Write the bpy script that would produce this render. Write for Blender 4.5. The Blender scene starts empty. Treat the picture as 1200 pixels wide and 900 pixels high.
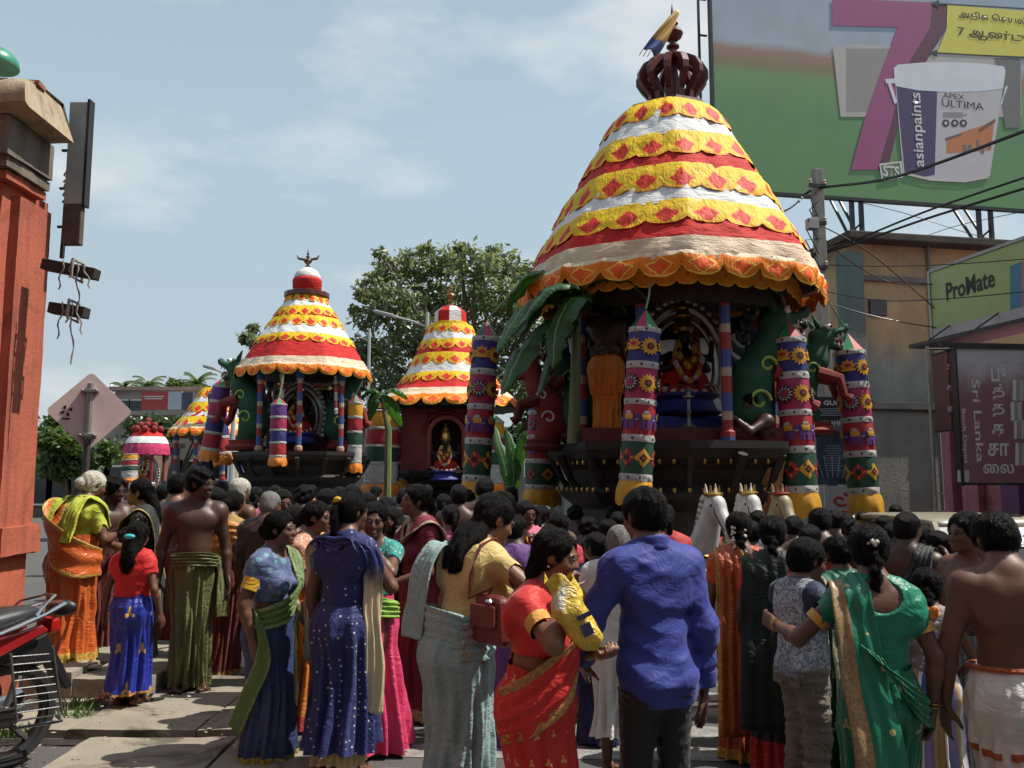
import bpy, math, random
import numpy as np
from mathutils import Vector, Matrix, noise as mnoise
R = math.radians
PI = math.pi
rnd = random.Random(7)
scene = bpy.context.scene
C = scene.collection
# ---------------------------------------------------------------- camera
CAM_Z = 1.65
F = 1000.0 / 1200.0                      # focal length in picture widths
PITCH = math.atan(0.112)
cam_d = bpy.data.cameras.new('camera')
cam_d.sensor_width = 36.0
cam_d.lens = 36.0 * F
cam_d.clip_start = 0.1
cam_d.clip_end = 5000
cam = bpy.data.objects.new('camera', cam_d)
C.objects.link(cam)
cam.location = (0, 0, CAM_Z)
cam.rotation_euler = (PI / 2 + PITCH, 0, 0)
scene.camera = cam
def at(px, py, Y):
 """the place whose picture lies at photograph pixel (px, py), Y metres ahead"""
 x = (px - 600) / 1000.0
 y = (450 - py) / 1000.0
 d = Vector((x, math.cos(PITCH) - y * math.sin(PITCH), math.sin(PITCH) + y * math.cos(PITCH)))
 d *= Y / d.y
 return Vector((d.x, d.y, d.z + CAM_Z))
# ---------------------------------------------------------------- light
SUN_EL, SUN_V = R(57), Vector((0.998, 0.05, 0)).normalized()
sun_dir = Vector((SUN_V.x * math.cos(SUN_EL), SUN_V.y * math.cos(SUN_EL), math.sin(SUN_EL)))
sd = bpy.data.lights.new('sun', 'SUN')
sd.energy = 5.0
sd.angle = R(0.5)
sd.color = (1.0, 0.95, 0.86)
sun = bpy.data.objects.new('sun', sd)
C.objects.link(sun)
sun.location = (20, -3, 30)
sun.rotation_euler = sun_dir.to_track_quat('Z', 'Y').to_euler()
w = bpy.data.worlds.new('World')
scene.world = w
w.use_nodes = True
nt = w.node_tree
nt.nodes.clear()
out = nt.nodes.new('ShaderNodeOutputWorld')
bg = nt.nodes.new('ShaderNodeBackground')
bg.inputs['Strength'].default_value = 0.093
sky = nt.nodes.new('ShaderNodeTexSky')
sky.sky_type = 'NISHITA'
sky.sun_disc = False
sky.sun_elevation = SUN_EL
sky.sun_rotation = math.atan2(SUN_V.x, SUN_V.y)
sky.air_density = 1.0
sky.dust_density = 1.6
sky.ozone_density = 1.2
tc = nt.nodes.new('ShaderNodeTexCoord')
mp = nt.nodes.new('ShaderNodeMapping')
mp.inputs['Scale'].default_value = (1.0, 1.0, 2.6)
mp.inputs['Location'].default_value = (6.4, 0.6, 0.7)
nz = nt.nodes.new('ShaderNodeTexNoise')
nz.inputs['Scale'].default_value = 3.4
nz.inputs['Detail'].default_value = 7.0
nz.inputs['Roughness'].default_value = 0.52
cr = nt.nodes.new('ShaderNodeValToRGB')
cr.color_ramp.elements[0].position = 0.52
cr.color_ramp.elements[0].color = (0, 0, 0, 1)
cr.color_ramp.elements[1].position = 0.76
cr.color_ramp.elements[1].color = (0.9, 0.9, 0.9, 1)
mxs = nt.nodes.new('ShaderNodeMix')
mxs.data_type = 'RGBA'
mxs.inputs[7].default_value = (7.6, 7.7, 7.7, 1)
lft = nt.nodes.new('ShaderNodeMix')      # thin high haze that whitens the whole sky
lft.data_type = 'RGBA'
lft.inputs[7].default_value = (4.95, 6.3, 6.9, 1)
L = nt.links.new
L(tc.outputs['Generated'], mp.inputs['Vector'])
L(mp.outputs[0], nz.inputs['Vector'])
L(nz.outputs['Fac'], cr.inputs['Fac'])
sxyz = nt.nodes.new('ShaderNodeSeparateXYZ')
mr = nt.nodes.new('ShaderNodeMapRange')
mr.inputs['From Min'].default_value = 0.0
mr.inputs['From Max'].default_value = 0.75
mr.inputs['To Min'].default_value = 0.86
mr.inputs['To Max'].default_value = 0.50
L(tc.outputs['Generated'], sxyz.inputs[0])
L(sxyz.outputs[2], mr.inputs[0])
L(mr.outputs[0], lft.inputs[0])
hzm = nt.nodes.new('ShaderNodeMix')      # the haze is greyer low down
hzm.data_type = 'RGBA'
hzm.inputs[6].default_value = (4.5, 5.1, 5.55, 1)
hzm.inputs[7].default_value = (4.95, 6.3, 6.9, 1)
mr2 = nt.nodes.new('ShaderNodeMapRange')
mr2.inputs['From Max'].default_value = 0.35
L(sxyz.outputs[2], mr2.inputs[0])
L(mr2.outputs[0], hzm.inputs[0])
L(hzm.outputs[2], lft.inputs[7])
L(sky.outputs[0], lft.inputs[6])
L(lft.outputs[2], mxs.inputs[6])
L(cr.outputs['Color'], mxs.inputs[0])
L(mxs.outputs[2], bg.inputs['Color'])
L(bg.outputs[0], out.inputs['Surface'])
vs = scene.view_settings
vs.view_transform = 'Standard'
vs.look = 'None'
vs.exposure = 0.30
vs.gamma = 1.0
vs.use_curve_mapping = False
# ---------------------------------------------------------------- objects
def link(o, parent=None):
 C.objects.link(o)
 if parent is not None:
  o.parent = parent
 return o
def tag(o, label=None, cat=None, group=None, kind=None):
 if label: o['label'] = label
 if cat: o['category'] = cat
 if group: o['group'] = group
 if kind: o['kind'] = kind
 return o
def thing(name, label, cat, loc=(0, 0, 0), rz=0.0, group=None):
 o = bpy.data.objects.new(name, None)
 o.empty_display_size = 0.1
 C.objects.link(o)
 o.location = loc
 o.rotation_euler = (0, 0, rz)
 return tag(o, label, cat, group)
def mk(name, V, Fc, mat=None, parent=None, smooth=True, uv=None):
 """numpy verts + list of index arrays (each n x k) -> one linked mesh object"""
 me = mesh_of(name, V, Fc, smooth, uv)
 if mat is not None:
  me.materials.append(mat)
 o = bpy.data.objects.new(name, me)
 return link(o, parent)
def mesh_of(name, V, Fc, smooth=True, uv=None):
 V = np.asarray(V, dtype=np.float32).reshape(-1, 3)
 if not isinstance(Fc, (list, tuple)):
  Fc = [Fc]
 Fc = [np.asarray(f, dtype=np.int32) for f in Fc if len(f)]
 me = bpy.data.meshes.new(name)
 me.vertices.add(len(V))
 me.vertices.foreach_set('co', V.ravel())
 tot = np.concatenate([np.full(len(f), f.shape[1], np.int32) for f in Fc])
 loops = np.concatenate([f.ravel() for f in Fc])
 st = np.zeros(len(tot), np.int32)
 st[1:] = np.cumsum(tot)[:-1]
 me.loops.add(len(loops))
 me.loops.foreach_set('vertex_index', loops)
 me.polygons.add(len(tot))
 me.polygons.foreach_set('loop_start', st)
 me.polygons.foreach_set('loop_total', tot)
 if smooth:
  me.polygons.foreach_set('use_smooth', np.ones(len(tot), bool))
 if uv is not None:
  l = me.uv_layers.new(name='UVMap')
  l.data.foreach_set('uv', np.asarray(uv, np.float32).ravel())
 me.update(calc_edges=True)
 me.validate()
 return me
class MB:
 """collects simple solids, then links them as one mesh object"""
 def __init__(self):
  self.v = []; self.f = {3: [], 4: []}; self.n = 0; self.ng = []
 def add(self, v, faces):
  for f in faces:
   f = [i + self.n for i in f]
   if len(f) in (3, 4): self.f[len(f)].append(f)
   else: self.ng.append(f)
  self.v.extend([(float(p[0]), float(p[1]), float(p[2])) for p in v]); self.n += len(v)
  return self
 def box(self, c, s, rot=None, taper=None):
  c = Vector(c); vs_ = []
  for z in (-1, 1):
   for y in (-1, 1):
    for x in (-1, 1):
     t = taper if (taper and z > 0) else 1
     p = Vector((x * s[0] / 2 * t, y * s[1] / 2 * t, z * s[2] / 2))
     if rot is not None: p = rot @ p
     vs_.append(c + p)
  return self.add(vs_, [(0, 2, 3, 1), (4, 5, 7, 6), (0, 1, 5, 4), (2, 6, 7, 3), (0, 4, 6, 2), (1, 3, 7, 5)])
 def tube(self, pts, r, n=8, cap=True, flat=1.0):
  pts = [Vector([float(x) for x in p]) for p in pts]
  rs = r if isinstance(r, (list, tuple)) else [r] * len(pts)
  up = None; base = self.n; vv = []; ff = []
  for i, p in enumerate(pts):
   t = (pts[min(i + 1, len(pts) - 1)] - pts[max(i - 1, 0)]).normalized()
   if up is None:
    up = Vector((0, 0, 1)) if abs(t.z) < 0.9 else Vector((0, 1, 0))
   a = t.cross(up)
   if a.length < 1e-5: a = t.orthogonal()
   a.normalize(); b = a.cross(t).normalized(); up = b
   for k in range(n):
    th = 2 * PI * k / n
    vv.append(p + a * (math.cos(th) * rs[i]) + b * (math.sin(th) * rs[i] * flat))
  for i in range(len(pts) - 1):
   for k in range(n):
    k2 = (k + 1) % n
    ff.append((i * n + k, i * n + k2, (i + 1) * n + k2, (i + 1) * n + k))
  if cap:
   ff.append(tuple(range(n))[::-1]); m = (len(pts) - 1) * n
   ff.append(tuple(range(m, m + n)))
  return self.add(vv, ff)
 def lathe(self, prof, c=(0, 0, 0), n=16, cap=True, phase=0.0, squash=1.0):
  c = Vector([float(x) for x in c]); vv = []; ff = []
  for (r, z) in prof:
   for k in range(n):
    th = 2 * PI * k / n + phase
    vv.append(c + Vector((r * math.cos(th), r * math.sin(th) * squash, z)))
  m = len(prof)
  for i in range(m - 1):
   for k in range(n):
    k2 = (k + 1) % n
    ff.append((i * n + k, i * n + k2, (i + 1) * n + k2, (i + 1) * n + k))
  if cap:
   ff.append(tuple(range(n))[::-1]); ff.append(tuple(range((m - 1) * n, m * n)))
  return self.add(vv, ff)
 def prism(self, poly, d0, d1, M=None):
  """polygon in local x,z extruded along y from d0 to d1"""
  n = len(poly)
  vv = [Vector((p[0], d, p[1])) for d in (d0, d1) for p in poly]
  if M is not None: vv = [M @ p for p in vv]
  ff = [tuple(range(n)), tuple(range(n, 2 * n))[::-1]]
  for k in range(n):
   k2 = (k + 1) % n
   ff.append((k, k + n, k2 + n, k2))
  return self.add(vv, ff)
 def ball(self, c, r, n=8, m=6):
  r = tuple(r) if hasattr(r, '__len__') else (r, r, r)
  vv = []; ff = []
  for i in range(m + 1):
   ph = PI * i / m
   for k in range(n):
    th = 2 * PI * k / n
    vv.append((c[0] + r[0] * math.sin(ph) * math.cos(th), c[1] + r[1] * math.sin(ph) * math.sin(th), c[2] + r[2] * math.cos(ph)))
  for i in range(m):
   for k in range(n):
    k2 = (k + 1) % n
    ff.append((i * n + k, (i + 1) * n + k, (i + 1) * n + k2, i * n + k2))
  return self.add(vv, ff)
 def build(self, name, mat=None, parent=None, smooth=False, bevel=0.0, tf=None):
  me = bpy.data.meshes.new(name)
  V = [tf @ Vector(p) for p in self.v] if tf is not None else self.v
  me.from_pydata(V, [], self.f[3] + self.f[4] + self.ng)
  me.update()
  if smooth:
   for p in me.polygons: p.use_smooth = len(p.vertices) <= 4
   me.set_sharp_from_angle(angle=.62)
  if mat is not None: me.materials.append(mat)
  o = bpy.data.objects.new(name, me)
  link(o, parent)
  if bevel > 0:
   b = o.modifiers.new('bevel', 'BEVEL'); b.width = bevel; b.segments = 2; b.limit_method = 'ANGLE'
  return o
def grid(name, P, mat=None, parent=None, closed=False, u=None, v=None, smooth=True, thick=0.0):
 """P: (nv, nu, 3) array of points -> sheet; closed wraps round u"""
 nv, nu = P.shape[:2]
 idx = np.arange(nv * nu).reshape(nv, nu)
 if closed:
  a = idx; b = np.roll(idx, -1, axis=1)
  u = np.linspace(0, 1, nu + 1) if u is None else u
  ua, ub = u[:-1], u[1:]
 else:
  a = idx[:, :-1]; b = idx[:, 1:]
  u = np.linspace(0, 1, nu) if u is None else u
  ua, ub = u[:-1], u[1:]
 v = np.linspace(0, 1, nv) if v is None else v
 f = np.stack([a[:-1], b[:-1], b[1:], a[1:]], -1).reshape(-1, 4)
 UA, VA = np.meshgrid(ua, v[:-1]); UB, VB = np.meshgrid(ub, v[:-1])
 _, VC = np.meshgrid(ub, v[1:])
 uv = np.stack([np.stack([UA, VA], -1), np.stack([UB, VB], -1), np.stack([UB, VC], -1), np.stack([UA, VC], -1)], -2).reshape(-1, 2)
 o = mk(name, P.reshape(-1, 3), f, mat, parent, smooth, uv)
 if thick:
  s = o.modifiers.new('thickness', 'SOLIDIFY'); s.thickness = thick; s.offset = 0
 return o
def copy_tree(o, parent=None):
 c = o.copy(); C.objects.link(c); c.parent = parent
 for ch in list(o.children): copy_tree(ch, c)
 return c
# ---------------------------------------------------------------- materials
def new_mat(name):
 m = bpy.data.materials.new(name); m.use_nodes = True
 n = m.node_tree
 return m, n, n.nodes['Principled BSDF']
class NB:
 """tiny node helper"""
 def __init__(self, n): self.n = n
 def node(self, t, **kw):
  x = self.n.nodes.new(t)
  for k, v in kw.items(): setattr(x, k, v)
  return x
 def link(self, a, b): self.n.links.new(a, b)
 def math(self, op, a, b=None, c=None, clamp=False):
  x = self.node('ShaderNodeMath', operation=op); x.use_clamp = clamp
  for i, q in enumerate((a, b, c)):
   if q is None: continue
   if isinstance(q, (int, float)): x.inputs[i].default_value = q
   else: self.link(q, x.inputs[i])
  return x.outputs[0]
 def mix(self, f, a, b):
  x = self.node('ShaderNodeMix', data_type='RGBA')
  for i, q in ((0, f), (6, a), (7, b)):
   if isinstance(q, (int, float)): x.inputs[i].default_value = q
   elif isinstance(q, tuple): x.inputs[i].default_value = (*q[:3], 1)
   else: self.link(q, x.inputs[i])
  return x.outputs[2]
 def noise(self, vec, scale, detail=4, rough=0.55, dist=0.0):
  x = self.node('ShaderNodeTexNoise')
  x.inputs['Scale'].default_value = scale; x.inputs['Detail'].default_value = detail
  x.inputs['Roughness'].default_value = rough; x.inputs['Distortion'].default_value = dist
  if vec is not None: self.link(vec, x.inputs['Vector'])
  return x.outputs['Fac']
 def scalev(self, vec, s):
  x = self.node('ShaderNodeMapping'); x.inputs['Scale'].default_value = s
  self.link(vec, x.inputs['Vector']); return x.outputs[0]
 def ramp(self, f, a, b):
  x = self.node('ShaderNodeMapRange'); x.inputs['From Min'].default_value = a; x.inputs['From Max'].default_value = b
  self.link(f, x.inputs['Value']); return x.outputs[0]
 def coord(self, k): return self.node('ShaderNodeTexCoord').outputs[k]
 def bump(self, h, dist, strength, bsdf):
  b = self.node('ShaderNodeBump'); b.inputs['Distance'].default_value = dist; b.inputs['Strength'].default_value = strength
  self.link(h, b.inputs['Height']); self.link(b.outputs[0], bsdf.inputs['Normal'])
MATS = {}
def mat(name, col, rough=0.7, var=0.25, scale=6.0, bump=0.0, bscale=None, metal=0.0, spec=0.5, col2=None, sheen=0.0, stretch=(1, 1, 1), trans=0.0, coat=0.0):
 """a plain surface with uneven colour and a fine relief"""
 if name in MATS: return MATS[name]
 m, n, b = new_mat(name); q = NB(n)
 oc = q.scalev(q.coord('Object'), stretch)
 f = q.noise(oc, scale, 5, 0.6)
 f2 = q.ramp(f, 0.3, 0.7)
 c2 = col2 or tuple(c * (1 - var) for c in col)
 q.link(q.mix(f2, col, c2), b.inputs['Base Color'])
 b.inputs['Roughness'].default_value = rough
 b.inputs['Metallic'].default_value = metal
 b.inputs['Specular IOR Level'].default_value = spec
 b.inputs['Sheen Weight'].default_value = sheen
 b.inputs['Transmission Weight'].default_value = trans
 b.inputs['Coat Weight'].default_value = coat
 if bump:
  q.bump(q.noise(oc, bscale or scale * 5, 4, 0.6), 0.01, bump, b)
 MATS[name] = m
 return m
def put(name, label, cat, mesh_obj, group=None):
 return tag(mesh_obj, label, cat, group)
# ================================================================ figures
def nrm(v):
 v = np.asarray(v, float); return v / (np.linalg.norm(v) + 1e-9)
def rotx(t): c, s = math.cos(t), math.sin(t); return np.array([[1, 0, 0], [0, c, -s], [0, s, c]])
def roty(t): c, s = math.cos(t), math.sin(t); return np.array([[c, 0, s], [0, 1, 0], [-s, 0, c]])
def rotz(t): c, s = math.cos(t), math.sin(t); return np.array([[c, -s, 0], [s, c, 0], [0, 0, 1]])
class Field:
 """a smooth union of cones and ellipsoids"""
 def __init__(self): self.p = []
 def cone(self, a, b, ra, rb, k=0.02, sub=False):
  a = np.asarray(a, float); b = np.asarray(b, float); r = max(ra, rb)
  lo = np.minimum(a, b) - r; hi = np.maximum(a, b) + r
  self.p.append(('c', a, b, ra, rb, k, sub, lo, hi)); return self
 def ell(self, c, r, M=None, k=0.02, sub=False):
  c = np.asarray(c, float); r = np.asarray(r, float) * np.ones(3); m = r.max()
  ext = np.full(3, m) if M is not None else r
  self.p.append(('e', c, r, M, None, k, sub, c - ext, c + ext)); return self
 def one(self, q, P):
  if q[0] == 'c':
   _, a, b, ra, rb = q[:5]
   ab = (b - a).astype(np.float32); L2 = float(ab @ ab) + 1e-9
   pa = P - a.astype(np.float32)
   t = np.clip((pa @ ab) / L2, 0, 1)
   d = pa - t[..., None] * ab
   return np.sqrt((d * d).sum(-1)) - (ra + (rb - ra) * t)
  _, c, r, M, _ = q[:5]
  d = P - c.astype(np.float32)
  if M is not None: d = d @ np.asarray(M, np.float32)
  r = r.astype(np.float32)
  k0 = np.sqrt(((d / r) ** 2).sum(-1)) + 1e-6; k1 = np.sqrt(((d / (r * r)) ** 2).sum(-1)) + 1e-6
  return k0 * (k0 - 1) / k1
 def comb(self, D, d, k, sub):
  if sub:
   h = np.maximum(k - np.abs(-D - d), 0) / k
   return -(np.minimum(-D, d) - h * h * k / 4)
  h = np.maximum(k - np.abs(D - d), 0) / k
  return np.minimum(D, d) - h * h * k / 4
 def eval(self, P):
  P = np.asarray(P, np.float32)
  D = np.full(P.shape[:-1], 0.5, np.float32)
  for q in self.p:
   D = self.comb(D, self.one(q, P), q[5], q[6])
  return D
 def grid(self, h, pad=0.03):
  lo = np.min([q[7] for q in self.p if not q[6]], 0) - pad
  hi = np.max([q[8] for q in self.p if not q[6]], 0) + pad
  n = np.ceil((hi - lo) / h).astype(int) + 1
  D = np.full(tuple(n), 0.06, np.float32)
  ax = [(lo[i] + h * np.arange(n[i])).astype(np.float32) for i in range(3)]
  for q in self.p:
   m = q[5] + 0.03
   i0 = np.clip(((q[7] - m - lo) / h).astype(int), 0, n); i1 = np.clip(((q[8] + m - lo) / h).astype(int) + 2, 0, n)
   if (i1 <= i0).any(): continue
   s = tuple(slice(i0[i], i1[i]) for i in range(3))
   X = np.stack(np.meshgrid(ax[0][s[0]], ax[1][s[1]], ax[2][s[2]], indexing='ij'), -1)
   D[s] = self.comb(D[s], self.one(q, X), q[5], q[6])
  return D, lo, ax
def surf(D, lo, h):
 """surface nets: quads on the zero level"""
 S = D < 0
 n = np.array(D.shape)
 cnt = np.zeros(tuple(n - 1), np.int8)
 offs = [(i, j, k) for i in (0, 1) for j in (0, 1) for k in (0, 1)]
 sl = lambda o: tuple(slice(o[i], n[i] - 1 + o[i]) for i in range(3))
 for o in offs: cnt += S[sl(o)]
 act = (cnt > 0) & (cnt < 8)
 I = np.argwhere(act)
 if len(I) == 0: return np.zeros((0, 3)), np.zeros((0, 4), int)
 vals = {o: D[I[:, 0] + o[0], I[:, 1] + o[1], I[:, 2] + o[2]] for o in offs}
 acc = np.zeros((len(I), 3)); num = np.zeros(len(I))
 for a in offs:
  for ax in range(3):
   if a[ax]: continue
   b = list(a); b[ax] = 1; b = tuple(b)
   da, db = vals[a], vals[b]
   m = (da < 0) != (db < 0)
   t = da[m] / (da[m] - db[m])
   p = np.tile(np.array(a, float), (m.sum(), 1)); p[:, ax] += t
   acc[m] += p; num[m] += 1
 V = lo + h * (I + acc / num[:, None])
 idx = np.full(tuple(n - 1), -1, np.int32)
 idx[act] = np.arange(len(I))
 Q = []
 for ax in range(3):
  b, c = (ax + 1) % 3, (ax + 2) % 3
  s0 = [slice(None)] * 3; s1 = [slice(None)] * 3
  s0[ax] = slice(0, n[ax] - 1); s1[ax] = slice(1, n[ax])
  A, B = S[tuple(s0)], S[tuple(s1)]
  E = np.argwhere(A != B)
  ok = (E[:, b] > 0) & (E[:, c] > 0) & (E[:, b] < n[b] - 1) & (E[:, c] < n[c] - 1)
  E = E[ok]
  fl = A[tuple(E.T)]
  q = []
  for db, dc in ((1, 1), (0, 1), (0, 0), (1, 0)):
   e = E.copy(); e[:, b] -= db; e[:, c] -= dc
   q.append(idx[tuple(e.T)])
  q = np.stack(q, -1)
  q[~fl] = q[~fl][:, ::-1]
  Q.append(q)
 Q = np.concatenate(Q); Q = Q[(Q >= 0).all(1)]
 return V, Q
SWAY = np.random.RandomState(3)
class Fig:
 """a posed figure: joints, body field, and the fields its clothes start from.
 Local frame: facing -Y, left hand at +X, feet at z 0."""
 def __init__(s, H=1.6, w=1.0, sex='f', lean=0, side=0, head=(0, 0), armL=None, armR=None, feet=((.05, 0), (-.05, 0)), hs=1.0,
     belly=0.0, handL='relax', handR='relax', palmL=None, palmR=None, elbL=None, elbR=None, seat=False):
  s.H, s.w, s.sex = H, w, sex
  f = s.f = Field()
  k = .028 * H
  s.pel = np.array([0, 0, .525]) * H
  T = rotx(R(lean)) @ roty(R(side))
  s.T = T
  up = lambda x, y, z: s.pel + T @ (np.array([x * H, y * H, (z - .525) * H]))
  s.up = up
  fem = sex == 'f'
  cw = (.083 if fem else .093) * w; sh = (.090 if fem else .101) * (w * .5 + .5)
  s.torso = []
  def te(c, r, kk=.03):
   q = ('e', up(*c), np.array(r) * H, T if True else None, None, kk * H, False)
   m = max(r) * H
   q = q + (q[1] - m, q[1] + m); f.p.append(q); s.torso.append(q)
  te((0, .002, .735), (cw, .066 * w, .105))
  te((0, .008, .79), (cw * 1.02, .05 * w, .055))
  te((0, -.004 - belly * .4, .625), (.079 * w + belly * .3, .062 * w + belly, .09))
  te((0, .003, .545), (.094 * w * (1.06 if fem else .97), .07 * w, .075))
  for sx in (-1, 1):
   te((.043 * sx * w, .035, .515), (.05 * w, .052 * w, .058))
   if fem:
    te((.043 * sx * w, -.055 * w, .715), (.042 * w, .036 * w, .043), .015)
   else:
    te((.046 * sx * w, -.036 * w, .762), (.05 * w, .026 * w, .038), .03)
   te((.055 * sx * w, .045 * w, .76), (.045 * w, .02 * w, .065), .02)     # shoulder blades
  nb = up(0, .008, .825); s.neck = nb
  HH = .132 * H * hs; s.HH = HH
  yaw, pit = head[0], head[1]
  roll = head[2] if len(head) > 2 else 0
  s.HM = T @ rotz(R(yaw)) @ rotx(R(pit)) @ roty(R(roll)); HM = s.HM
  if lean: s.HM = HM = rotz(R(yaw)) @ rotx(R(lean * .4 + pit)) @ roty(R(roll))
  nt_ = up(0, -.008, .878)
  s.hc = nt_ + HM @ np.array([0, -.09, .42]) * HH
  hd = lambda x, y, z: s.hc + HM @ (np.array([x, y, z]) * HH)
  s.hd = hd
  f.cone(nb - T @ np.array([0, 0, .02 * H]), hd(0, .06, -.22), (.040 if fem else .045) * H * (w * .4 + .6), (.033 if fem else .038) * H, .02 * H)
  for sx in (-1, 1):
   q = Field().cone(up(.02 * sx, .012, .843), up(sh * sx, .006, .806), .026 * H, .028 * H, .035 * H).p[0]
   f.p.append(q); s.torso.append(q)
  # head
  def he(c, r, kk=.08, sub=False): f.ell(hd(*c), np.array(r) * HH, HM, kk * HH, sub)
  he((0, .05, .12), (.345, .43, .385), .1)
  he((0, -.13, -.12), (.28, .315, .36), .12)
  he((0, -.17, -.30), (.21, .24, .17), .12)
  he((0, -.40, -.40), (.09, .07, .07), .12)
  for sx in (-1, 1):
   he((.135 * sx, -.475, .015), (.085, .06, .055), .09, True)
   he((.16 * sx, -.30, -.12), (.12, .11, .11), .1)
   he((.13 * sx, -.395, .085), (.12, .05, .03), .06)
   he((.345 * sx, .03, -.03), (.035, .085, .13), .03)
   he((.045 * sx, -.455, -.14), (.04, .045, .035), .05)
  f.cone(hd(0, -.42, .03), hd(0, -.50, -.125), .035 * HH, .05 * HH, .05 * HH)
  he((0, -.435, -.245), (.105, .05, .028), .03)
  he((0, -.425, -.295), (.09, .05, .032), .03)
  # arms
  s.arm = {}
  for nm, sx, tgt, hand, palm, elb in (('L', 1, armL, handL, palmL, elbL), ('R', -1, armR, handR, palmR, elbR)):
   S = up(sh * sx, .006, .803)
   l1, l2 = .172 * H, .148 * H
   if tgt is None: tgt = (sh * sx * 1.25 + .03 * sx * w, -.035, .475)
   tg = np.array(tgt) * H
   d = tg - S; D_ = np.linalg.norm(d)
   if D_ > (l1 + l2) * .985: d = d / D_ * (l1 + l2) * .985; D_ = np.linalg.norm(d); tg = S + d
   a = (l1 * l1 - l2 * l2 + D_ * D_) / (2 * D_); hh = math.sqrt(max(l1 * l1 - a * a, 0))
   e0 = np.array(elb if elb is not None else (.45 * sx, .6, -.7)); u = d / D_
   e0 = nrm(e0 - u * (e0 @ u))
   E = S + u * a + e0 * hh
   s.arm[nm] = (S, E, tg)
   aw = (.88 if fem else 1.0) * (w * .65 + .35)
   if not fem: f.ell(S + np.array([.004 * sx, 0, -.008]) * H, .040 * H * aw, None, k)
   f.cone(S, E, .034 * H * aw, .025 * H * aw, k)
   mid = E * .72 + tg * .28
   f.cone(E, mid, .0245 * H * aw, .0245 * H * aw, .015 * H)
   f.cone(mid, tg, .0245 * H * aw, .0155 * H * aw, .015 * H)
   # hand
   fw = nrm(tg - E)
   pn = np.array(palm if palm is not None else (-sx, -.25, 0)); pn = nrm(pn - fw * (pn @ fw))
   sd_ = np.cross(pn, fw)                       # across the palm
   if nm == 'L': sd_ = -sd_
   # thumb side = sd_ (towards -Y when hanging)
   Mh = np.stack([sd_, pn, fw], 1)
   pc = tg + fw * .030 * H
   f.ell(pc, np.array([.0255, .0105, .034]) * H, Mh, .012 * H)
   cl = {'relax': .42, 'grip': 1.25, 'flat': .12, 'point': .3}[hand]
   for i, (ox, ln) in enumerate(((.0185, .040), (.0065, .044), (-.0055, .041), (-.0165, .033))):
    c1 = cl * (.75 + .14 * i)
    base = tg + (fw * .056 + sd_ * ox) * H
    if hand == 'point' and i: c1 = 1.2
    d1 = fw * math.cos(c1 * .6) + pn * math.sin(c1 * .6) + sd_ * (ox * 4)
    d2 = fw * math.cos(c1 * 1.5) + pn * math.sin(c1 * 1.5)
    p1 = base + d1 * ln * .55 * H; p2 = p1 + d2 * ln * .5 * H
    f.cone(base - fw * .012 * H, p1, .0066 * H, .0058 * H, .006 * H)
    f.cone(p1, p2, .0058 * H, .0048 * H, .004 * H)
   tb = tg + (fw * .018 + sd_ * .019 + pn * .004) * H
   td = nrm(fw * .75 + sd_ * .6 + pn * (.35 + cl * .4)); t1 = tb + td * .026 * H
   f.cone(tb, t1, .0085 * H, .0068 * H, .01 * H)
   f.cone(t1, t1 + nrm(td + fw * .5 + pn * cl * .3) * .022 * H, .0068 * H, .0052 * H, .004 * H)
   s.arm[nm] = (S, E, tg, fw, pn, sd_)
  # legs
  s.leg = {}
  for nm, sx, ft in (('L', 1, feet[0]), ('R', -1, feet[1])):
   Hp = s.pel + np.array([.05 * sx * w, 0, -.01]) * H
   A = np.array([ft[0], ft[1] + .012, .042 + (ft[2] if len(ft) > 2 else 0)]) * H
   l1, l2 = .238 * H, .236 * H
   d = A - Hp; D_ = min(np.linalg.norm(d), (l1 + l2) * .995); u = nrm(d)
   a = (l1 * l1 - l2 * l2 + D_ * D_) / (2 * D_); hh = math.sqrt(max(l1 * l1 - a * a, 0))
   e0 = np.array([0, -1., 0]); e0 = nrm(e0 - u * (e0 @ u))
   K = Hp + u * a + e0 * hh
   s.leg[nm] = (Hp, K, A)
   lw = w * .7 + .3
   f.cone(Hp, K, .052 * H * lw, .033 * H * lw, k)
   cm = K * .68 + A * .32 + np.array([0, .012, 0]) * H
   f.cone(K, cm, .031 * H * lw, .033 * H * lw, .02 * H); f.cone(cm, A, .032 * H * lw, .018 * H * lw, .02 * H)
   toe = np.array([.012 * sx, -.095, -.028]) * H
   f.cone(A + np.array([0, .022, -.022]) * H, A + np.array([.004 * sx, -.05, -.018]) * H, .019 * H, .02 * H, .015 * H)
   f.cone(A + np.array([.004 * sx, -.05, -.020]) * H, A + toe, .022 * H, .013 * H, .012 * H)
   for i in range(5):
    x = (-.024 + .0115 * i) * sx
    f.cone(A + np.array([x + .010 * sx, -.088 + abs(i - .8) * .004, -.031]) * H, A + np.array([x * 1.1 + .013 * sx, -.118 + i * .006, -.034]) * H,
      (.0085 if i == 0 else .0062) * H, (.008 if i == 0 else .0055) * H, .005 * H)
 # ---- meshes
 def body(s, vox, mat_, parent, name='body'):
  D, lo, ax = s.f.grid(vox)
  V, Q = surf(D, lo, vox)
  return mk(name, V, Q, mat_, parent)
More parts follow.
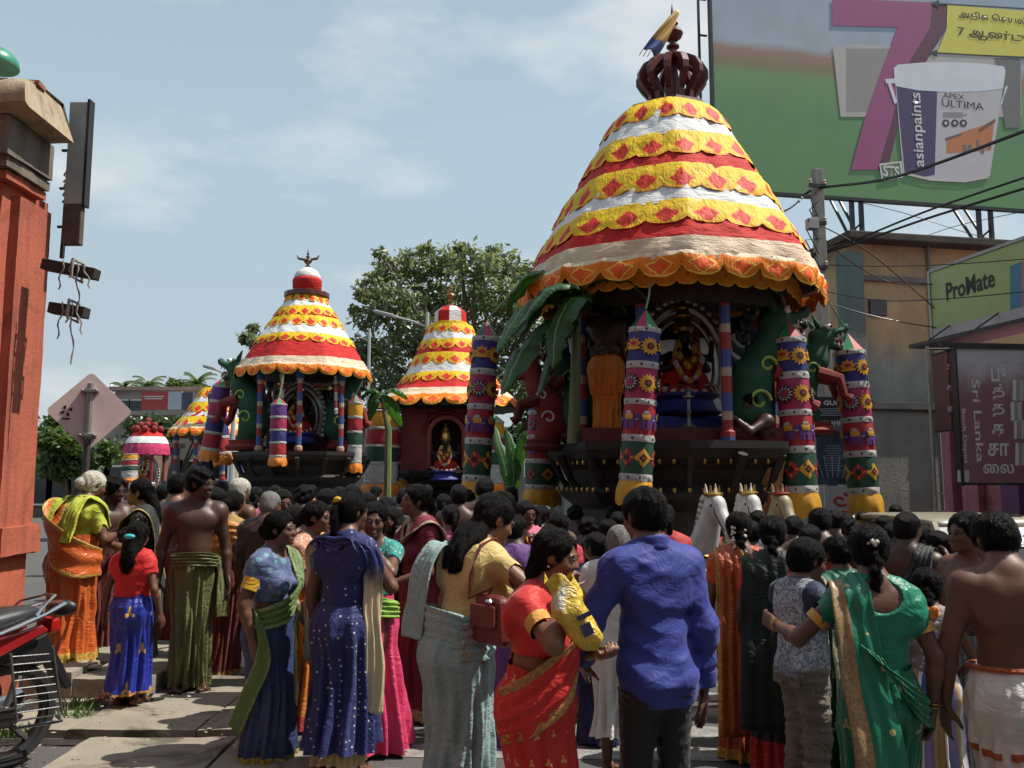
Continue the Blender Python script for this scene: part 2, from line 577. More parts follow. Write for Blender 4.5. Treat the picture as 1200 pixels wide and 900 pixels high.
 def face(s, parent, iris, lip, brow, bindi=None):
  HM, HH, hd = s.HM, s.HH, s.hd
  M4 = Matrix([list(r) + [0] for r in HM] + [[0, 0, 0, 1]])
  for sx in (-1, 1):
   c = hd(.135 * sx, -.388, .008)
   b = MB().ball((0, 0, 0), .055 * HH, 10, 8)
   o = b.build('eye', MATS['eye_white'], parent, True, tf=Matrix.Translation(c) @ M4)
   b = MB().ball((0, -.034 * HH, 0), (.031 * HH, .026 * HH, .031 * HH), 8, 6)
   b.build('iris', MATS['black_gloss'], o, True, tf=Matrix.Translation(c) @ M4)
   for nm, dz, mt, r0 in (('eyelid', .030, MATS['lash'], .016), ('eyebrow', .125, brow, .017)):
    w_ = .075 if nm == 'eyelid' else .10
    pts = [hd(sx * (.135 + w_ * t), -.452 + .035 * abs(t) + .03 * max(t, 0) + (.008 if nm == 'eyebrow' else .0), .012 + dz - .035 * t * t) for t in (-1, -.5, 0, .5, 1)]
    MB().tube(pts, [.006 * HH, r0 * HH, r0 * HH, r0 * HH, .005 * HH], 6).build(nm, mt, parent, True)
  pts = [[hd(.1 * t, -.475 + .045 * t * t, z - dz * t * t) for t in (-1, -.5, 0, .5, 1)] for z, dz in ((-.252, -.012), (-.293, -.03))]
  b = MB()
  for p in pts: b.tube(p, [.008 * HH, .022 * HH, .025 * HH, .022 * HH, .008 * HH], 6)
  b.build('lips', lip, parent, True)
  if bindi: MB().ball(hd(0, -.462, .13), .022 * HH, 8, 6).build('bindi', bindi, parent, True)
 def hair(s, style, mat_, parent, vox=.008, grey=False, length=.5, seed=0):
  f = Field(); hd, HH, HM = s.hd, s.HH, s.HM
  e = lambda c, r, k=.06, sub=False: f.ell(hd(*c), np.array(r) * HH, HM, k * HH, sub)
  t = {'short': .035, 'crop': .012, 'curly': .07}.get(style, .03)
  e((0, .065, .13), (.375 + t, .45 + t, .395 + t))
  if style in ('short', 'crop', 'curly'):
   e((0, .16, -.06), (.35 + t, .34 + t, .36))
  else:
   e((0, .12, -.02), (.37, .36, .40))
  # carve the face and ears free
  e((0, -.50, -.20), (.33, .40, .50), .05, True)
  e((0, -.56, .05), (.27, .30, .30), .06, True)
  for sx in (-1, 1): e((.38 * sx, -.03, -.10), (.10, .11, .17), .03, True)
  bk = lambda y, z: hd(0, y, z)
  down = np.array([0, 0, -1.0])
  backv = s.T @ np.array([0, 1.0, 0])
  if style == 'bun':
   e((0, .52, -.08), (.23, .19, .22), .05)
  if style == 'topbun':
   e((0, .36, .42), (.2, .2, .18), .05)
  if style == 'pony':
   p = hd(0, .50, .02)
   for i in range(9):
    q = p + (down * .16 + backv * (.05 if i < 3 else -.015)) * HH * .62
    f.cone(p, q, (.13 - .004 * i) * HH, (.125 - .004 * i - (.04 if i > 6 else 0)) * HH, .05 * HH); p = q
  if style == 'braid':
   p = hd(0, .47, -.14); n = int(length * 26)
   for i in range(n):
    q = p + (down * .145 + backv * (.06 if i < 2 else (-.02 if i < 6 else .004))) * HH
    r = (.135 - .07 * i / n) * HH
    sx = (-1) ** i * .035 * HH
    f.cone(p + s.T[:, 0] * sx, (p + q) / 2 + s.T[:, 0] * sx * .3, r, r * .8, .02 * HH); p = q
   f.cone(p, p + down * .2 * HH, .06 * HH, .03 * HH, .03 * HH)
  if style == 'long':
   n = int(length * 20)
   for off, rr in ((-.26, .15), (-.13, .19), (.0, .2), (.13, .19), (.26, .15)):
    p = hd(off * .95, .36 - abs(off) * .5, .10)
    for i in range(n):
     wv = .03 * math.sin(i * 1.1 + off * 20 + seed)
     q = p + (down * .15 + backv * (.055 if i < 3 else (-.005)) + s.T[:, 0] * (wv - off * (.06 if i < 4 else .10) * .6)) * HH
     r = rr * (1 - .55 * (i / n) ** 2) * HH
     dd = float(s.f.eval(q[None])[0])
     if dd < r * .45 and i > 2:
      gq = np.array([float(s.f.eval((q + np.eye(3)[c] * .004)[None])[0]) - dd for c in range(3)]); gq /= np.linalg.norm(gq) + 1e-6
      gq = nrm(gq + backv * .8); q = q + gq * (r * .45 - dd)
     f.cone(p, q, r * .82, r * .8, .06 * HH); p = q
  D, lo, ax = f.grid(vox)
  X, Y, Z = np.meshgrid(*ax, indexing='ij')
  fr = (95 if style not in ('curly',) else 60) / (s.H / 1.6)
  amp = {'curly': .009, 'crop': .0015}.get(style, .0035)
  D = D + amp * (np.sin(X * fr + 3 * np.sin(Z * 17 + seed)) * np.cos(Y * fr * .8 + 2 * np.sin(Z * 23)) + (.6 * np.sin(Z * fr * 1.3 + X * 50) if style == 'curly' else .3 * np.sin(X * 190 + Z * 40)))
  V, Q = surf(D, lo, vox)
  if vox < .0125 and style != 'crop':             # loose strands lying over the mass
   n = 1500 if style in ('long', 'pony', 'braid') else 1100
   rs = np.random.RandomState(seed + 77); p = V[rs.randint(0, len(V), n)].copy()
   e = .003; L_ = HH * .11 * (.5 + rs.rand(n)); path = []; jit = rs.normal(size=(n, 3)) * .16
   flow = down * .75 + (HM @ np.array([0, .55, .1]))
   for i in range(5):
    d = f.eval(p); G = np.stack([f.eval(p + np.eye(3)[c] * e) - d for c in range(3)], -1); G /= np.linalg.norm(G, axis=-1, keepdims=True) + 1e-6
    lift = .0025 + .004 * (i / 4) ** 2 * rs.rand(n)
    p = p + G * np.clip(lift - d, -.01, .01)[:, None]
    t_ = flow[None] + jit; t_ = t_ - G * (t_ * G).sum(-1, keepdims=True); t_ /= np.linalg.norm(t_, axis=-1, keepdims=True) + 1e-6
    path.append((p.copy(), np.cross(t_, G) * (.0016 * (1 - i / 4.6)), G)); p = p + t_ * (L_ / 4)[:, None]
   sv = np.stack([np.stack([c - w_, c + g_ * .0012, c + w_], 1) for c, w_, g_ in path], 1).reshape(-1, 3)
   b0 = len(V) + np.arange(n)[:, None] * 15; sf = []
   for i in range(4):
    for j in range(2): sf.append(np.concatenate([b0 + i * 3 + j, b0 + i * 3 + j + 1, b0 + i * 3 + j + 4, b0 + i * 3 + j + 3], 1))
   V = np.concatenate([V, sv]); Q = np.concatenate([Q] + sf)
  return mk('hair', V, Q, mat_, parent)
 def top(s, mat_, parent, sleeve=.5, off=.006, z0=.55, vneck=.0, neck=.05, wr=.004, vox=.009, name='blouse', nostrap=False, seed=0, hem_open=0.0, back=0.0, loose=0.0):
  """a garment for trunk and upper arms, grown outwards from the body"""
  H = s.H
  D = None; fld = Field(); fld.p = [q for q in s.torso]
  if loose:
   c0 = s.up(0, 0, z0 + .02); fld.ell(s.up(0, -.004, z0 + .09), np.array([.092 * s.w + loose, .07 * s.w + loose, .19]) * H, s.T, .03 * H)
  arms = []
  for nm in 'LR':
   S, E, W = s.arm[nm][:3]
   if sleeve <= 0: continue
   aw = (.88 if s.sex == 'f' else 1.0) * (s.w * .65 + .35)
   if s.sex != 'f': fld.ell(S + np.array([.004 * (1 if nm == 'L' else -1), 0, -.008]) * H, .040 * H * aw, None, .028 * H)
   if sleeve <= 1:
    T_ = S + (E - S) * sleeve
    arms.append((Field().cone(S, T_ + (E - S) * .15, (.034 + loose * .3) * H * aw, (.029 + loose * .35) * H * aw).p[0], T_, nrm(E - S)))
   else:
    fld.cone(S, E, (.034 + loose * .3) * H * aw, (.029 + loose * .35) * H * aw, .02 * H)
    T_ = E + (W - E) * (sleeve - 1)
    arms.append((Field().cone(E, T_ + nrm(W - E) * .03, (.029 + loose * .3) * H * aw, (.023 + loose * .3) * H * aw).p[0], T_, nrm(W - E)))
    fld.ell(T_, np.full(3, .01), None, .01)
  D, lo, ax = fld.grid(vox, .05)
  G = np.stack(np.meshgrid(*ax, indexing='ij'), -1)
  for pr, T_, u in arms:
   da = fld.one(pr, G); t = (G - T_.astype(np.float32)) @ u.astype(np.float32)
   D = fld.comb(D, np.maximum(da, t), .030 * H, False)
  D = D - off - loose * H * .5
  rs = np.random.RandomState(seed + 11)
  for i in range(6):                              # creases: sharp on one side, slack between
   kv = rs.normal(size=3) * (1, 1, .5) * (24 if i < 4 else 55); kv[2] += (34, -42, 52, -30, 100, -90)[i]
   ph = G @ kv.astype(np.float32) * (1.6 / H) + 1.6 * np.sin(G[..., 2] * 9 + i * 2.1) + 1.3 * np.sin(G[..., 0] * 13 + i) + rs.rand() * 6
   en = np.clip(np.sin(G @ (rs.normal(size=3) * 7).astype(np.float32) + rs.rand() * 6) + .35, 0, 1)
   D = D + wr * (1.5 if i < 4 else .7) * en * (np.abs(np.sin(ph * .5)) - .75)
  zl = ((G - s.pel.astype(np.float32)) @ s.T[:, 2].astype(np.float32)) / H + .525
  if loose: D = D + .0
  cut = (z0 - zl) * H + hem_open * np.abs(np.sin(G[..., 0] * 9)) * .02
  D = np.maximum(D, cut)
  D = np.maximum(D, (zl - .872) * H)
  nk = s.up(0, -.012, .842)
  nf = Field(); nf.ell(nk, np.array([neck, neck * .95, .045]) * H, s.T)
  if vneck: nf.ell(s.up(0, -.075, .82), np.array([neck * .8, .05, vneck]) * H, s.T, .02 * H)
  if back: nf.ell(s.up(0, .075, .82), np.array([neck * 1.15, .05, back]) * H, s.T, .02 * H)
  D = np.maximum(D, -nf.eval(G))
  if nostrap:                                     # sleeveless: free the arms
   for sx in (-1, 1):
    af = Field(); af.ell(s.up(.118 * sx, 0, .765), np.array([.05, .075, .075]) * H, s.T)
    D = np.maximum(D, -af.eval(G))
  V, Q = surf(D, lo, vox)
  return mk(name, V, Q, mat_, parent)
 def trousers(s, mat_, parent, z1=.585, leg=.97, off=.010, loose=.006, vox=.01, wr=.004, name='trousers', seed=0):
  H = s.H; fld = Field()
  fld.p = [q for q in s.torso if q[0] == 'e' and q[1][2] < .66 * H]
  arms = []
  for nm in 'LR':
   Hp, K, A = s.leg[nm]; lw = s.w * .7 + .3
   fld.cone(Hp, K, (.051 + loose) * H * lw, (.034 + loose) * H * lw, .028 * H)
   T_ = K + (A - K) * leg
   fld.cone(K, T_, (.037 + loose) * H * lw, (.027 + loose * 1.6) * H * lw, .02 * H); arms.append((T_, nrm(A - K)))
  D, lo, ax = fld.grid(vox, .04)
  G = np.stack(np.meshgrid(*ax, indexing='ij'), -1)
  D = D - off
  rs = np.random.RandomState(seed + 5)
  for i in range(5):
   kv = rs.normal(size=3) * 14; kv[2] += (60, -75, 45, -52, 120)[i]
   ph = G @ kv.astype(np.float32) * (1.6 / H) + 1.8 * np.sin(G[..., 2] * 8 + i * 2) + rs.rand() * 6
   en = np.clip(np.sin(G @ (rs.normal(size=3) * 8).astype(np.float32) + rs.rand() * 6) + .2, 0, 1)
   D = D + wr * en * (np.abs(np.sin(ph * .5)) - .75)
  for T_, u in arms:
   t = (G - T_.astype(np.float32)) @ u.astype(np.float32)
   D = np.maximum(D, np.where(G[..., 2] < .3 * H, t, -1))
  D = np.maximum(D, (G[..., 2] - z1 * H))
  V, Q = surf(D, lo, vox)
  return mk(name, V, Q, mat_, parent)
 def skirt(s, mat_, parent, z1=.60, z0=.015, flare=1.0, folds=.006, n=11, hem=1.0, diag=2.0, seed=0, name='sari_skirt', pleat=0.0, pleat_at=-PI / 2, sway=(0, 0), rough=1.0, hipx=1.0, nu=132, nv=54, thick=.0, knee=None, tuck=0.0):
  """wrapped or gathered cloth from waist to hem, with folds that deepen downwards"""
  H, w_ = s.H, s.w
  rs = np.random.RandomState(seed + 21)
  zs = np.linspace(z1, z0, nv)
  key = np.array([.66, .60, .545, .50, .42, .28, .14, .0])
  rx = np.array([.090, .090, .108, .113, .104, .088 * flare ** .7, .090 * flare, .097 * flare * hem]) * (w_ * .85 + .15) * hipx
  ry = np.array([.075, .078, .092, .095, .082, .078 * flare ** .7, .084 * flare, .094 * flare * hem]) * (w_ * .9 + .1)
  cy = np.array([.0, .0, .012, .016, .006, -.004, .0, .004])
  fl, fr_ = s.leg['L'], s.leg['R']
  kx = (fl[1] + fr_[1])[:2] / 2 / H; axx = (fl[2] + fr_[2])[:2] / 2 / H
  o = key[::-1]
  RX = np.interp(zs, o, rx[::-1]); RY = np.interp(zs, o, ry[::-1]); CY = np.interp(zs, o, cy[::-1])
  sx = np.interp(zs, [0, .28, .5], [axx[0], kx[0], 0]); sy = np.interp(zs, [0, .28, .5], [axx[1] * .8, kx[1] * .8 + .01, 0])
  spx = abs(fl[2][0] - fr_[2][0]) / H; spy = abs(fl[2][1] - fr_[2][1]) / H
  RX = RX + np.interp(zs, [0, .5], [max(spx - .1, 0) * .5, 0]); RY = RY + np.interp(zs, [0, .5], [spy * .55, 0])
  th = np.linspace(0, 2 * PI, nu, endpoint=False)
  T_, Z_ = np.meshgrid(th, zs)
  q = np.clip((z1 - Z_) / (z1 - z0), 0, 1)
  amp = folds * (.25 + 1.3 * q ** 1.2)
  fo = np.zeros_like(T_)
  for i in range(4):
   m = n + i * 4 + rs.randint(0, 3); ph = rs.rand() * 6.3
   fo += (1 / (1 + .5 * i)) * np.sin(m * T_ + ph + diag * (rs.rand() * 2 - .6) * q * 3 + .9 * np.sin(2 * T_ + 5 * q + ph))
  fo += .55 * (1 - 2 * np.abs(np.sin(9 * q + 2.2 * np.cos(T_ + rs.rand() * 6) + 1.4 * T_))) * np.exp(-((q - .22) / .2) ** 2) * rough
  pf = 0
  if pleat:
   dth = np.angle(np.exp(1j * (T_ - pleat_at)))
   wdw = np.exp(-(dth / (.5 + .15 * q)) ** 4)
   pf = pleat * wdw * (np.abs(((dth * 9) % 2) - 1) - .35) * (.4 + q)
  rad = 1.0
  X = (RX[:, None] * np.cos(T_) + sx[:, None]) * H; Y = (RY[:, None] * np.sin(T_) + (CY + sy)[:, None]) * H
  X = X + np.cos(T_) * (amp * fo + pf) * H + sway[0] * q * H; Y = Y + np.sin(T_) * (amp * fo + pf) * H + sway[1] * q * H
  Zz = Z_ * H + (.006 * H * np.sin(3 * T_ + seed)) * (q > .9) + .004 * H * np.sin(5 * T_) * (q < .06)
  P = np.stack([X, Y, Zz], -1)
  # follow a leaning trunk above the hips
  a = np.clip((P[..., 2] / H - .5) / .08, 0, 1)[..., None]
  Pl = (P - s.pel) @ s.T.T + s.pel
  P = P * (1 - a) + Pl * a
  return grid(name, P, mat_, parent, closed=True, v=zs / max(z1, 1e-3), thick=thick)
 def drape(s, mat_, parent, path, off=.016, nu=15, nv=60, folds=.006, nf=4, name='pallu', thick=.003, seed=0, fld=None, hug=1.0, edge=0):
  """a length of cloth along a path of (centre, half width vector), pushed off the body"""
  H = s.H
  pts = np.array([p[0] for p in path], float) * H; wd = np.array([p[1] for p in path], float) * H
  m = len(pts); t = np.linspace(0, m - 1, nv)
  def cat(A, t):
   i = np.clip(t.astype(int), 0, m - 2); u = (t - i)[:, None]
   p0 = A[np.maximum(i - 1, 0)]; p1 = A[i]; p2 = A[i + 1]; p3 = A[np.minimum(i + 2, m - 1)]
   return .5 * (2 * p1 + (p2 - p0) * u + (2 * p0 - 5 * p1 + 4 * p2 - p3) * u ** 2 + (3 * p1 - p0 - 3 * p2 + p3) * u ** 3)
  c = cat(pts, t); wv = cat(wd, t)
  a = np.linspace(-1, 1, nu)
  P = c[:, None, :] + wv[:, None, :] * a[None, :, None]
  F_ = fld or s.f
  e = .004
  def g(P):
   d = F_.eval(P)
   G = np.stack([F_.eval(P + np.eye(3)[i] * e) - d for i in range(3)], -1) / e
   return d, G / (np.linalg.norm(G, axis=-1, keepdims=True) + 1e-6)
  for it in range(4):
   d, G = g(P)
   P = P + np.clip(off - d, 0, .05)[..., None] * G
  d, G = g(P)
  ph = seed * 1.7
  fo = folds * H * (np.sin(a[None, :] * PI * nf + ph + 1.2 * np.sin(t[:, None] * 1.3 + ph)) + .4 * np.sin(t[:, None] * 5 + a[None, :] * 3))
  fo = np.maximum(fo, -off * .6)
  P = P + fo[..., None] * G
  for it in range(2):
   P[1:-1] = .5 * P[1:-1] + .25 * (P[2:] + P[:-2])
  return grid(name, P, mat_, parent, thick=thick)
# ================================================================ figure materials
mat('eye_white', (.24, .20, .17), .3, .05)
mat('black_gloss', (.008, .006, .005), .15, .1)
mat('lash', (.006, .005, .005), .6, .1)
def skin(name, col):
 if name in MATS: return MATS[name]
 m, n, b = new_mat(name); q = NB(n); oc = q.coord('Object')
 f = q.ramp(q.noise(oc, 9, 4), .3, .7)
 c = q.mix(f, col, (col[0] * .78, col[1] * .72, col[2] * .70))
 g = q.ramp(q.noise(oc, 120, 2), .35, .65)
 c = q.mix(q.math('MULTIPLY', g, .18), c, (col[0] * .55, col[1] * .5, col[2] * .5))
 q.link(c, b.inputs['Base Color'])
 b.inputs['Roughness'].default_value = .46
 b.inputs['Specular IOR Level'].default_value = .42
 q.bump(q.noise(oc, 170, 3), .002, .35, b)
 MATS[name] = m; return m
SK1 = skin('skin_deep', (.072, .034, .023))
SK2 = skin('skin_brown', (.145, .068, .042))
SK3 = skin('skin_warm', (.22, .108, .064))
LIPD = mat('lip_dark', (.13, .045, .038), .4, .15)
LIPW = mat('lip_warm', (.22, .055, .055), .35, .15)
def hair_mat(name, col, rough=.34, dens=240):
 m, n, b = new_mat(name); q = NB(n); oc = q.coord('Object')
 st = q.noise(q.scalev(oc, (1, 1, .12)), dens, 3, .6, .6)
 q.link(q.mix(q.ramp(st, .3, .75), tuple(c * .35 for c in col), tuple(c * 1.5 for c in col)), b.inputs['Base Color'])
 b.inputs['Roughness'].default_value = rough
 b.inputs['Specular IOR Level'].default_value = .13
 q.bump(st, .010, 1.0, b)
 MATS[name] = m; return m
HB = hair_mat('hair_black', (.0058, .005, .0048), .42)
HBR = hair_mat('hair_brown', (.028, .017, .012), .42)
HGR = hair_mat('hair_grey', (.20, .19, .18), .55, 160)
HWH = hair_mat('hair_white', (.62, .58, .50), .6, 120)
def cloth(name, col, border=None, bw=.08, pat=None, pcol=(.7, .6, .3), pscale=9, rough=.62, var=.22, weave=900, silk=0.0, top=None, bump=.25, side=None, sidew=.12, pcol2=None, uv=True, metal=0.0):
 """woven cloth. border: band along the low end of v; pat: dots, motif, stripes, check, print; side: band along both u edges"""
 if name in MATS: return MATS[name]
 m, n, b = new_mat(name); q = NB(n); oc = q.coord('Object')
 f = q.ramp(q.noise(oc, 5, 5, .6), .3, .7)
 c = q.mix(f, col, tuple(x * (1 - var) for x in col))
 U = V = None
 if border or side or top or pat in ('stripes', 'motif', 'bands'):
  sp = q.node('ShaderNodeSeparateXYZ'); q.link(q.coord('UV'), sp.inputs[0]); U, V = sp.outputs[0], sp.outputs[1]
 if pat == 'dots':
  v = q.node('ShaderNodeTexVoronoi'); v.inputs['Scale'].default_value = pscale; v.inputs['Randomness'].default_value = .35
  q.link(oc, v.inputs['Vector'])
  c = q.mix(q.math('LESS_THAN', v.outputs['Distance'], .16), c, pcol)
 if pat == 'motif':          # rows of small three-lobed sprigs, laid in the cloth's own u, v
  us = q.math('MULTIPLY', U, pscale * 1.6); vs_ = q.math('MULTIPLY', V, pscale)
  row = q.math('FLOOR', vs_)
  fu = q.math('SUBTRACT', q.math('FRACT', q.math('ADD', us, q.math('MULTIPLY', row, .5))), .5)
  fv = q.math('SUBTRACT', q.math('FRACT', vs_), .5)
  ang = q.math('ARCTAN2', fu, fv)
  rad = q.math('SQRT', q.math('ADD', q.math('MULTIPLY', fu, fu), q.math('MULTIPLY', fv, fv)))
  lob = q.math('ADD', .11, q.math('MULTIPLY', q.math('COSINE', q.math('MULTIPLY', ang, 3)), .075))
  c = q.mix(q.math('LESS_THAN', rad, lob), c, pcol)
 if pat == 'print':          # irregular printed flowers
  v = q.node('ShaderNodeTexVoronoi'); v.inputs['Scale'].default_value = pscale
  q.link(oc, v.inputs['Vector'])
  c = q.mix(q.math('LESS_THAN', v.outputs['Distance'], .30), c, pcol)
  if pcol2: c = q.mix(q.math('LESS_THAN', v.outputs['Distance'], .14), c, pcol2)
 if pat == 'weft':           # horizontal woven streaks, broken by noise
  st = q.noise(q.scalev(oc, (6, 6, 60)), pscale, 3, .7)
  c = q.mix(q.ramp(st, .42, .62), c, pcol)
 if pat == 'stripes':
  st = q.math('FRACT', q.math('MULTIPLY', U, pscale))
  c = q.mix(q.math('LESS_THAN', st, .4), c, pcol)
  if pcol2: c = q.mix(q.math('GREATER_THAN', st, .8), c, pcol2)
 if pat == 'bands':
  st = q.math('FRACT', q.math('MULTIPLY', V, pscale))
  c = q.mix(q.math('LESS_THAN', st, .3), c, pcol)
 def zari(bc):
  z = q.noise(oc, 60, 3, .7)
  return q.mix(q.ramp(z, .4, .6), bc, tuple(x * .55 for x in bc))
 if top:
  c = q.mix(q.math('GREATER_THAN', V, top[0]), c, zari(top[1]))
 if border:
  c = q.mix(q.math('LESS_THAN', V, bw), c, zari(border))
 if side:
  e = q.math('ABSOLUTE', q.math('SUBTRACT', U, .5))
  c = q.mix(q.math('GREATER_THAN', e, .5 - sidew), c, zari(side))
 q.link(c, b.inputs['Base Color'])
 b.inputs['Roughness'].default_value = rough
 b.inputs['Specular IOR Level'].default_value = .25 + .22 * silk
 b.inputs['Sheen Weight'].default_value = .12 if not silk else .05
 b.inputs['Metallic'].default_value = metal
 if silk: b.inputs['Anisotropic'].default_value = .4
 h = q.math('ADD', q.math('MULTIPLY', q.noise(oc, weave * .25, 2), .22), q.math('MULTIPLY', q.noise(oc, 26, 4, .6, .8), .6))
 rg = q.math('ABSOLUTE', q.math('SUBTRACT', q.noise(q.scalev(oc, (1, 1, 1.5)), 6.5, 3, .5, 1.6), .5))
 h = q.math('SUBTRACT', h, q.math('MULTIPLY', q.math('MINIMUM', rg, .16), 4.5))
 q.bump(h, .014, bump * 1.5, b)
 MATS[name] = m; return m
# ================================================================ the street
SU = Vector((0.981, 0.191, 0)); SV = Vector((-0.191, 0.981, 0))     # across and along the street
UP = Vector((0, 0, 1))
BLK = mat('black_metal', (.012, .012, .013), .45, .2)
STEEL = mat('galvanised_steel', (.35, .35, .34), .42, .3, 9, .1, metal=.7)
CHROME = mat('chrome', (.62, .62, .62), .16, .1, metal=1.0)
WHITE = mat('white_paint', (.72, .70, .66), .5, .15, 5)
CONC = mat('bare_concrete', (.30, .285, .25), .88, .45, 3.2, .35, 40, col2=(.17, .16, .14))
TARDUST = mat('asphalt', (.058, .057, .056), .9, .4, 2.0, .5, 130)
def plane_pt(px, py, P0, n):
 d = at(px, py, 1.0) - Vector((0, 0, CAM_Z)); d = Vector((d.x, d.y, d.z))
 o = Vector((0, 0, CAM_Z))
 t = (Vector(P0) - o).dot(n) / d.dot(n)
 return o + d * t
def flat(name, poly, P0, n, off, m, parent, th=.003):
 """a flat printed or cut piece lying `off` in front of a board's plane"""
 b = MB(); pts = [plane_pt(x, y, P0, n) + n * off for x, y in poly]
 k = len(pts)
 vv = pts + [p - n * th for p in pts]
 ff = [tuple(range(k)), tuple(range(k, 2 * k))[::-1]] + [(i, i + k, (i + 1) % k + k, (i + 1) % k) for i in range(k)]
 return b.add(vv, ff).build(name, m, parent)
def text(s, height, origin, right, up, m, parent, name='lettering', width=None, spacing=1.0, bold=0.0, th=.003):
 """a word cut as thin letters, its centre at origin"""
 cu = bpy.data.curves.new(name, 'FONT'); cu.body = s; cu.size = 1.0; cu.extrude = 0; cu.resolution_u = 3
 cu.space_character = spacing; cu.offset = bold
 o = bpy.data.objects.new(name, cu); C.objects.link(o)
 dg = bpy.context.evaluated_depsgraph_get()
 me = bpy.data.meshes.new_from_object(o.evaluated_get(dg))
 bpy.data.objects.remove(o)
 if not len(me.vertices): return None
 n = len(me.vertices); co = np.zeros(n * 3, np.float32); me.vertices.foreach_get('co', co); co = co.reshape(-1, 3)
 lo, hi = co.min(0), co.max(0); ctr = (lo + hi) / 2; sz = hi - lo
 sy = height / sz[1]; sx = (width / sz[0]) if width else sy
 right, up = Vector(right).normalized(), Vector(up).normalized(); nn = right.cross(up)
 P = np.array(origin)[None] + np.outer((co[:, 0] - ctr[0]) * sx, right) + np.outer((co[:, 1] - ctr[1]) * sy, up) + np.array(nn)[None] * th
 me.vertices.foreach_set('co', P.astype(np.float32).ravel()); me.update()
 me.materials.clear(); me.materials.append(m)
 o = bpy.data.objects.new(name, me)
 return link(o, parent)
def rough_box(c, s, n, amp, freq=3.0, seed=0, slope=0.0):
 """a worn block: subdivided faces pushed about by noise"""
 b = bmeshbox = MB()
 c = Vector(c); hs = Vector(s) / 2; idx = {}; vv = []; ff = []
 nx, ny, nz = n
 def vid(i, j, k):
  key = (i, j, k)
  if key not in idx:
   p = Vector((-hs.x + 2 * hs.x * i / nx, -hs.y + 2 * hs.y * j / ny, -hs.z + 2 * hs.z * k / nz)) + c
   q = mnoise.noise_vector(p * freq + Vector((seed, 0, 0))) * amp + mnoise.noise_vector(p * freq * 3.7) * amp * .45
   p = p + q
   idx[key] = len(vv); vv.append(p)
  return idx[key]
 for i in range(nx):
  for j in range(ny):
   for k in (0, nz):
    f = [vid(i, j, k), vid(i + 1, j, k), vid(i + 1, j + 1, k), vid(i, j + 1, k)]
    ff.append(f if k else f[::-1])
 for i in range(nx):
  for k in range(nz):
   for j in (0, ny):
    f = [vid(i, j, k), vid(i + 1, j, k), vid(i + 1, j, k + 1), vid(i, j, k + 1)]
    ff.append(f[::-1] if j else f)
 for j in range(ny):
  for k in range(nz):
   for i in (0, nx):
    f = [vid(i, j, k), vid(i, j + 1, k), vid(i, j + 1, k + 1), vid(i, j, k + 1)]
    ff.append(f if i else f[::-1])
 return b.add(vv, ff)
# ---- ground, crossing, pavement
def asphalt_mat():
 m, n, b = new_mat('road_asphalt'); q = NB(n); oc = q.coord('Object')
 f = q.ramp(q.noise(oc, .55, 6, .65), .3, .7)
 c = q.mix(f, (.052, .051, .050), (.078, .074, .068))
 g = q.ramp(q.noise(oc, 95, 2, .5), .45, .75)
 c = q.mix(g, c, (.13, .125, .115))
 d = q.ramp(q.noise(oc, 2.7, 5, .7, 1.5), .56, .68)
 c = q.mix(q.math('MULTIPLY', d, .6), c, (.11, .095, .075))
 q.link(c, b.inputs['Base Color']); b.inputs['Roughness'].default_value = .85
 q.bump(q.noise(oc, 110, 3), .01, .6, b)
 return m
n = 40
xs = np.concatenate([np.linspace(-900, -12, 8), np.linspace(-8, 12, 21), np.linspace(16, 900, 8)])
ys = np.concatenate([np.linspace(-60, 0, 4), np.linspace(2, 20, 19), np.linspace(24, 1800, 10)])
X, Y = np.meshgrid(xs, ys)
tag(grid('ground', np.stack([X, Y, np.zeros_like(X)], -1), asphalt_mat()), kind='structure')
def worn_paint():
 m, n, b = new_mat('worn_road_paint'); q = NB(n); oc = q.coord('Object')
 w_ = q.ramp(q.noise(oc, 7, 6, .75), .38, .66)
 q.link(q.mix(w_, (.30, .29, .27), (.085, .083, .08)), b.inputs['Base Color'])
 b.inputs['Roughness'].default_value = .85
 q.bump(q.noise(oc, 110, 3), .01, .5, b); return m
zc = tag(bpy.data.objects.new('zebra_crossing', None), kind='structure'); C.objects.link(zc)
wp = worn_paint()
for i in range(11):
 y0 = 4.3 + i * .46
 b = MB(); a = Vector((-.75, y0 + .10, .004)); e = Vector((4.6, y0 - .1, .004)); d_ = Vector((.01, .25, 0))
 vv = []
 for t in np.linspace(0, 1, 14):
  p = a.lerp(e, t); j = rnd.uniform(-.012, .012)
  vv += [p + Vector((0, j, 0)), p + d_ + Vector((0, -j, 0))]
 b.add(vv, [(2 * k, 2 * k + 2, 2 * k + 3, 2 * k + 1) for k in range(13)])
 b.build('stripe', wp, zc)
def slab_mat():
 m, n, b = new_mat('pavement_concrete'); q = NB(n); oc = q.coord('Object')
 f = q.ramp(q.noise(oc, 2.2, 6, .65), .32, .68)
 c = q.mix(f, (.30, .265, .205), (.215, .19, .15))
 st = q.ramp(q.noise(oc, 1.3, 5, .6, 2.0), .52, .62)
 c = q.mix(q.math('MULTIPLY', st, .85), c, (.075, .057, .04))
 g = q.ramp(q.noise(oc, 70, 3, .6), .5, .75)
 c = q.mix(q.math('MULTIPLY', g, .4), c, (.14, .12, .09))
 q.link(c, b.inputs['Base Color']); b.inputs['Roughness'].default_value = .88
 q.bump(q.noise(oc, 55, 4), .01, .45, b); return m
SLAB = slab_mat()
pav = tag(bpy.data.objects.new('pavement', None), kind='structure'); C.objects.link(pav)
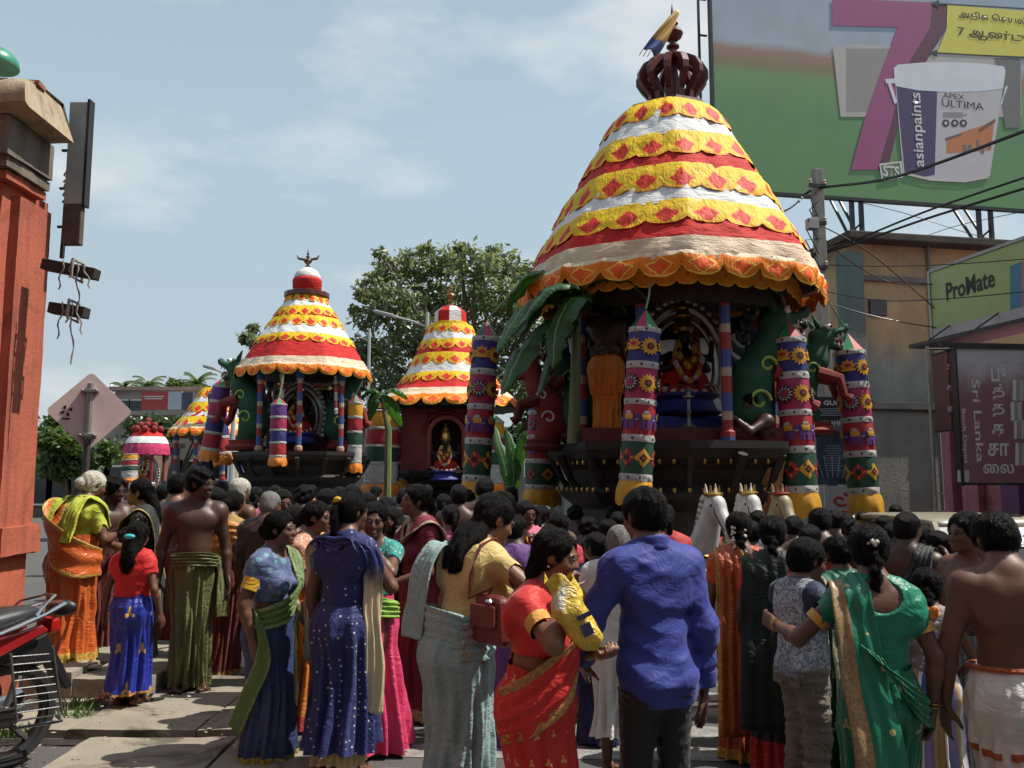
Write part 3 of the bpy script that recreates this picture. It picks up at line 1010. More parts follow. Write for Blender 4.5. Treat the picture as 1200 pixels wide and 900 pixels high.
for i, (x0, x1, y0, y1, z) in enumerate([(-2.62, -1.72, 4.62, 5.52, .055), (-1.70, -.98, 4.60, 5.50, .048), (-2.60, -1.70, 3.6, 4.59, .05),
  (-3.55, -2.86, 5.70, 6.54, .05), (-2.84, -2.02, 5.66, 6.52, .062), (-2.00, -1.58, 5.64, 6.50, .07),
  (-2.68, -2.02, 6.55, 7.7, .05), (-2.0, -1.5, 6.54, 7.7, .055), (-2.6, -2.0, 7.72, 9.0, .05), (-1.98, -1.48, 7.72, 9.0, .052)]):
 rough_box(((x0 + x1) / 2, (y0 + y1) / 2, z - .05), (x1 - x0, y1 - y0, .10), (16, 16, 2), .009, 3.1, i * 7).build('concrete_slab', SLAB, pav, True)
rough_box((-2.7, 5.59, .002), (1.9, .12, .012), (24, 2, 1), .012, 4, 3).build('drain_joint', mat('wet_grit', (.035, .028, .022), .6, .4, 8, .5), pav)
# weeds at the foot of the step
gr = MB()
for (cx, cy, n_, rr) in ((-3.02, 6.25, 90, .10), (-3.0, 6.02, 60, .09), (-3.15, 5.58, 120, .13), (-2.86, 6.42, 50, .06)):
 for i in range(n_):
  a = rnd.uniform(0, 6.3); r_ = rr * rnd.random() ** .5
  p = Vector((cx + math.cos(a) * r_ * 1.6, cy + math.sin(a) * r_ * .7, .05)); h_ = rnd.uniform(.03, .10)
  d_ = Vector((rnd.uniform(-.6, .6), rnd.uniform(-.6, .6), 1)).normalized(); s_ = d_.cross(Vector((rnd.uniform(-1, 1), rnd.uniform(-1, 1), .1))).normalized() * .005
  gr.add([p - s_, p + s_, p + d_ * h_ * .6 + s_ * .7 + Vector((0, 0, .002)), p + d_ * h_ + Vector((d_.x * .02, d_.y * .02, -.004))], [(0, 1, 2, 3)])
tag(gr.build('weeds', mat('weed_green', (.10, .19, .035), .6, .5, 30)), 'tufts of green weed growing at the foot of the concrete step', 'weeds', kind='stuff')
lt = MB()
for i in range(150):
 p = Vector((rnd.uniform(-3.5, -1.0), rnd.uniform(4.5, 7.5), .075 + rnd.uniform(0, .012))); a = rnd.uniform(0, 6.3); s_ = rnd.uniform(.006, .022)
 d1 = Vector((math.cos(a), math.sin(a), rnd.uniform(-.2, .4))) * s_; d2 = Vector((-math.sin(a), math.cos(a), rnd.uniform(-.2, .4))) * s_ * rnd.uniform(.4, .8)
 lt.add([p - d1, p - d2, p + d1, p + d2], [(0, 1, 2, 3)])
tag(lt.build('litter', mat('dry_scraps', (.22, .16, .09), .8, .6, 3, col2=(.45, .40, .34))), 'scattered dry petals and paper scraps on the pavement slabs', 'litter', kind='stuff')
# ---- the step by the gate
st = thing('step', 'low grey concrete step at the foot of the orange gate pier', 'step', (-3.2, 6.7, 0))
rough_box((-.22, -.0, .11), (.36, .44, .26), (10, 12, 8), .010, 4, 2).build('block', SLAB, st, True)
rough_box((.24, .10, .085), (.55, .62, .21), (14, 14, 6), .010, 4, 5).build('block', SLAB, st, True)
rough_box((-.1, .85, .09), (1.2, .9, .2), (8, 8, 4), .008, 4, 6).build('landing', SLAB, st, True)
# ---- orange gate pier on the left
def plaster(name, col, stain, sc=1.6):
 m, n, b = new_mat(name); q = NB(n); oc = q.coord('Object')
 f = q.ramp(q.noise(oc, sc, 6, .62), .3, .7)
 c = q.mix(f, col, tuple(x * .72 for x in col))
 dr = q.ramp(q.noise(q.scalev(oc, (7, 7, .5)), 1.2, 5, .65), .48, .72)
 c = q.mix(q.math('MULTIPLY', dr, .75), c, stain)
 gm = q.ramp(q.noise(oc, 3.1, 7, .7, .8), .54, .70); c = q.mix(q.math('MULTIPLY', gm, .5), c, tuple(x * .45 for x in stain))
 ch = q.ramp(q.noise(oc, 14, 5, .7), .66, .72)
 c = q.mix(q.math('MULTIPLY', ch, .5), c, tuple(min(1, x * 1.5 + .05) for x in col))
 q.link(c, b.inputs['Base Color']); b.inputs['Roughness'].default_value = .82
 q.bump(q.noise(oc, 34, 5, .65), .012, .5, b); return m
ORNG = plaster('orange_limewash', (.43, .105, .055), (.17, .042, .03))
ORND = plaster('weathered_cornice', (.20, .165, .125), (.035, .03, .026), 3.2)
gp = thing('gate_pier', 'weathered orange plastered gate pier with a heavy stained cornice', 'gate pier', (-3.66, 5.9, 0))
ox = -3.66
def gpx(px, Y): return (px - 600) / 1000.0 * Y - ox
rough_box((-1.50, .30, 2.55), (3.04, .6, 2.5), (30, 8, 40), .006, 2.4, 1).build('wall', ORNG, gp, True)
rough_box((.045, .32, 2.50), (.085, .42, 2.40), (2, 8, 40), .006, 3, 2).build('pilaster', ORNG, gp, True)
rough_box((-1.47, .28, 1.215), (3.12, .68, .215), (30, 8, 4), .010, 4, 3).build('ledge', ORNG, gp, True)
rough_box((.075, .34, 1.215), (.10, .50, .20), (3, 8, 4), .010, 4, 4).build('ledge', ORNG, gp, True)
rough_box((-1.54, .30, .55), (3.04, .62, 1.115), (30, 8, 14), .008, 3, 5).build('plinth', ORNG, gp, True)
rough_box((-.0, .33, .55), (.09, .46, 1.11), (2, 8, 14), .008, 3, 6).build('plinth', ORNG, gp, True)
rough_box((-1.44, .18, 3.80), (3.06, .50, .06), (40, 6, 1), .008, 5, 7).build('moulding', ORNG, gp, True)
rough_box((-1.42, .15, 3.875), (3.08, .56, .07), (40, 6, 1), .010, 5, 8).build('moulding', ORND, gp, True)
# arcaded frieze with dark niches
fz = MB()
for k in range(9):
 rb = rough_box((.10 - k * .155, .12, 4.055), (.085, .58, .27), (2, 10, 4), .008, 5, 20 + k); fz.add(rb.v, rb.f[4])
rb = rough_box((-1.46, .22, 4.055), (3.0, .34, .28), (20, 4, 3), .006, 5, 31); fz.add(rb.v, rb.f[4])
for k in range(9):
 for sx in (-1, 1):
  fz.box((.10 - .0775 - k * .155 + sx * .026, -.10, 4.155), (.03, .12, .035), Matrix.Rotation(sx * .7, 3, 'Y'))
fz.build('frieze', ORND, gp, True)
pr = MB(); poly = [(-.25, 4.20), (-.29, 4.225), (-.30, 4.30), (-.275, 4.36), (-.24, 4.40), (-.16, 4.45), (-.04, 4.50), (.1, 4.515), (.36, 4.515), (.36, 4.20)]
npl = 36
vv = []; ff = []
for i in range(npl + 1):
 x = .31 - 3.2 * i / npl
 for j, (yy, zz) in enumerate(poly):
  p = Vector((x, yy, zz)); q_ = mnoise.noise_vector(p * 4) * .02 + mnoise.noise_vector(p * 13) * .010
  if i == 0: p.x -= .10 * max(0, (zz - 4.30) / .2) ** 1.2
  vv.append(p + q_)
m_ = len(poly)
for i in range(npl):
 for j in range(m_): ff.append((i * m_ + j, i * m_ + (j + 1) % m_, (i + 1) * m_ + (j + 1) % m_, (i + 1) * m_ + j))
ff.append(tuple(range(m_))[::-1])
pr.add(vv, ff).build('cornice', plaster('cornice_sunbaked', (.42, .33, .22), (.13, .085, .06), 2.8), gp, True)
bk = MB()
for i in range(7): MB().box((.20 - i * .115 + rnd.uniform(-.02, .02), .02 + rnd.uniform(-.04, .02), 4.50 + rnd.uniform(-.006, .008)), (.10, .12, .035), Matrix.Rotation(rnd.uniform(-.2, .2), 3, 'Z')).build('broken_brick', mat('brick_rubble', (.33, .12, .065), .9, .4, 14, .5), gp)
# roof lamp on the pier
p = at(-8, 78, 6.0)
lp = thing('roof_lamp', 'green domed lamp hood on a thin rod above the pier cornice', 'lamp', (p.x, p.y, 4.5))
hz = p.z - 4.5
MB().lathe([(.17, 0), (.175, .012), (.165, .06), (.13, .105), (.08, .135), (.03, .15), (.012, .155)], (0, 0, hz), 20).build('hood', mat('green_enamel', (.05, .27, .17), .35, .3, 12), lp, True)
MB().tube([(.03, 0, 0), (.01, 0, hz + .02)], .010).tube([(.09, .0, -.05), (.045, -.01, hz * .6), (-.02, -.01, hz + .25), (-.05, 0, hz + .55)], .006, 6).build('rod', BLK, lp, True)
# the lit-up sign cabinet seen edge on, and the beams below it
pa = at(81, 118, 6.4); pb = at(97, 288, 6.4)
sb = thing('sign_cabinet', 'grey metal sign cabinet fixed edge on beside the orange pier', 'sign', ((pa.x + pb.x) / 2, 6.4, pb.z))
hh = pa.z - pb.z; ww = pb.x - pa.x
GREYM = mat('faded_grey_metal', (.40, .40, .385), .6, .35, 4, .1)
MB().box((-.01, .03, hh * .64), (ww - .03, .06, hh * .71)).build('cabinet', GREYM, sb, bevel=.008)
MB().box((-.014, .03, hh * .145), (ww - .026, .06, hh * .27)).build('lower_box', mat('dark_panel', (.10, .072, .06), .75, .5, 6, .3), sb, bevel=.008)  # lower part of the cabinet, darker than the rest
MB().box((ww / 2 - .012, .03, hh * .64), (.022, .08, hh * .74)).build('face_panel', BLK, sb, bevel=.004)
b = MB()
for z in (.18, .45, .72, .9): b.tube([(-ww / 2 - .14, .2, hh * z), (-ww / 2 + .02, .2, hh * z)], .012, 6)
b.tube([(-ww / 2 - .08, .18, -.05), (-ww / 2 - .06, .18, hh * .95)], .02, 6).build('bracket', BLK, sb)
b = MB()
for i in range(5): b.tube([(-ww / 2 - .03 + .015 * math.sin(i * 2), .1, hh * .55 - i * .055), (-ww / 2 - .07, .12, hh * .52 - i * .055), (-ww / 2 - .02, .1, hh * .49 - i * .055)], .008, 5)
b.build('wire_loop', STEEL, sb, True)
for nm, (x0, y0, x1, y1, yy), lab in (('beam', (52, 310, 114, 322, 26), 'upper dark wooden beam end sticking out of the orange pier with rags on it'),
          ('beam', (60, 361, 102, 367, 24), 'lower shorter dark beam end below the other, with frayed cords hanging')):
 a, e = at(x0, y0, 6.15), at(x1, y1, 6.15)
 t = thing(nm, lab, 'beam', a, group='beam ends on the gate pier')
 d_ = e - a; ang = math.atan2(d_.z, d_.x)
 rot = Matrix.Rotation(-ang, 3, 'Y')
 MB().box(d_ / 2, (d_.length, .10, .08), rot).build('timber', mat('tarred_wood', (.035, .026, .022), .8, .5, 9, .4, stretch=(1, 6, 6)), t, bevel=.006)
 for k in range(4):
  b = MB(); f_ = .45 + .13 * k; q0 = d_ * f_ + Vector((0, -.07, .05)); pts = [q0]; ln = (.22, .12, .36, .18)[k] * (1.0 if x0 < 55 else 1.25)
  for j in range(8): pts.append(pts[0] + Vector((.012 * math.sin(j * 1.3 + k) + .004 * j * (k - 1), 0, -ln * (j + 1) / 8)))
  b.tube(pts, [.0045 + .0025 * (j % 2) for j in range(9)], 5).build('cord', mat('frayed_cord', (.32, .29, .25), .9, .4, 20), t, True)
 MB().tube([d_ * .62 + Vector((0, -.07, .07)), d_ * .62 + Vector((0, -.075, -.06)), d_ * .64 + Vector((0, .06, -.07)), d_ * .63 + Vector((0, .07, .07)), d_ * .62 + Vector((0, -.07, .07))], .012, 6).build('rag', MATS['frayed_cord'], t, True)
# ---- diamond road sign, seen from behind
c = at(105, 482, 9.2)
sg = thing('road_sign', 'diamond shaped road sign seen from behind on a banded pole', 'sign', (c.x, c.y, 0), rz=R(17))
hd_ = .43; rr = .05; poly = []
for k in range(4):
 a0 = k * PI / 2
 for j in range(-3, 4):
  a = a0 + j * PI / 4 / 3
  poly.append(((hd_ - rr * 1.414) * math.cos(a0) + rr * math.cos(a), (hd_ - rr * 1.414) * math.sin(a0) + rr * math.sin(a) + c.z))
MB().prism(poly, 0, .006).build('plate', mat('sign_back', (.74, .55, .51), .5, .22, 3.5, .1, col2=(.62, .46, .43), metal=.0), sg)
MB().tube([(0, .04 - .07, 0), (0, -.03, c.z - .30)], .034, 10).build('pole', mat('pole_white', (.60, .55, .52), .6, .25), sg, True)
MB().tube([(0, -.03, c.z - .86), (0, -.03, c.z - .30)], .0355, 10).build('pole_band', mat('pole_black', (.045, .035, .035), .6, .2), sg, True)
MB().tube([(0, -.03, c.z - .30), (0, -.03, c.z + .30)], .032, 10).build('pole_top', STEEL, sg, True)
for z in (.22, -.26):
 cl_ = MB().box((0, -.03, c.z + z), (.17, .08, .035)).build('clamp', STEEL, sg, bevel=.004)
 for x in (-.07, .07): MB().ball((x, -.075, c.z + z), .014).build('bolt', STEEL, cl_, True)
b = MB()
for k in range(4):
 a = k * PI / 2 + .3
 b.prism([(-.225 + .012 * math.cos(a), c.z + .012 * math.sin(a)), (-.225 + .06 * math.cos(a - .25), c.z + .06 * math.sin(a - .25)), (-.225 + .06 * math.cos(a + .35), c.z + .06 * math.sin(a + .35)), (-.225 + .03 * math.cos(a + .5), c.z + .03 * math.sin(a + .5))], -.004, -.001)
b.box((-.225, -.0025, c.z - .085), (.075, .003, .018)).build('maker_mark', BLK, sg)
# ---- building at the right, with a roof hoarding
def wall_mat(name, hi, lo, zsplit, stain):
 m, n, b = new_mat(name); q = NB(n); oc = q.coord('Object')
 sp = q.node('ShaderNodeSeparateXYZ'); q.link(oc, sp.inputs[0])
 e = q.math('ADD', sp.outputs[2], q.math('MULTIPLY', q.math('SUBTRACT', q.noise(oc, 1.3, 5, .6), .5), 1.4))
 c = q.mix(q.ramp(e, zsplit - .3, zsplit + .3), lo, hi)
 f = q.ramp(q.noise(oc, 1.0, 7, .68), .36, .70)
 c = q.mix(q.math('MULTIPLY', f, .75), c, stain)
 dr = q.ramp(q.noise(q.scalev(oc, (3.2, 3.2, .35)), 1.3, 5, .65), .53, .72)
 c = q.mix(q.math('MULTIPLY', dr, .3), c, tuple(x * .5 for x in stain))
 g = q.ramp(q.noise(oc, 9, 5, .7), .60, .75)
 c = q.mix(q.math('MULTIPLY', g, .35), c, (.36, .35, .32))
 q.link(c, b.inputs['Base Color']); b.inputs['Roughness'].default_value = .9
 q.bump(q.noise(oc, 22, 5), .015, .4, b); return m
c0 = at(992, 285, 15.0)
bd = thing('shop_building', 'grimy two storey building with stained ochre and grey wall under the hoarding', 'building', (c0.x, 15.0, 0), rz=math.atan2(.191, .981))
HB_ = c0.z
WOCH = wall_mat('ochre_grey_wall', (.47, .33, .165), (.33, .325, .30), 3.9, (.135, .13, .118))
MB().box((4.0, 1.6, HB_ / 2), (8.0, 3.2, HB_)).build('wall', WOCH, bd)
MB().box((3.98, 1.5, HB_ + .07), (8.3, 3.7, .14)).build('roof_slab', mat('roof_slab_dark', (.075, .068, .06), .9, .5, 2, .3), bd, bevel=.02)
MB().box((.02, -.02, HB_ / 2 - .1), (.34, .34, HB_ - .2)).build('corner_column', wall_mat('teal_grey_column', (.12, .20, .19), (.20, .205, .195), 4.3, (.085, .085, .08)), bd, bevel=.015)
MB().box((2.5, -.035, 2.95), (4.8, .09, .13)).build('string_course', mat('grey_course', (.18, .175, .16), .9, .4, 3, .3), bd, bevel=.012)
MB().box((2.5, -.03, 5.25), (4.8, .07, .10)).build('string_course', MATS['grey_course'], bd, bevel=.012)
MB().tube([(1.62, -.05, HB_), (1.62, -.05, 3.2), (1.62, -.06, 0)], .035, 8).build('drain_pipe', mat('grey_pipe', (.22, .22, .21), .6, .3), bd, True)
for z in (1.4, 2.6, 3.9, 5.0): MB().box((1.62, -.06, z), (.1, .06, .03)).build('pipe_clip', MATS['grey_pipe'], bd)
MB().box((.55, -.02, 4.72), (.34, .06, .3)).build('vent_patch', mat('vent_grey', (.10, .105, .11), .8, .3), bd, bevel=.01)
# hoarding
BN = Vector((0.191, -0.981, 0))
P0 = Vector((c0.x, 15.0, 0)) + SV * .5
tl = plane_pt(840, 222, P0, BN); brr = plane_pt(1215, 237, P0, BN)
zb = 6.93
L0 = (tl - P0).dot(SU);
hb = thing('billboard', 'huge paint advertisement hoarding on steel posts above the roof', 'billboard', (P0.x, P0.y, HB_), rz=math.atan2(.191, .981))
BW, BH = 8.2, 5.2
def print_mat():
 m, n, b = new_mat('hoarding_print'); q = NB(n)
 sp = q.node('ShaderNodeSeparateXYZ'); q.link(q.coord('Object'), sp.inputs[0])
 z = q.math('ADD', sp.outputs[2], q.math('MULTIPLY', q.math('SUBTRACT', q.noise(q.coord('Object'), .9, 3), .5), .25))
 r = q.node('ShaderNodeValToRGB'); q.link(q.ramp(z, zb - HB_, zb - HB_ + BH), r.inputs[0])
 e = r.color_ramp.elements
 e[0].position = 0; e[0].color = (.12, .28, .10, 1)
 e[1].position = .30; e[1].color = (.11, .27, .11, 1)
 for p_, c_ in ((.435, (.14, .30, .115)), (.475, (.23, .18, .10)), (.525, (.32, .19, .15)), (.56, (.36, .44, .52)), (1.0, (.28, .37, .48))):
  x = e.new(p_); x.color = (*c_, 1)
 g = q.noise(q.coord('Object'), 1.4, 4)
 c = q.mix(q.math('MULTIPLY', q.ramp(g, .35, .7), .3), r.outputs[0], (.12, .17, .12))
 q.link(c, b.inputs['Base Color']); b.inputs['Roughness'].default_value = .55
 return m
MB().box((L0 + BW / 2, .03, zb - HB_ + BH / 2), (BW, .05, BH)).build('print_sheet', print_mat(), hb)
b = MB()
b.box((L0 + BW / 2, .03, zb - HB_ - .03), (BW + .06, .10, .06)).box((L0 - .03, .03, zb - HB_ + BH / 2), (.05, .10, BH))
b.build('frame', BLK, hb)
b = MB()
lx = L0 - .16
b.box((lx, .25, zb - HB_ + BH / 2 + .3), (.04, .04, BH - .6))
for z in np.arange(.9, BH, .72): b.box((lx + .08, .25, zb - HB_ + z), (.16, .03, .03))
b.build('side_ladder', BLK, hb)
for px in (1001, 1012, 1150, 1164):
 pp = plane_pt(px, 260, P0, BN); x = (pp - P0).dot(SU)
 MB().box((x, .06, (zb - HB_) / 2), (.07, .07, zb - HB_ + .02)).build('post', BLK, hb)
 MB().tube([(x, .06, .15), (x, 1.6, 2.6)], .03, 6).build('stay', BLK, hb)
for px in (1001, 1150):
 x = (plane_pt(px, 260, P0, BN) - P0).dot(SU); x2 = (plane_pt(px + 13, 260, P0, BN) - P0).dot(SU)
 MB().tube([(x, .06, .42), (x2, .06, .62)], .02, 6).build('cross_brace', BLK, hb)
hb.matrix_basis  # printed pieces are laid in the sheet's own plane
bpy.context.view_layer.update()
BINV = hb.matrix_world.inverted()
PF = P0 + BN * 0.0
def pflat(name, poly, off, m, par=hb):
 o = flat(name, poly, PF, BN, off * .3, m, None, .0012); o.data.transform(BINV); o.parent = par; return o
pm = lambda n_, c_: mat(n_, c_, .55, .10, 3)
pflat('printed_wall', [(976, 55), (1000, 52), (1197, 58), (1197, 137), (985, 137)], .006, pm('print_offwhite', (.44, .44, .41)))
pflat('printed_wall', [(992, 57), (1045, 57), (1045, 130), (992, 131)], .010, pm('print_taupe', (.29, .28, .265)))
pflat('printed_wall', [(1165, 68), (1196, 68), (1196, 150), (1178, 150)], .010, pm('print_grey_shade', (.16, .16, .155)))
pflat('printed_seven_side', [(1090, 2), (1112, 5), (1109, 34), (1068, 100), (1052, 150), (1040, 198), (1028, 199), (1045, 120), (1064, 75), (1090, 32)], .014, pm('print_plum_dark', (.105, .03, .065)))
pflat('printed_seven', [(975, -2), (1092, 3), (1090, 32), (1064, 75), (1052, 110), (1043, 150), (1028, 199), (997, 199), (1013, 140), (1030, 90), (1052, 32), (975, 30)], .018, pm('print_plum', (.31, .07, .20)))
PAN = pm('print_yellow', (.66, .62, .10))
pflat('printed_strip', [(1110, 6), (1216, 14), (1216, 67), (1098, 62), (1109, 34)], .022, PAN)
INK = pm('print_ink', (.02, .02, .022))
for (ya, yb, x0, x1) in ((3.5, 9, 1094, 1216), (61, 67, 1092, 1216)): pflat('printed_rule', [(x0, ya), (x1, ya + 7), (x1, ya + 8.4), (x0, ya + 1.4)], .026, INK)
for (x, y) in ((1096, 4), (1094, 62)): pflat('printed_arrow', [(x - 5, y + .5), (x + 4, y - 4), (x + 4, y + 5)], .028, INK)
# the pail
TUBW = pm('print_silver', (.50, .50, .52))
pflat('printed_pail', [(1049, 100), (1175, 104), (1160, 206), (1150, 210), (1130, 212), (1110, 211), (1090, 209), (1058, 203)], .024, TUBW)
pflat('printed_label', [(1050, 100), (1098, 106), (1095, 205), (1080, 208), (1060, 203)], .028, pm('print_navy', (.055, .040, .12)))
pflat('printed_lid', [(1048, 92), (1047, 80), (1052, 76), (1080, 73.5), (1120, 73), (1155, 75), (1176, 78), (1178, 83), (1175, 104), (1150, 107), (1110, 108), (1075, 106), (1049, 101)], .032, pm('print_lid_white', (.66, .71, .76)))
for (x0, x1) in (((1039, 95), (1049, 120)), ((1181, 101), (1172, 122))):
 pflat('printed_handle', [(x0[0], x0[1]), (x0[0] + (4 if x0[0] < 1100 else -3), x0[1]), (x1[0] + 2, x1[1]), (x1[0] - 1, x1[1] + 2)], .034, MATS['print_lid_white'])
pflat('printed_handle', [(1037, 93), (1050, 92), (1050, 98), (1038, 98)], .035, MATS['print_lid_white'])
pflat('printed_rim', [(1060, 202), (1090, 209), (1130, 211.5), (1158, 206), (1158, 209), (1130, 214), (1090, 212), (1060, 205)], .036, pm('print_rim', (.52, .52, .50)))
OHO = pm('print_orange', (.50, .19, .07))
pflat('printed_house', [(1109, 163), (1126, 157), (1126, 155), (1152, 147), (1165, 140), (1161, 176), (1140, 178), (1109, 180)], .030, OHO)
pflat('printed_roof', [(1146, 152), (1166, 139), (1166, 143), (1148, 155)], .034, pm('print_brown', (.16, .08, .05)))
pflat('printed_roof', [(1107, 162), (1127, 156), (1127, 158.5), (1108, 165)], .034, MATS['print_brown'])
for (x, y, w_, h_) in ((1128, 170, 4, 8), (1134, 170, 4, 8), (1144, 164, 3, 7), (1149, 171, 4, 9), (1158, 166, 3, 8)):
 pflat('printed_window', [(x, y), (x + w_, y - .4), (x + w_, y + h_), (x, y + h_)], .036, pm('print_pane', (.13, .15, .18)))
for x in (1108, 1118.5, 1128.5):
 pflat('printed_badge', [(x + 4.4 * math.cos(a), 144.5 + 4.4 * math.sin(a)) for a in np.linspace(0, 2 * PI, 13)[:-1]], .034, INK)
 pflat('printed_badge', [(x + 2.0 * math.cos(a), 144.5 + 2.2 * math.sin(a)) for a in np.linspace(0, 2 * PI, 9)[:-1]], .038, TUBW)
def ptext(s, px, py, hpx, m, wpx=None, right=SU, up=UP, off=.036, par=None, plane=None, **k):
 pl = plane or (PF, BN)
 p = plane_pt(px, py, *pl) + pl[1] * (off * .32)
 sc = (plane_pt(px + 10, py, *pl) - plane_pt(px, py, *pl)).length / 10; sy = (plane_pt(px, py - 10, *pl) - plane_pt(px, py, *pl)).length / 10
 vert = abs(Vector(right).z) > .5
 k.setdefault('th', .001)
 o = text(s, hpx * (sc if vert else sy), p, right, up, m, None, width=wpx * (sy if vert else sc) if wpx else None, **k)
 if o is None: return
 par = par or hb
 bpy.context.view_layer.update(); o.data.transform(par.matrix_world.inverted()); o.parent = par
 return o
WPR = pm('print_white', (.62, .62, .62))
ptext('asianpaints', 1076.5, 152, 15, WPR, 86, UP, -SU, bold=.012)
ptext('APEX', 1117, 113, 6, INK, 25); ptext('ULTIMA', 1128, 123, 8.5, INK, 48)
for k in range(3): pflat('printed_line', [(1105, 132 + k * 2.2), (1128 + 5 * (k % 2), 132 + k * 2.2), (1128 + 5 * (k % 2), 133 + k * 2.2), (1105, 133 + k * 2.2)], .034, pm('print_faint', (.2, .2, .2)))
ptext('அதிக \u0bc6சயல்', 1163, 22, 11, INK, 78, bold=.012); ptext('7 ஆண்டு', 1163, 42, 14, INK, 80, bold=.015)
pflat('logo_plate', [(1030, 192), (1056, 189), (1058, 208), (1033, 213)], .036, MATS['print_white'])
pflat('logo_plate', [(1032, 194), (1054, 191), (1056, 206), (1035, 211)], .039, pm('print_green', (.075, .19, .08)))
ptext('STS', 1044, 201, 13, MATS['print_white'], 19, off=.042, bold=.03)
# ---- the row of shops along the street at the far right
SN = -SU                                                     # their face looks across the street
Q0 = at(1098, 320, 13.5)
sh = thing('shop_row', 'low shop with pink and purple painted front along the right side of the street', 'shop', (Q0.x, Q0.y, 0), rz=math.atan2(.191, .981))
PINKW = plaster('pink_wall', (.44, .17, .215), (.22, .10, .12)); PURPW = plaster('purple_wall', (.17, .075, .19), (.08, .04, .09))
zt = Q0.z
MB().box((2.05, -7.0, 1.7), (4.0, 14.0, 3.4)).build('wall', PINKW, sh)  # near half lies out of view, lengthened to block sky light
for k in range(9): MB().box((-.02, -.55 - k * .78, 1.55), (.12, .34, 3.05)).build('pier', PURPW if k % 2 else PINKW, sh, bevel=.01)
MB().box((-.02, -.10, 1.35), (.16, .2, 2.7)).build('pier', PINKW, sh, bevel=.01)
MB().box((-.25, -3.5, zt - 1.22), (.66, 7.0, .06)).build('awning', BLK, sh)
for k in range(6): MB().tube([(-.52, -.4 - k, zt - 1.18), (-.0, -.4 - k, zt - .85)], .012, 6).build('awning_stay', BLK, sh)
pmate = thing('shop_fascia_sign', 'long green shop fascia sign lettered in black above the street', 'sign', (Q0.x, Q0.y, zt - 1.0), rz=math.atan2(.191, .981))
MB().box((-.10, -3.5, .53), (.06, 7.0, .92)).build('panel', mat('fascia_green', (.33, .46, .19), .45, .25, 1.4), pmate)
MB().box((-.11, -3.5, -.01), (.06, 7.0, .15)).build('lower_panel', mat('fascia_grey', (.40, .41, .44), .45, .2, 2), pmate)
MB().box((-.10, .02, .46), (.10, .05, 1.14)).box((-.10, -3.5, 1.02), (.10, 7.0, .05)).box((-.10, -3.5, -.11), (.09, 7.0, .035)).build('frame', STEEL, pmate)
PLN = (Q0 - SU * .135, SN)
RV = -SV
ptext('ProMate', 1136, 334, 22, INK, 57, RV, UP, off=.004, par=pmate, plane=PLN, bold=.02)
ptext('Pvt Limited Shop', 1124, 396, 7, mat('faint_ink', (.12, .12, .13), .6, .1), 44, RV, UP, off=.006, par=pmate, plane=PLN)
for (poly, m_) in (([(1184, 312), (1198, 306), (1198, 362), (1184, 366)], pm('fascia_blue', (.05, .20, .34))), ([(1198, 306), (1214, 300), (1214, 356), (1198, 362)], pm('fascia_pink', (.42, .16, .14)))):
 o = flat('printed_panel', poly, PLN[0], SN, .004, m_, None); bpy.context.view_layer.update(); o.data.transform(pmate.matrix_world.inverted()); o.parent = pmate
# hanging board of the book shop
K0 = at(1118, 407, 10.8); KN = Vector((0.10, -.995, 0)).normalized(); KU = Vector((.995, .10, 0)).normalized()
bdp = thing('hanging_shop_board', 'tall red and grey book shop board hanging over the pavement', 'sign', (K0.x, K0.y, K0.z), rz=math.atan2(KU.y, KU.x))
kw = .0108 * 99; kh = .0108 * 161
def board_mat():
 m, n, b = new_mat('board_red_grey'); q = NB(n); sp = q.node('ShaderNodeSeparateXYZ'); oc = q.coord('Object'); q.link(oc, sp.inputs[0])
 z = q.math('ADD', sp.outputs[2], q.math('MULTIPLY', q.math('SUBTRACT', q.noise(oc, 2.6, 4, .6), .5), .9))
 c = q.mix(q.ramp(z, -.62, -.18), (.22, .11, .12), (.44, .43, .435))
 q.link(c, b.inputs['Base Color']); b.inputs['Roughness'].default_value = .5; return m
MB().box((kw / 2, .04, -kh / 2), (kw, .08, kh)).build('panel', board_mat(), bdp)
b = MB()
for x in (0, kw): b.box((x, .03, -kh / 2), (.025, .12, kh + .05))
for z in (0.0, -kh): b.box((kw / 2, .03, z), (kw, .12, .025))
b.build('frame', BLK, bdp)
MB().box((kw / 2 + .1, .05, .045), (kw + .5, .05, .04)).build('hanger_bar', BLK, bdp)
KP = (K0, KN)
WK = pm('board_white', (.60, .60, .58))
ptext('ஸ்ரீலங்கா', 1166, 421, 12, mat('board_emboss', (.50, .49, .49), .5, .1), 64, KU, UP, .004, bdp, KP, bold=.012)
for s_, py, h_, w_ in (('பு', 439, 16, 17), ('த்', 459, 18, 14), ('த', 481, 15, 14), ('க', 504, 14, 15), ('சா', 527, 15, 25), ('லை', 549, 12, 36)):
 ptext(s_ if s_ != 'லை' else '\u0bc8ல', 1170, py, h_, WK, w_, KU, UP, .004, bdp, KP, bold=.02)
ptext('Sri Lanka', 1146, 493, 9, WK, 97, -UP, KU, .004, bdp, KP, bold=.008); ptext('Book Depot', 1130, 511, 6, WK, 64, -UP, KU, .004, bdp, KP, bold=.008)
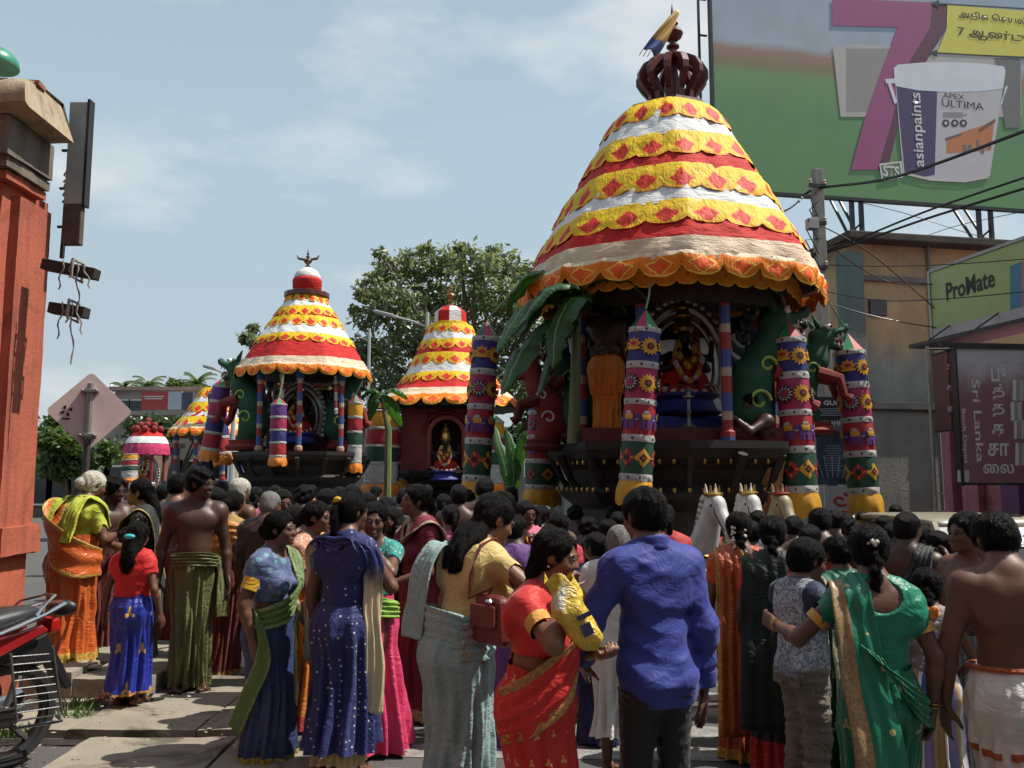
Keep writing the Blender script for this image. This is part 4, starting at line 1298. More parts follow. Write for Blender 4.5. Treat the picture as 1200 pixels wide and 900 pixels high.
for (x, y, w_, h_, t_) in ((1187, 446, 14, 24, -6), (1184, 470, 16, 22, 8), (1188, 492, 12, 22, 3), (1190, 520, 12, 26, -5), (1122, 551, 18, 14, 0)):
 for k in range(3):
  o = flat('printed_book', [(x + k * 4, y + t_ * .3), (x + k * 4 + w_ * .3, y), (x + k * 4 + w_ * .3, y + h_), (x + k * 4 + t_ * .1, y + h_ + t_ * .2)], K0, KN, .004 + .002 * k, pm(('board_white', 'print_taupe', 'print_offwhite')[k], (.5, .5, .5)), None)
  bpy.context.view_layer.update(); o.data.transform(bdp.matrix_world.inverted()); o.parent = bdp
# its post, and the narrow board hung beside it
po = at(1097, 600, 11.0)
t = thing('sign_post', 'thin steel post carrying the hanging boards by the stained wall', 'post', (po.x, 11.0, 0))
MB().tube([(0, 0, 0), (0, 0, 3.38)], .022, 8).build('pole', STEEL, t, True)
MB().tube([(0, 0, 3.34), (1.3, .1, 3.36)], .016, 8).build('arm', BLK, t, True)
a, e = at(1110, 412, 10.9), at(1119, 503, 10.9)
t = thing('narrow_shop_board', 'narrow dark red board with white writing hung edge on beside the tall board', 'sign', (a.x, 10.9, e.z))
MB().box(((e.x - a.x) / 2 - .01, .2, (a.z - e.z) / 2), (e.x - a.x - .02, .4, a.z - e.z)).build('panel', mat('board_dark_red', (.12, .03, .035), .5, .3), t)
for z_ in ((a.z - e.z) + .012, -.012): MB().box(((e.x - a.x) / 2 - .01, .2, z_), (e.x - a.x, .42, .02)).build('frame', BLK, t)
for k, s_ in enumerate('தகல'):
 o = text(s_, .07, ((e.x - a.x) / 2 - .01, -.002, .8 - .27 * k), (1, 0, 0), UP, WK, t, bold=.02)
# unseen houses left of and behind the viewer, added to block sky light
for (x0, x1, y0, y1, h_, m_, lab) in ((-13, -5.4, -4.5, 5.4, 6.4, ORNG, 'orange plastered building that the gate pier belongs to'), (-13, 4.5, -13, -6.5, 9.0, MATS['grey_course'], 'three storey grey building across the road behind the viewer'), (5.0, 16, -13, -6.5, 7.0, PINKW, 'two storey pink building across the road behind the viewer')):
 t = thing('building', lab, 'building', ((x0 + x1) / 2, (y0 + y1) / 2, 0))
 MB().box((0, 0, h_ / 2), (x1 - x0, y1 - y0, h_)).build('wall', m_, t); MB().box((0, 0, h_ + .1), (x1 - x0 + .5, y1 - y0 + .5, .2)).build('roof', MATS['roof_slab_dark'], t)
 for k in range(4):
  for z_ in (1.6, 4.6): w0 = MB().box(((x1 - x0) * (k - 1.5) / 4, (y1 - y0) / 2 + .03, z_), (1.2, .08, 1.5)).build('window', WHITE, t); MB().box(((x1 - x0) * (k - 1.5) / 4, (y1 - y0) / 2 + .075, z_), (1.0, .03, 1.3)).build('pane', BLK, w0)
# posters on boards behind the big chariot
for (x0, y0, x1, y1, Y, lab, kind_) in ((955, 465, 997, 568, 12.5, 'dark blue printed poster board with pale writing behind the hanging drums', 'blue'),
          (966, 570, 1004, 606, 12.4, 'white board with a red swirl emblem below the blue poster', 'swirl')):
 a, e = at(x0, y0, Y), at(x1, y1, Y)
 t = thing('poster_board', lab, 'poster', (a.x, Y, e.z), group=None)
 W_, H_ = e.x - a.x, a.z - e.z
 if kind_ == 'blue':
  MB().box((W_ / 2, .02, H_ / 2), (W_, .04, H_)).build('panel', mat('poster_blue', (.035, .07, .13), .5, .4, 4, col2=(.012, .016, .03)), t)
  MB().box((W_ / 2, .018, H_ * .77), (W_ - .01, .04, H_ * .44)).build('upper_panel', mat('poster_black', (.012, .013, .016), .5, .3), t)
  for j, (s_, z, h_) in enumerate((('GUL', .93, .07), ('SRI LANKA', .70, .075))):
   text(s_, h_, (W_ * .5, -.008, H_ * z), (1, 0, 0), UP, WK, t, width=W_ * (.5 if j == 0 else .9), bold=.03)
  b = MB()
  for k in range(11): b.box((W_ * .5, -.0005, H_ * (.44 - k * .028)), (W_ * (.4 + .25 * ((k * 7) % 3) / 3), .003, .008))
  for k in range(7): b.box((W_ * .5, -.006, H_ * (.86 - .012 * 2 * k - (.1 if k > 3 else 0))), (W_ * (.8 - .1 * (k % 3)), .003, .011))
  b.build('print', mat('print_pale_blue', (.35, .42, .5), .5, .2), t)
  b = MB()
  for k in range(5):
   pts = [(W_ * (.15 + .15 * k + .02 * j * (k - 2)), -.003, H_ * (.08 + .05 * j)) for j in range(6)]
   b.tube(pts, .006, 5, flat=.3)
  b.build('print', MATS['print_pale_blue'], t)
 else:
  MB().box((W_ / 2, .02, H_ / 2), (W_, .04, H_)).build('panel', mat('poster_white', (.50, .50, .49), .5, .15), t)
  RS = mat('swirl_red', (.42, .03, .035), .5, .1)
  pts = [(W_ * .5 + math.cos(a_) * (.03 + .016 * a_), -.006, H_ * .55 + math.sin(a_) * (.022 + .011 * a_)) for a_ in np.linspace(0, 7.5, 26)]
  MB().tube(pts, .020, 6, flat=.3).build('emblem', RS, t)
  MB().box((W_ * .5, -.002, H_ * .18), (W_ * .55, .004, .025)).build('print', RS, t)
# ---- pole, wires, street lamps
pp = at(957, 199, 13.0)
t = thing('utility_pole', 'square concrete utility pole with brackets between canopy and building', 'pole', (pp.x, 13.0, 0), rz=R(9))
MB().box((0, 0, pp.z / 2), (.19, .17, pp.z), None, .78).build('shaft', mat('pole_concrete', (.27, .265, .25), .85, .35, 4, .3, stretch=(3, 3, .6)), t, bevel=.01)
for z, s_ in ((pp.z - .3, .28), (pp.z - .9, .24), (pp.z - 1.6, .22)):
 o = MB().box((-.06, -.11, z), (s_, .04, .05)).build('cross_arm', BLK, t)
 for k in (-1, 1): MB().lathe([(.012, 0), (.03, .02), (.02, .045), (.032, .06), (.012, .085)], (-.06 + k * s_ * .42, -.11, z + .02), 10).build('insulator', mat('porcelain', (.35, .3, .26), .3, .2), t, True)
MB().box((-.17, -.1, pp.z - .92), (.16, .14, .17)).build('junction_box', mat('box_grey', (.33, .33, .32), .6, .2), t, bevel=.01)
b = MB()
for k in range(5): b.tube([(-.06, -.13, pp.z - .35 - .2 * k), (-.20 - .03 * k, -.15, pp.z - .55 - .16 * k), (-.10, -.14, pp.z - .8 - .2 * k)], .010, 5)
b.build('cable_loop', BLK, t, True)
WIRES = [((936, 236, 12.8), (957, 221, 13), (1050, 207, 11.5), (1210, 150, 9.5), .022, 'thick black cable running from the pole across the foot of the hoarding'),
   ((945, 300, 13), (1000, 282, 12.8), (1090, 246, 11.5), (1210, 205, 10), .016, 'upper of two black wires rising from the pole past the hoarding posts'),
   ((942, 303, 13), (1000, 286, 12.8), (1090, 255, 11.5), (1210, 218, 10), .018, 'lower of two black wires rising from the pole past the hoarding posts'),
   ((957, 262, 13), (1010, 290, 13.4), (1060, 330, 13.6), (1098, 364, 13.4), .010, 'thin wire slanting down from the pole to the green fascia sign'),
   ((957, 268, 13), (985, 298, 13.4), (1040, 330, 13.6), (1098, 333, 13.4), .009, 'thin slack wire from the pole junction box over the ochre wall'),
   ((960, 352, 13), (1010, 367, 13.4), (1060, 378, 13.5), (1098, 384, 13.4), .010, 'drooping wire crossing the grey part of the stained wall'),
   ((960, 340, 13), (1030, 352, 12.5), (1110, 350, 12), (1210, 341, 11), .008, 'fine wire stretched level over wall and green sign'),
   ((957, 310, 13), (1030, 312, 12.5), (1110, 310, 12), (1210, 303, 11), .008, 'fine wire stretched level just under the roof edge'),
   ((986, 232, 16), (1060, 250, 16), (1130, 272, 15.5), (1210, 292, 14), .007, 'hair thin wire crossing behind the hoarding posts downwards'),
   ((1050, 290, 16), (1110, 268, 15.5), (1160, 256, 15), (1210, 246, 14), .007, 'hair thin wire crossing behind the hoarding posts upwards'),
   ((936, 236, 12.8), (926, 244, 12.6), (910, 252, 12.5), (890, 262, 12.4), .014, 'short black cable running from the pole behind the big canopy')]
for (a, b_, c_, d_, r_, lab) in WIRES:
 P = [at(*q) for q in (a, b_, c_, d_)]; pts = []
 for i in range(25):
  s_ = i / 24 * 3; k = min(int(s_), 2); f_ = s_ - k
  p0, p1, p2, p3 = P[max(k - 1, 0)], P[k], P[k + 1], P[min(k + 2, 3)]
  pts.append(.5 * (2 * p1 + (p2 - p0) * f_ + (2 * p0 - 5 * p1 + 4 * p2 - p3) * f_ ** 2 + (3 * p1 - p0 - 3 * p2 + p3) * f_ ** 3))
 tag(MB().tube(pts, r_, 5).build('wire', BLK, None, True), lab, 'wire', 'wires strung from the utility pole')
LG = mat('lamp_grey', (.42, .43, .43), .4, .15)
def street_lamp(px, py, Y, dx, lab, tilt=.18):
 top = at(px, py, Y)
 t = thing('street_lamp', lab, 'street lamp', (top.x, Y, 0), group='street lamps')
 MB().tube([(0, 0, 0), (0, 0, top.z)], [.10, .055], 8).build('pole', LG, t, True)
 sx = 1 if dx > 0 else -1
 MB().tube([(0, 0, top.z - .5), (sx * .4, 0, top.z - .33), (dx * .65, 0, top.z - .33 + abs(dx) * .65 * tilt)], .04, 6).build('arm', LG, t, True)
 h0 = Vector((dx * .65, 0, top.z - .33 + abs(dx) * .65 * tilt)); h1 = Vector((dx, 0, top.z - .33 + abs(dx) * tilt * 1.15))
 b = MB(); d_ = (h1 - h0); b.box((h0 + h1) / 2, (d_.length * 1.1, .26, .10), Matrix.Rotation(-math.atan2(d_.z, d_.x), 3, 'Y'))
 b.build('lamp_head', LG, t, bevel=.03)
street_lamp(501, 366, 28, -1.75, 'street lamp with a long slanting arm in front of the big tree')
street_lamp(433, 385, 33, -.5, 'thin grey street lamp with short arm left of the big tree')
street_lamp(276, 424, 26, -.95, 'street lamp with pale head sticking out left of the second chariot')
# ================================================================ festival chariots
def bandcloth(name, col, col2=None, rough=.55):
 m, n, b = new_mat(name); q = NB(n); oc = q.coord('Object')
 f = q.ramp(q.noise(oc, 2.5, 5, .6), .3, .7)
 q.link(q.mix(f, col, col2 or tuple(x * .8 for x in col)), b.inputs['Base Color'])
 b.inputs['Roughness'].default_value = .7; b.inputs['Specular IOR Level'].default_value = .2
 h = q.math('ADD', q.noise(q.scalev(oc, (1, 1, 3.5)), 3.5, 5, .6, 1.2), q.math('MULTIPLY', q.noise(oc, 24, 3), .25))
 q.bump(h, .06, .55, b); return m
CW = bandcloth('canopy_white', (.76, .75, .74)); CR = bandcloth('canopy_red', (.56, .026, .022), (.46, .02, .018))
CY = bandcloth('canopy_yellow', (.78, .50, .03), (.70, .40, .02)); CO = bandcloth('canopy_orange', (.78, .21, .02))
def frill(name, base, dia, edge, dc=.36, ds=.30, rim=None):
 """gathered cloth with one diamond per scallop and a corded edge"""
 m, n, b = new_mat(name); q = NB(n); oc = q.coord('Object')
 sp = q.node('ShaderNodeSeparateXYZ'); q.link(q.coord('UV'), sp.inputs[0]); U, V = sp.outputs[0], sp.outputs[1]
 f = q.ramp(q.noise(oc, 4, 5, .6), .3, .7)
 c = q.mix(f, base, tuple(x * .78 for x in base))
 fu = q.math('ABSOLUTE', q.math('SUBTRACT', q.math('FRACT', U), .5))
 w_ = q.math('MULTIPLY', q.math('SUBTRACT', q.noise(oc, 9, 3), .5), .26)
 d = q.math('ADD', q.math('ADD', q.math('MULTIPLY', fu, .95), q.math('MULTIPLY', q.math('ABSOLUTE', q.math('SUBTRACT', V, dc)), .85)), w_)
 c = q.mix(q.math('LESS_THAN', d, ds + .06), c, edge)
 c = q.mix(q.math('LESS_THAN', d, ds), c, dia)
 c = q.mix(q.math('LESS_THAN', V, .07), c, edge)
 if rim: c = q.mix(q.math('GREATER_THAN', V, rim[0]), c, rim[1])
 q.link(c, b.inputs['Base Color']); b.inputs['Roughness'].default_value = .6; b.inputs['Specular IOR Level'].default_value = .25
 h = q.math('ADD', q.noise(q.scalev(oc, (1.6, 1.6, .45)), 11, 3, .55, .8), q.math('MULTIPLY', q.noise(oc, 60, 2), .06))
 q.bump(h, .05, .5, b); return m
FY = frill('yellow_frill', (.80, .52, .015), (.58, .035, .02), (.80, .34, .01))
FO = frill('orange_hem', (.82, .21, .012), (.74, .10, .012), (.82, .48, .08), .42, .27, (.80, (.72, .58, .40)))
FC = bandcloth('canopy_cream', (.72, .60, .45), (.60, .42, .28)); FI = frill('inner_valance', (.78, .33, .03), (.70, .16, .02), (.80, .50, .05), .5, .16)
MAH = mat('mahogany_paint', (.115, .022, .020), .35, .35, 6, .1)
DKW = mat('black_carved_wood', (.016, .011, .009), .6, .5, 9, .5)
DRED = mat('dull_red_paint', (.14, .021, .016), .75, .4, 7, .2)
GOLD = mat('brass', (.60, .38, .10), .28, .35, 14, .15, metal=.9)
SILV = mat('silver_plate', (.50, .49, .47), .32, .4, 18, .2, metal=.8)
GRN = mat('idol_green', (.012, .075, .034), .78, .35, 8, .2); GRL = mat('idol_swirl', (.32, .42, .07), .5, .3)
IRED = mat('idol_red', (.24, .022, .019), .75, .35, 8, .2); IPNK = mat('flower_pink', (.55, .11, .14), .7, .3, 30)
FWH = mat('flower_white', (.66, .63, .54), .8, .3, 40); FYE = mat('flower_yellow', (.66, .40, .03), .8, .35, 40)
BLUC = mat('royal_blue_cloth', (.030, .045, .27), .6, .35, 7, .2)
DKG = mat('idol_mane', (.012, .03, .02), .6, .3)
class Canopy:
 def __init__(s, parent, prof, nside=8, rot=0.0, rnd_=.35):
  s.p = parent; s.nside = nside; s.rot = rot; s.rnd = rnd_
  s.z = np.array([q[1] for q in prof][::-1]); s.r = np.array([q[0] for q in prof][::-1])
 def rad(s, th, z):
  seg = 2 * PI / s.nside; a = ((th - s.rot) % seg) - seg / 2
  k = math.cos(seg / 2) / np.cos(a)
  return np.interp(z, s.z, s.r) * (k * (1 - s.rnd) + s.rnd)
 def band(s, name, z1, z0, m, off=.0, nsc=24, drop=0.0, gather=0.0, per=8, nv=9, bulge=0.0, wr=.012, seed=0, sag=0.0, lift=0.0, hang=0.0):
  nu = nsc * per
  th = np.linspace(0, 2 * PI, nu, endpoint=False); v = np.linspace(0, 1, nv)
  T, Vv = np.meshgrid(th, v)
  f = (T / (2 * PI) * nsc) % 1
  sc = np.sqrt(np.abs(np.sin(PI * f))) if drop else 0 * f
  tilt = .5 * sag * np.sin(2 * T + seed) + .5 * sag * np.sin(3 * T + seed * 2)
  Zb = z0 - drop * sc + tilt; Zt = z1 + tilt * .6 + lift
  Z = Zb + (Zt - Zb) * Vv
  zz = np.maximum(Z, s.z[0]) if hang else Z
  r = s.rad(T, zz) + off + bulge * np.sin(PI * np.clip(Vv * .9 + .1, 0, 1))
  rs = np.random.RandomState(seed + 3)
  for i in range(4):
   k = rs.randint(5, 13); kz = rs.normal() * 7
   r = r + wr * .5 * np.abs(np.sin(k * T + kz * Z + 2 * np.sin(2 * T + Z * 3 + i))) - wr * .25
  if gather: r = r + gather * np.sin(T * nsc * 3.0 + 2 * np.sin(T * nsc + Vv * 3)) * (1.1 - Vv * .5) + gather * .8 * np.sin(T * nsc * 5.3 + 4 * Vv)
  P = np.stack([r * np.cos(T), r * np.sin(T), Z], -1)
  return grid(name, P, m, s.p, closed=True, u=np.linspace(0, nsc, nu + 1), v=v)
def crown_ribs(parent, z, R_, h, m, n=12, x=0):
 for k in range(n):
  a = 2 * PI * k / n + .2
  prof = [(.34, 0), (.27, .10), (.285, .24), (.37, .40), (.42, .52), (.42, .64), (.36, .80), (.24, .92), (.10, .985), (.02, 1.0)]
  outer = [(r_ * R_ / .42, zz * h) for r_, zz in prof]
  inner = [(max(r_ - (.10 if zz > .15 else .055), .0) * R_ / .42, zz * h * .96 + .004) for r_, zz in prof]
  t = .035 * R_ / .42
  vv = [];
  for (ro, zo), (ri, zi) in zip(outer, inner):
   for sx in (-t, t):
    vv.append((ro, sx, zo)); vv.append((ri, sx, zi))
  ff = []
  for i in range(len(prof) - 1):
   j = 4 * i; k2 = j + 4
   ff += [(j, j + 2, k2 + 2, k2), (j + 1, k2 + 1, k2 + 3, j + 3), (j, k2, k2 + 1, j + 1), (j + 2, j + 3, k2 + 3, k2 + 2)]
  ff += [(0, 1, 3, 2)]
  b = MB().add(vv, ff); b.build('rib', m, parent, False, tf=Matrix.Translation((x, 0, z)) @ Matrix.Rotation(a, 4, 'Z'))
def finial(parent, z, s, m, name='finial', x=0):
 MB().lathe([(.16, 0), (.20, .03), (.14, .07), (.07, .12), (.06, .17), (.11, .20), (.11, .23), (.05, .26), (.055, .30), (.15, .38), (.18, .45), (.14, .52), (.06, .56), (.06, .60), (.10, .63), (.05, .66), (.035, .72), (.07, .75), (.03, .79), (.02, .86), (.004, 1.0)],
    (0, 0, 0), 18).build(name, m, parent, True, tf=Matrix.Translation((x, 0, z)) @ Matrix.Scale(s, 4))
# ---- hanging cloth drums
DR = {k: mat('drum_' + k, c, .6, .25, 8, .25, 26) for k, c in dict(blue=(.030, .030, .18), magenta=(.36, .02, .09), red=(.38, .017, .028), green=(.013, .065, .035),
  gold=(.66, .32, .015), white=(.46, .44, .41), orange=(.75, .22, .02), purple=(.12, .035, .20), capgreen=(.03, .26, .10)).items()}
DK = mat('applique_black', (.015, .013, .013), .6, .2)
def disc(cx, cz, rx, rz, n=12, a0=0): return [(cx + rx * math.cos(a0 + 2 * PI * k / n), cz + rz * math.sin(a0 + 2 * PI * k / n)) for k in range(n)]
def petal(a, r0, r1, w_):
 c, s = math.cos(a), math.sin(a); f = lambda x, y: (x * c - y * s, x * s + y * c)
 return [f(r0, 0), f((r0 * .55 + r1 * .45), w_), f(r1, 0), f((r0 * .55 + r1 * .45), -w_)]
MOT = {
 'lotus': [(petal(a, .0, .085, .026), 'orange' if i % 2 else 'gold') for i, a in enumerate((PI / 2, PI / 2 - .6, PI / 2 + .6, PI / 2 - 1.15, PI / 2 + 1.15))] + [(petal(a, .01, .05, .015), 'red') for a in (PI / 2, PI / 2 - .7, PI / 2 + .7)] + [(disc(0, -.02, .075, .016), 'gold')],
 'sunflower': [(petal(2 * PI * k / 12, .026, .092, .018), 'black') for k in range(12)] + [(petal(2 * PI * k / 12 + .26, .03, .07, .008), 'white') for k in range(12)] + [(disc(0, 0, .03, .03), 'magenta')],
 'yellowflower': [(petal(2 * PI * k / 14, .02, .088, .018), 'gold') for k in range(14)] + [(disc(0, 0, .032, .032), 'black'), (disc(0, 0, .014, .014), 'red')],
 'elephant': [(disc(.0, .0, .062, .042), 'purple'), (disc(-.06, .022, .034, .034), 'purple'), ([(-.095, .03), (-.075, .03), (-.083, -.045), (-.095, -.055), (-.103, -.045)], 'purple'),
    (disc(-.048, .018, .016, .026), 'blue')] + [([(x - .012, -.02), (x + .012, -.02), (x + .010, -.085), (x - .010, -.085)], 'purple') for x in (-.045, -.018, .022, .046)] +
    [([(-.04, .05), (.04, .05), (.045, .0), (-.03, .0)], 'gold'), ([(-.02, .075), (.02, .075), (.03, .045), (-.03, .045)], 'white'), ([(.058, .02), (.066, .02), (.078, -.03), (.072, -.032)], 'purple'), (disc(-.08, -.002, .018, .005), 'white')],
 'diamond': [([(-.085, 0), (0, -.085), (.085, 0), (0, .085)], 'red'), ([(-.035, 0), (0, -.035), (.035, 0), (0, .035)], 'black'), (petal(0, .03, .07, .008), 'gold'), (petal(PI / 2, .03, .07, .008), 'gold'), (petal(PI, .03, .07, .008), 'gold'), (petal(-PI / 2, .03, .07, .008), 'gold')],
 'golddiamond': [([(-.09, 0), (0, -.085), (.09, 0), (0, .085)], 'gold'), ([(-.04, 0), (0, -.04), (.04, 0), (0, .04)], 'black'), (disc(0, 0, .015, .015), 'red')],
}
def motif(kind, parent, r, ang, zc, sc, name='applique'):
 for mname in sorted(set(m for _, m in MOT[kind])):
  b = MB()
  for i, (poly, m_) in enumerate(MOT[kind]):
   if m_ != mname: continue
   o = r + .003 + .0012 * i
   cx = sum(p[0] for p in poly) / len(poly); cz = sum(p[1] for p in poly) / len(poly)
   ring = poly + []; k = len(ring)
   f = lambda x, z: (o * math.cos(ang + x * sc / r), o * math.sin(ang + x * sc / r), zc + z * sc)
   vv = [f(cx, cz)] + [f((x + cx) / 2, (z + cz) / 2) for x, z in ring] + [f(x, z) for x, z in ring]
   b.add(vv, [(0, 1 + j, 1 + (j + 1) % k) for j in range(k)] + [(1 + j, 1 + k + j, 1 + k + (j + 1) % k, 1 + (j + 1) % k) for j in range(k)])
  b.build(name, DK if mname == 'black' else DR[mname], parent, True)
def drum(top, bot, r, label, group, style=0, detail=True, cap=True, hang=None, seed=0):
 """a cloth drum hanging from top (tip of its cone) to bot (hem of its gold skirt)"""
 top, bot = Vector(top), Vector(bot)
 Ln = (top - bot).length
 t = thing('hanging_drum', label, 'hanging drum', bot, group=group)
 t.rotation_mode = 'QUATERNION'; t.rotation_quaternion = (top - bot).to_track_quat('Z', 'Y')
 z = lambda f: Ln * (1 - f)
 rs = random.Random(seed)
 def ring(name, f0, f1, m, r0=1.0, r1=1.0, n=28, bul=.03, wav=0.0, hem=0.0):
  prof = []; nn = 6
  th = np.linspace(0, 2 * PI, n, endpoint=False); vv = np.linspace(0, 1, nn)
  T, V = np.meshgrid(th, vv)
  rr = r * (r1 + (r0 - r1) * V) + r * bul * np.sin(PI * V) + r * .022 * np.sin(5 * T + seed + 6 * V + f0 * 40) + r * .014 * np.sin(9 * T - 8 * V + seed) + wav * np.sin(T * 9 + seed) * (1.1 - V)
  zz = z(f1) + (z(f0) - z(f1)) * V + hem * np.sin(T * 5 + seed) * (1 - V)
  return grid(name, np.stack([rr * np.cos(T), rr * np.sin(T), zz], -1), m, t, closed=True)
 cols = {0: ('blue', 'magenta', 'red', 'green', 'gold'), 1: ('purple', 'magenta', 'blue', 'red', 'orange'), 2: ('gold', 'red', 'green', 'white', 'orange')}[style]
 if cap:
  n = 8
  for k in range(n):
   a0, a1 = 2 * PI * k / n, 2 * PI * (k + 1) / n; zt, zb_ = z(0), z(.105)
   MB().add([(0, 0, zt), (r * math.cos(a0), r * math.sin(a0), zb_), (r * math.cos(a1), r * math.sin(a1), zb_)], [(0, 1, 2)]).build('cap_gore', DR[('capgreen', 'red', 'green', 'white')[k % 4] if k % 4 != 3 else 'magenta'], t)
 else:
  MB().lathe([(r, z(.115)), (r * .7, z(.10)), (.01, z(.09))], (0, 0, 0), 20, False).build('cap', DR['blue'], t, True)
 segs = [(.105, .13, 'white'), (.13, .28, cols[0]), (.28, .315, 'white'), (.315, .47, cols[1]), (.47, .50, 'white'), (.50, .65, cols[2]), (.65, .685, 'white'), (.685, .845, cols[3]), (.845, .88, 'white')]
 for f0, f1, cn in segs:
  ring('trim_band' if cn == 'white' else 'cloth_panel', f0, f1, DR[cn], 1.03 if cn == 'white' else 1.0, 1.03 if cn == 'white' else 1.0)
 if detail:
  b = MB()
  for f0, f1, cn in segs[::2]:
   for k in range(9):
    a = 2 * PI * k / 9 + f0 * 3; zc = z((f0 + f1) / 2); rr = r * 1.045 + .004; hh = Ln * .009
    b.add([(rr * math.cos(a - .09), rr * math.sin(a - .09), zc), (rr * math.cos(a), rr * math.sin(a), zc - hh), (rr * math.cos(a + .09), rr * math.sin(a + .09), zc), (rr * math.cos(a), rr * math.sin(a), zc + hh)], [(0, 1, 2, 3)])
  tag(b.build('diamond_trim', DK, t), kind='stuff')
  for f, kinds in ((.205, ('lotus', 'yellowflower')), (.392, ('sunflower', 'yellowflower')), (.575, ('elephant',)), (.765, ('diamond', 'golddiamond'))):
   for k in range(6):
    a = 2 * PI * k / 6 + .25
    motif(kinds[k % len(kinds)], t, r * 1.058, a, z(f), Ln * .56)
 ring('gold_skirt', .875, 1.0, DR[cols[4]], 1.0, 1.14, 40, .10, r * .05, r * .10)
 if hang is not None:
  q = t.matrix_basis.inverted() if False else None
  tag(MB().tube([top, top.lerp(Vector(hang), .5) + Vector((.01, 0, 0)), hang], .012 if detail else .02, 6).build('drum_cord', mat('cord_green_white', (.25, .33, .18), .8, .5, 60), None, True), 'thin cord tied above the ' + ' '.join(label.split()[:10]), 'cord')
 return t
def leaf_mat():
 m, n, b = new_mat('banana_leaf'); q = NB(n); oc = q.coord('UV')
 sp = q.node('ShaderNodeSeparateXYZ'); q.link(oc, sp.inputs[0])
 w_ = q.node('ShaderNodeTexWave'); w_.inputs['Scale'].default_value = 9; w_.inputs['Distortion'].default_value = .6; w_.bands_direction = 'Y'; q.link(oc, w_.inputs[0])
 c = q.mix(w_.outputs[1], (.030, .105, .026), (.022, .075, .020))
 c = q.mix(q.math('LESS_THAN', q.math('ABSOLUTE', q.math('SUBTRACT', sp.outputs[0], .5)), .03), c, (.22, .30, .10))
 q.link(c, b.inputs['Base Color']); b.inputs['Roughness'].default_value = .5
 tr = q.node('ShaderNodeBsdfTranslucent'); tr.inputs['Color'].default_value = (.10, .30, .03, 1)
 mx = q.node('ShaderNodeMixShader'); mx.inputs[0].default_value = .22
 q.link(b.outputs[0], mx.inputs[1]); q.link(tr.outputs[0], mx.inputs[2]); q.link(mx.outputs[0], n.nodes['Material Output'].inputs[0])
 q.bump(w_.outputs[1], .008, .25, b); return m
BLF = leaf_mat()
def banana_leaf(parent, pts, width, name='leaf', side=None, seed=0, tear=True):
 pts = [Vector(p) for p in pts]; n = 22; P = np.zeros((n, 9, 3)); m = len(pts)
 rs = random.Random(seed)
 for i in range(n):
  s = i / (n - 1) * (m - 1); k = min(int(s), m - 2); f = s - k
  p0, p1, p2, p3 = pts[max(k - 1, 0)], pts[k], pts[k + 1], pts[min(k + 2, m - 1)]
  c = .5 * (2 * p1 + (p2 - p0) * f + (2 * p0 - 5 * p1 + 4 * p2 - p3) * f ** 2 + (3 * p1 - p0 - 3 * p2 + p3) * f ** 3)
  t = (p2 - p1).normalized(); sd_ = side or t.cross(Vector((0, 0, 1)))
  sd_ = (sd_ - t * sd_.dot(t)).normalized(); up_ = sd_.cross(t)
  if up_.z < 0: up_ = -up_
  w_ = width * max(.03, math.sin(PI * min(1, .06 + .94 * (i / (n - 1)) ** .8))) ** .6
  for j in range(9):
   a = (j - 4) / 4
   nick = (1 - .5 * (rs.random() ** 2 if tear and abs(a) == 1 else 0))
   P[i, j] = c + sd_ * (a * w_ * nick) + up_ * (abs(a) * w_ * .30 - a * a * w_ * .55 + .03 * width * math.sin(i * 2.3 + a * 3))
 grid(name, P, BLF, parent)
 MB().tube([P[i, 4] - np.array((0, 0, .012)) for i in range(n)], [.022 * (1 - .8 * i / n) * (width / .3) for i in range(n)], 6).build('midrib', mat('leaf_rib', (.20, .28, .09), .5, .2), parent, True)
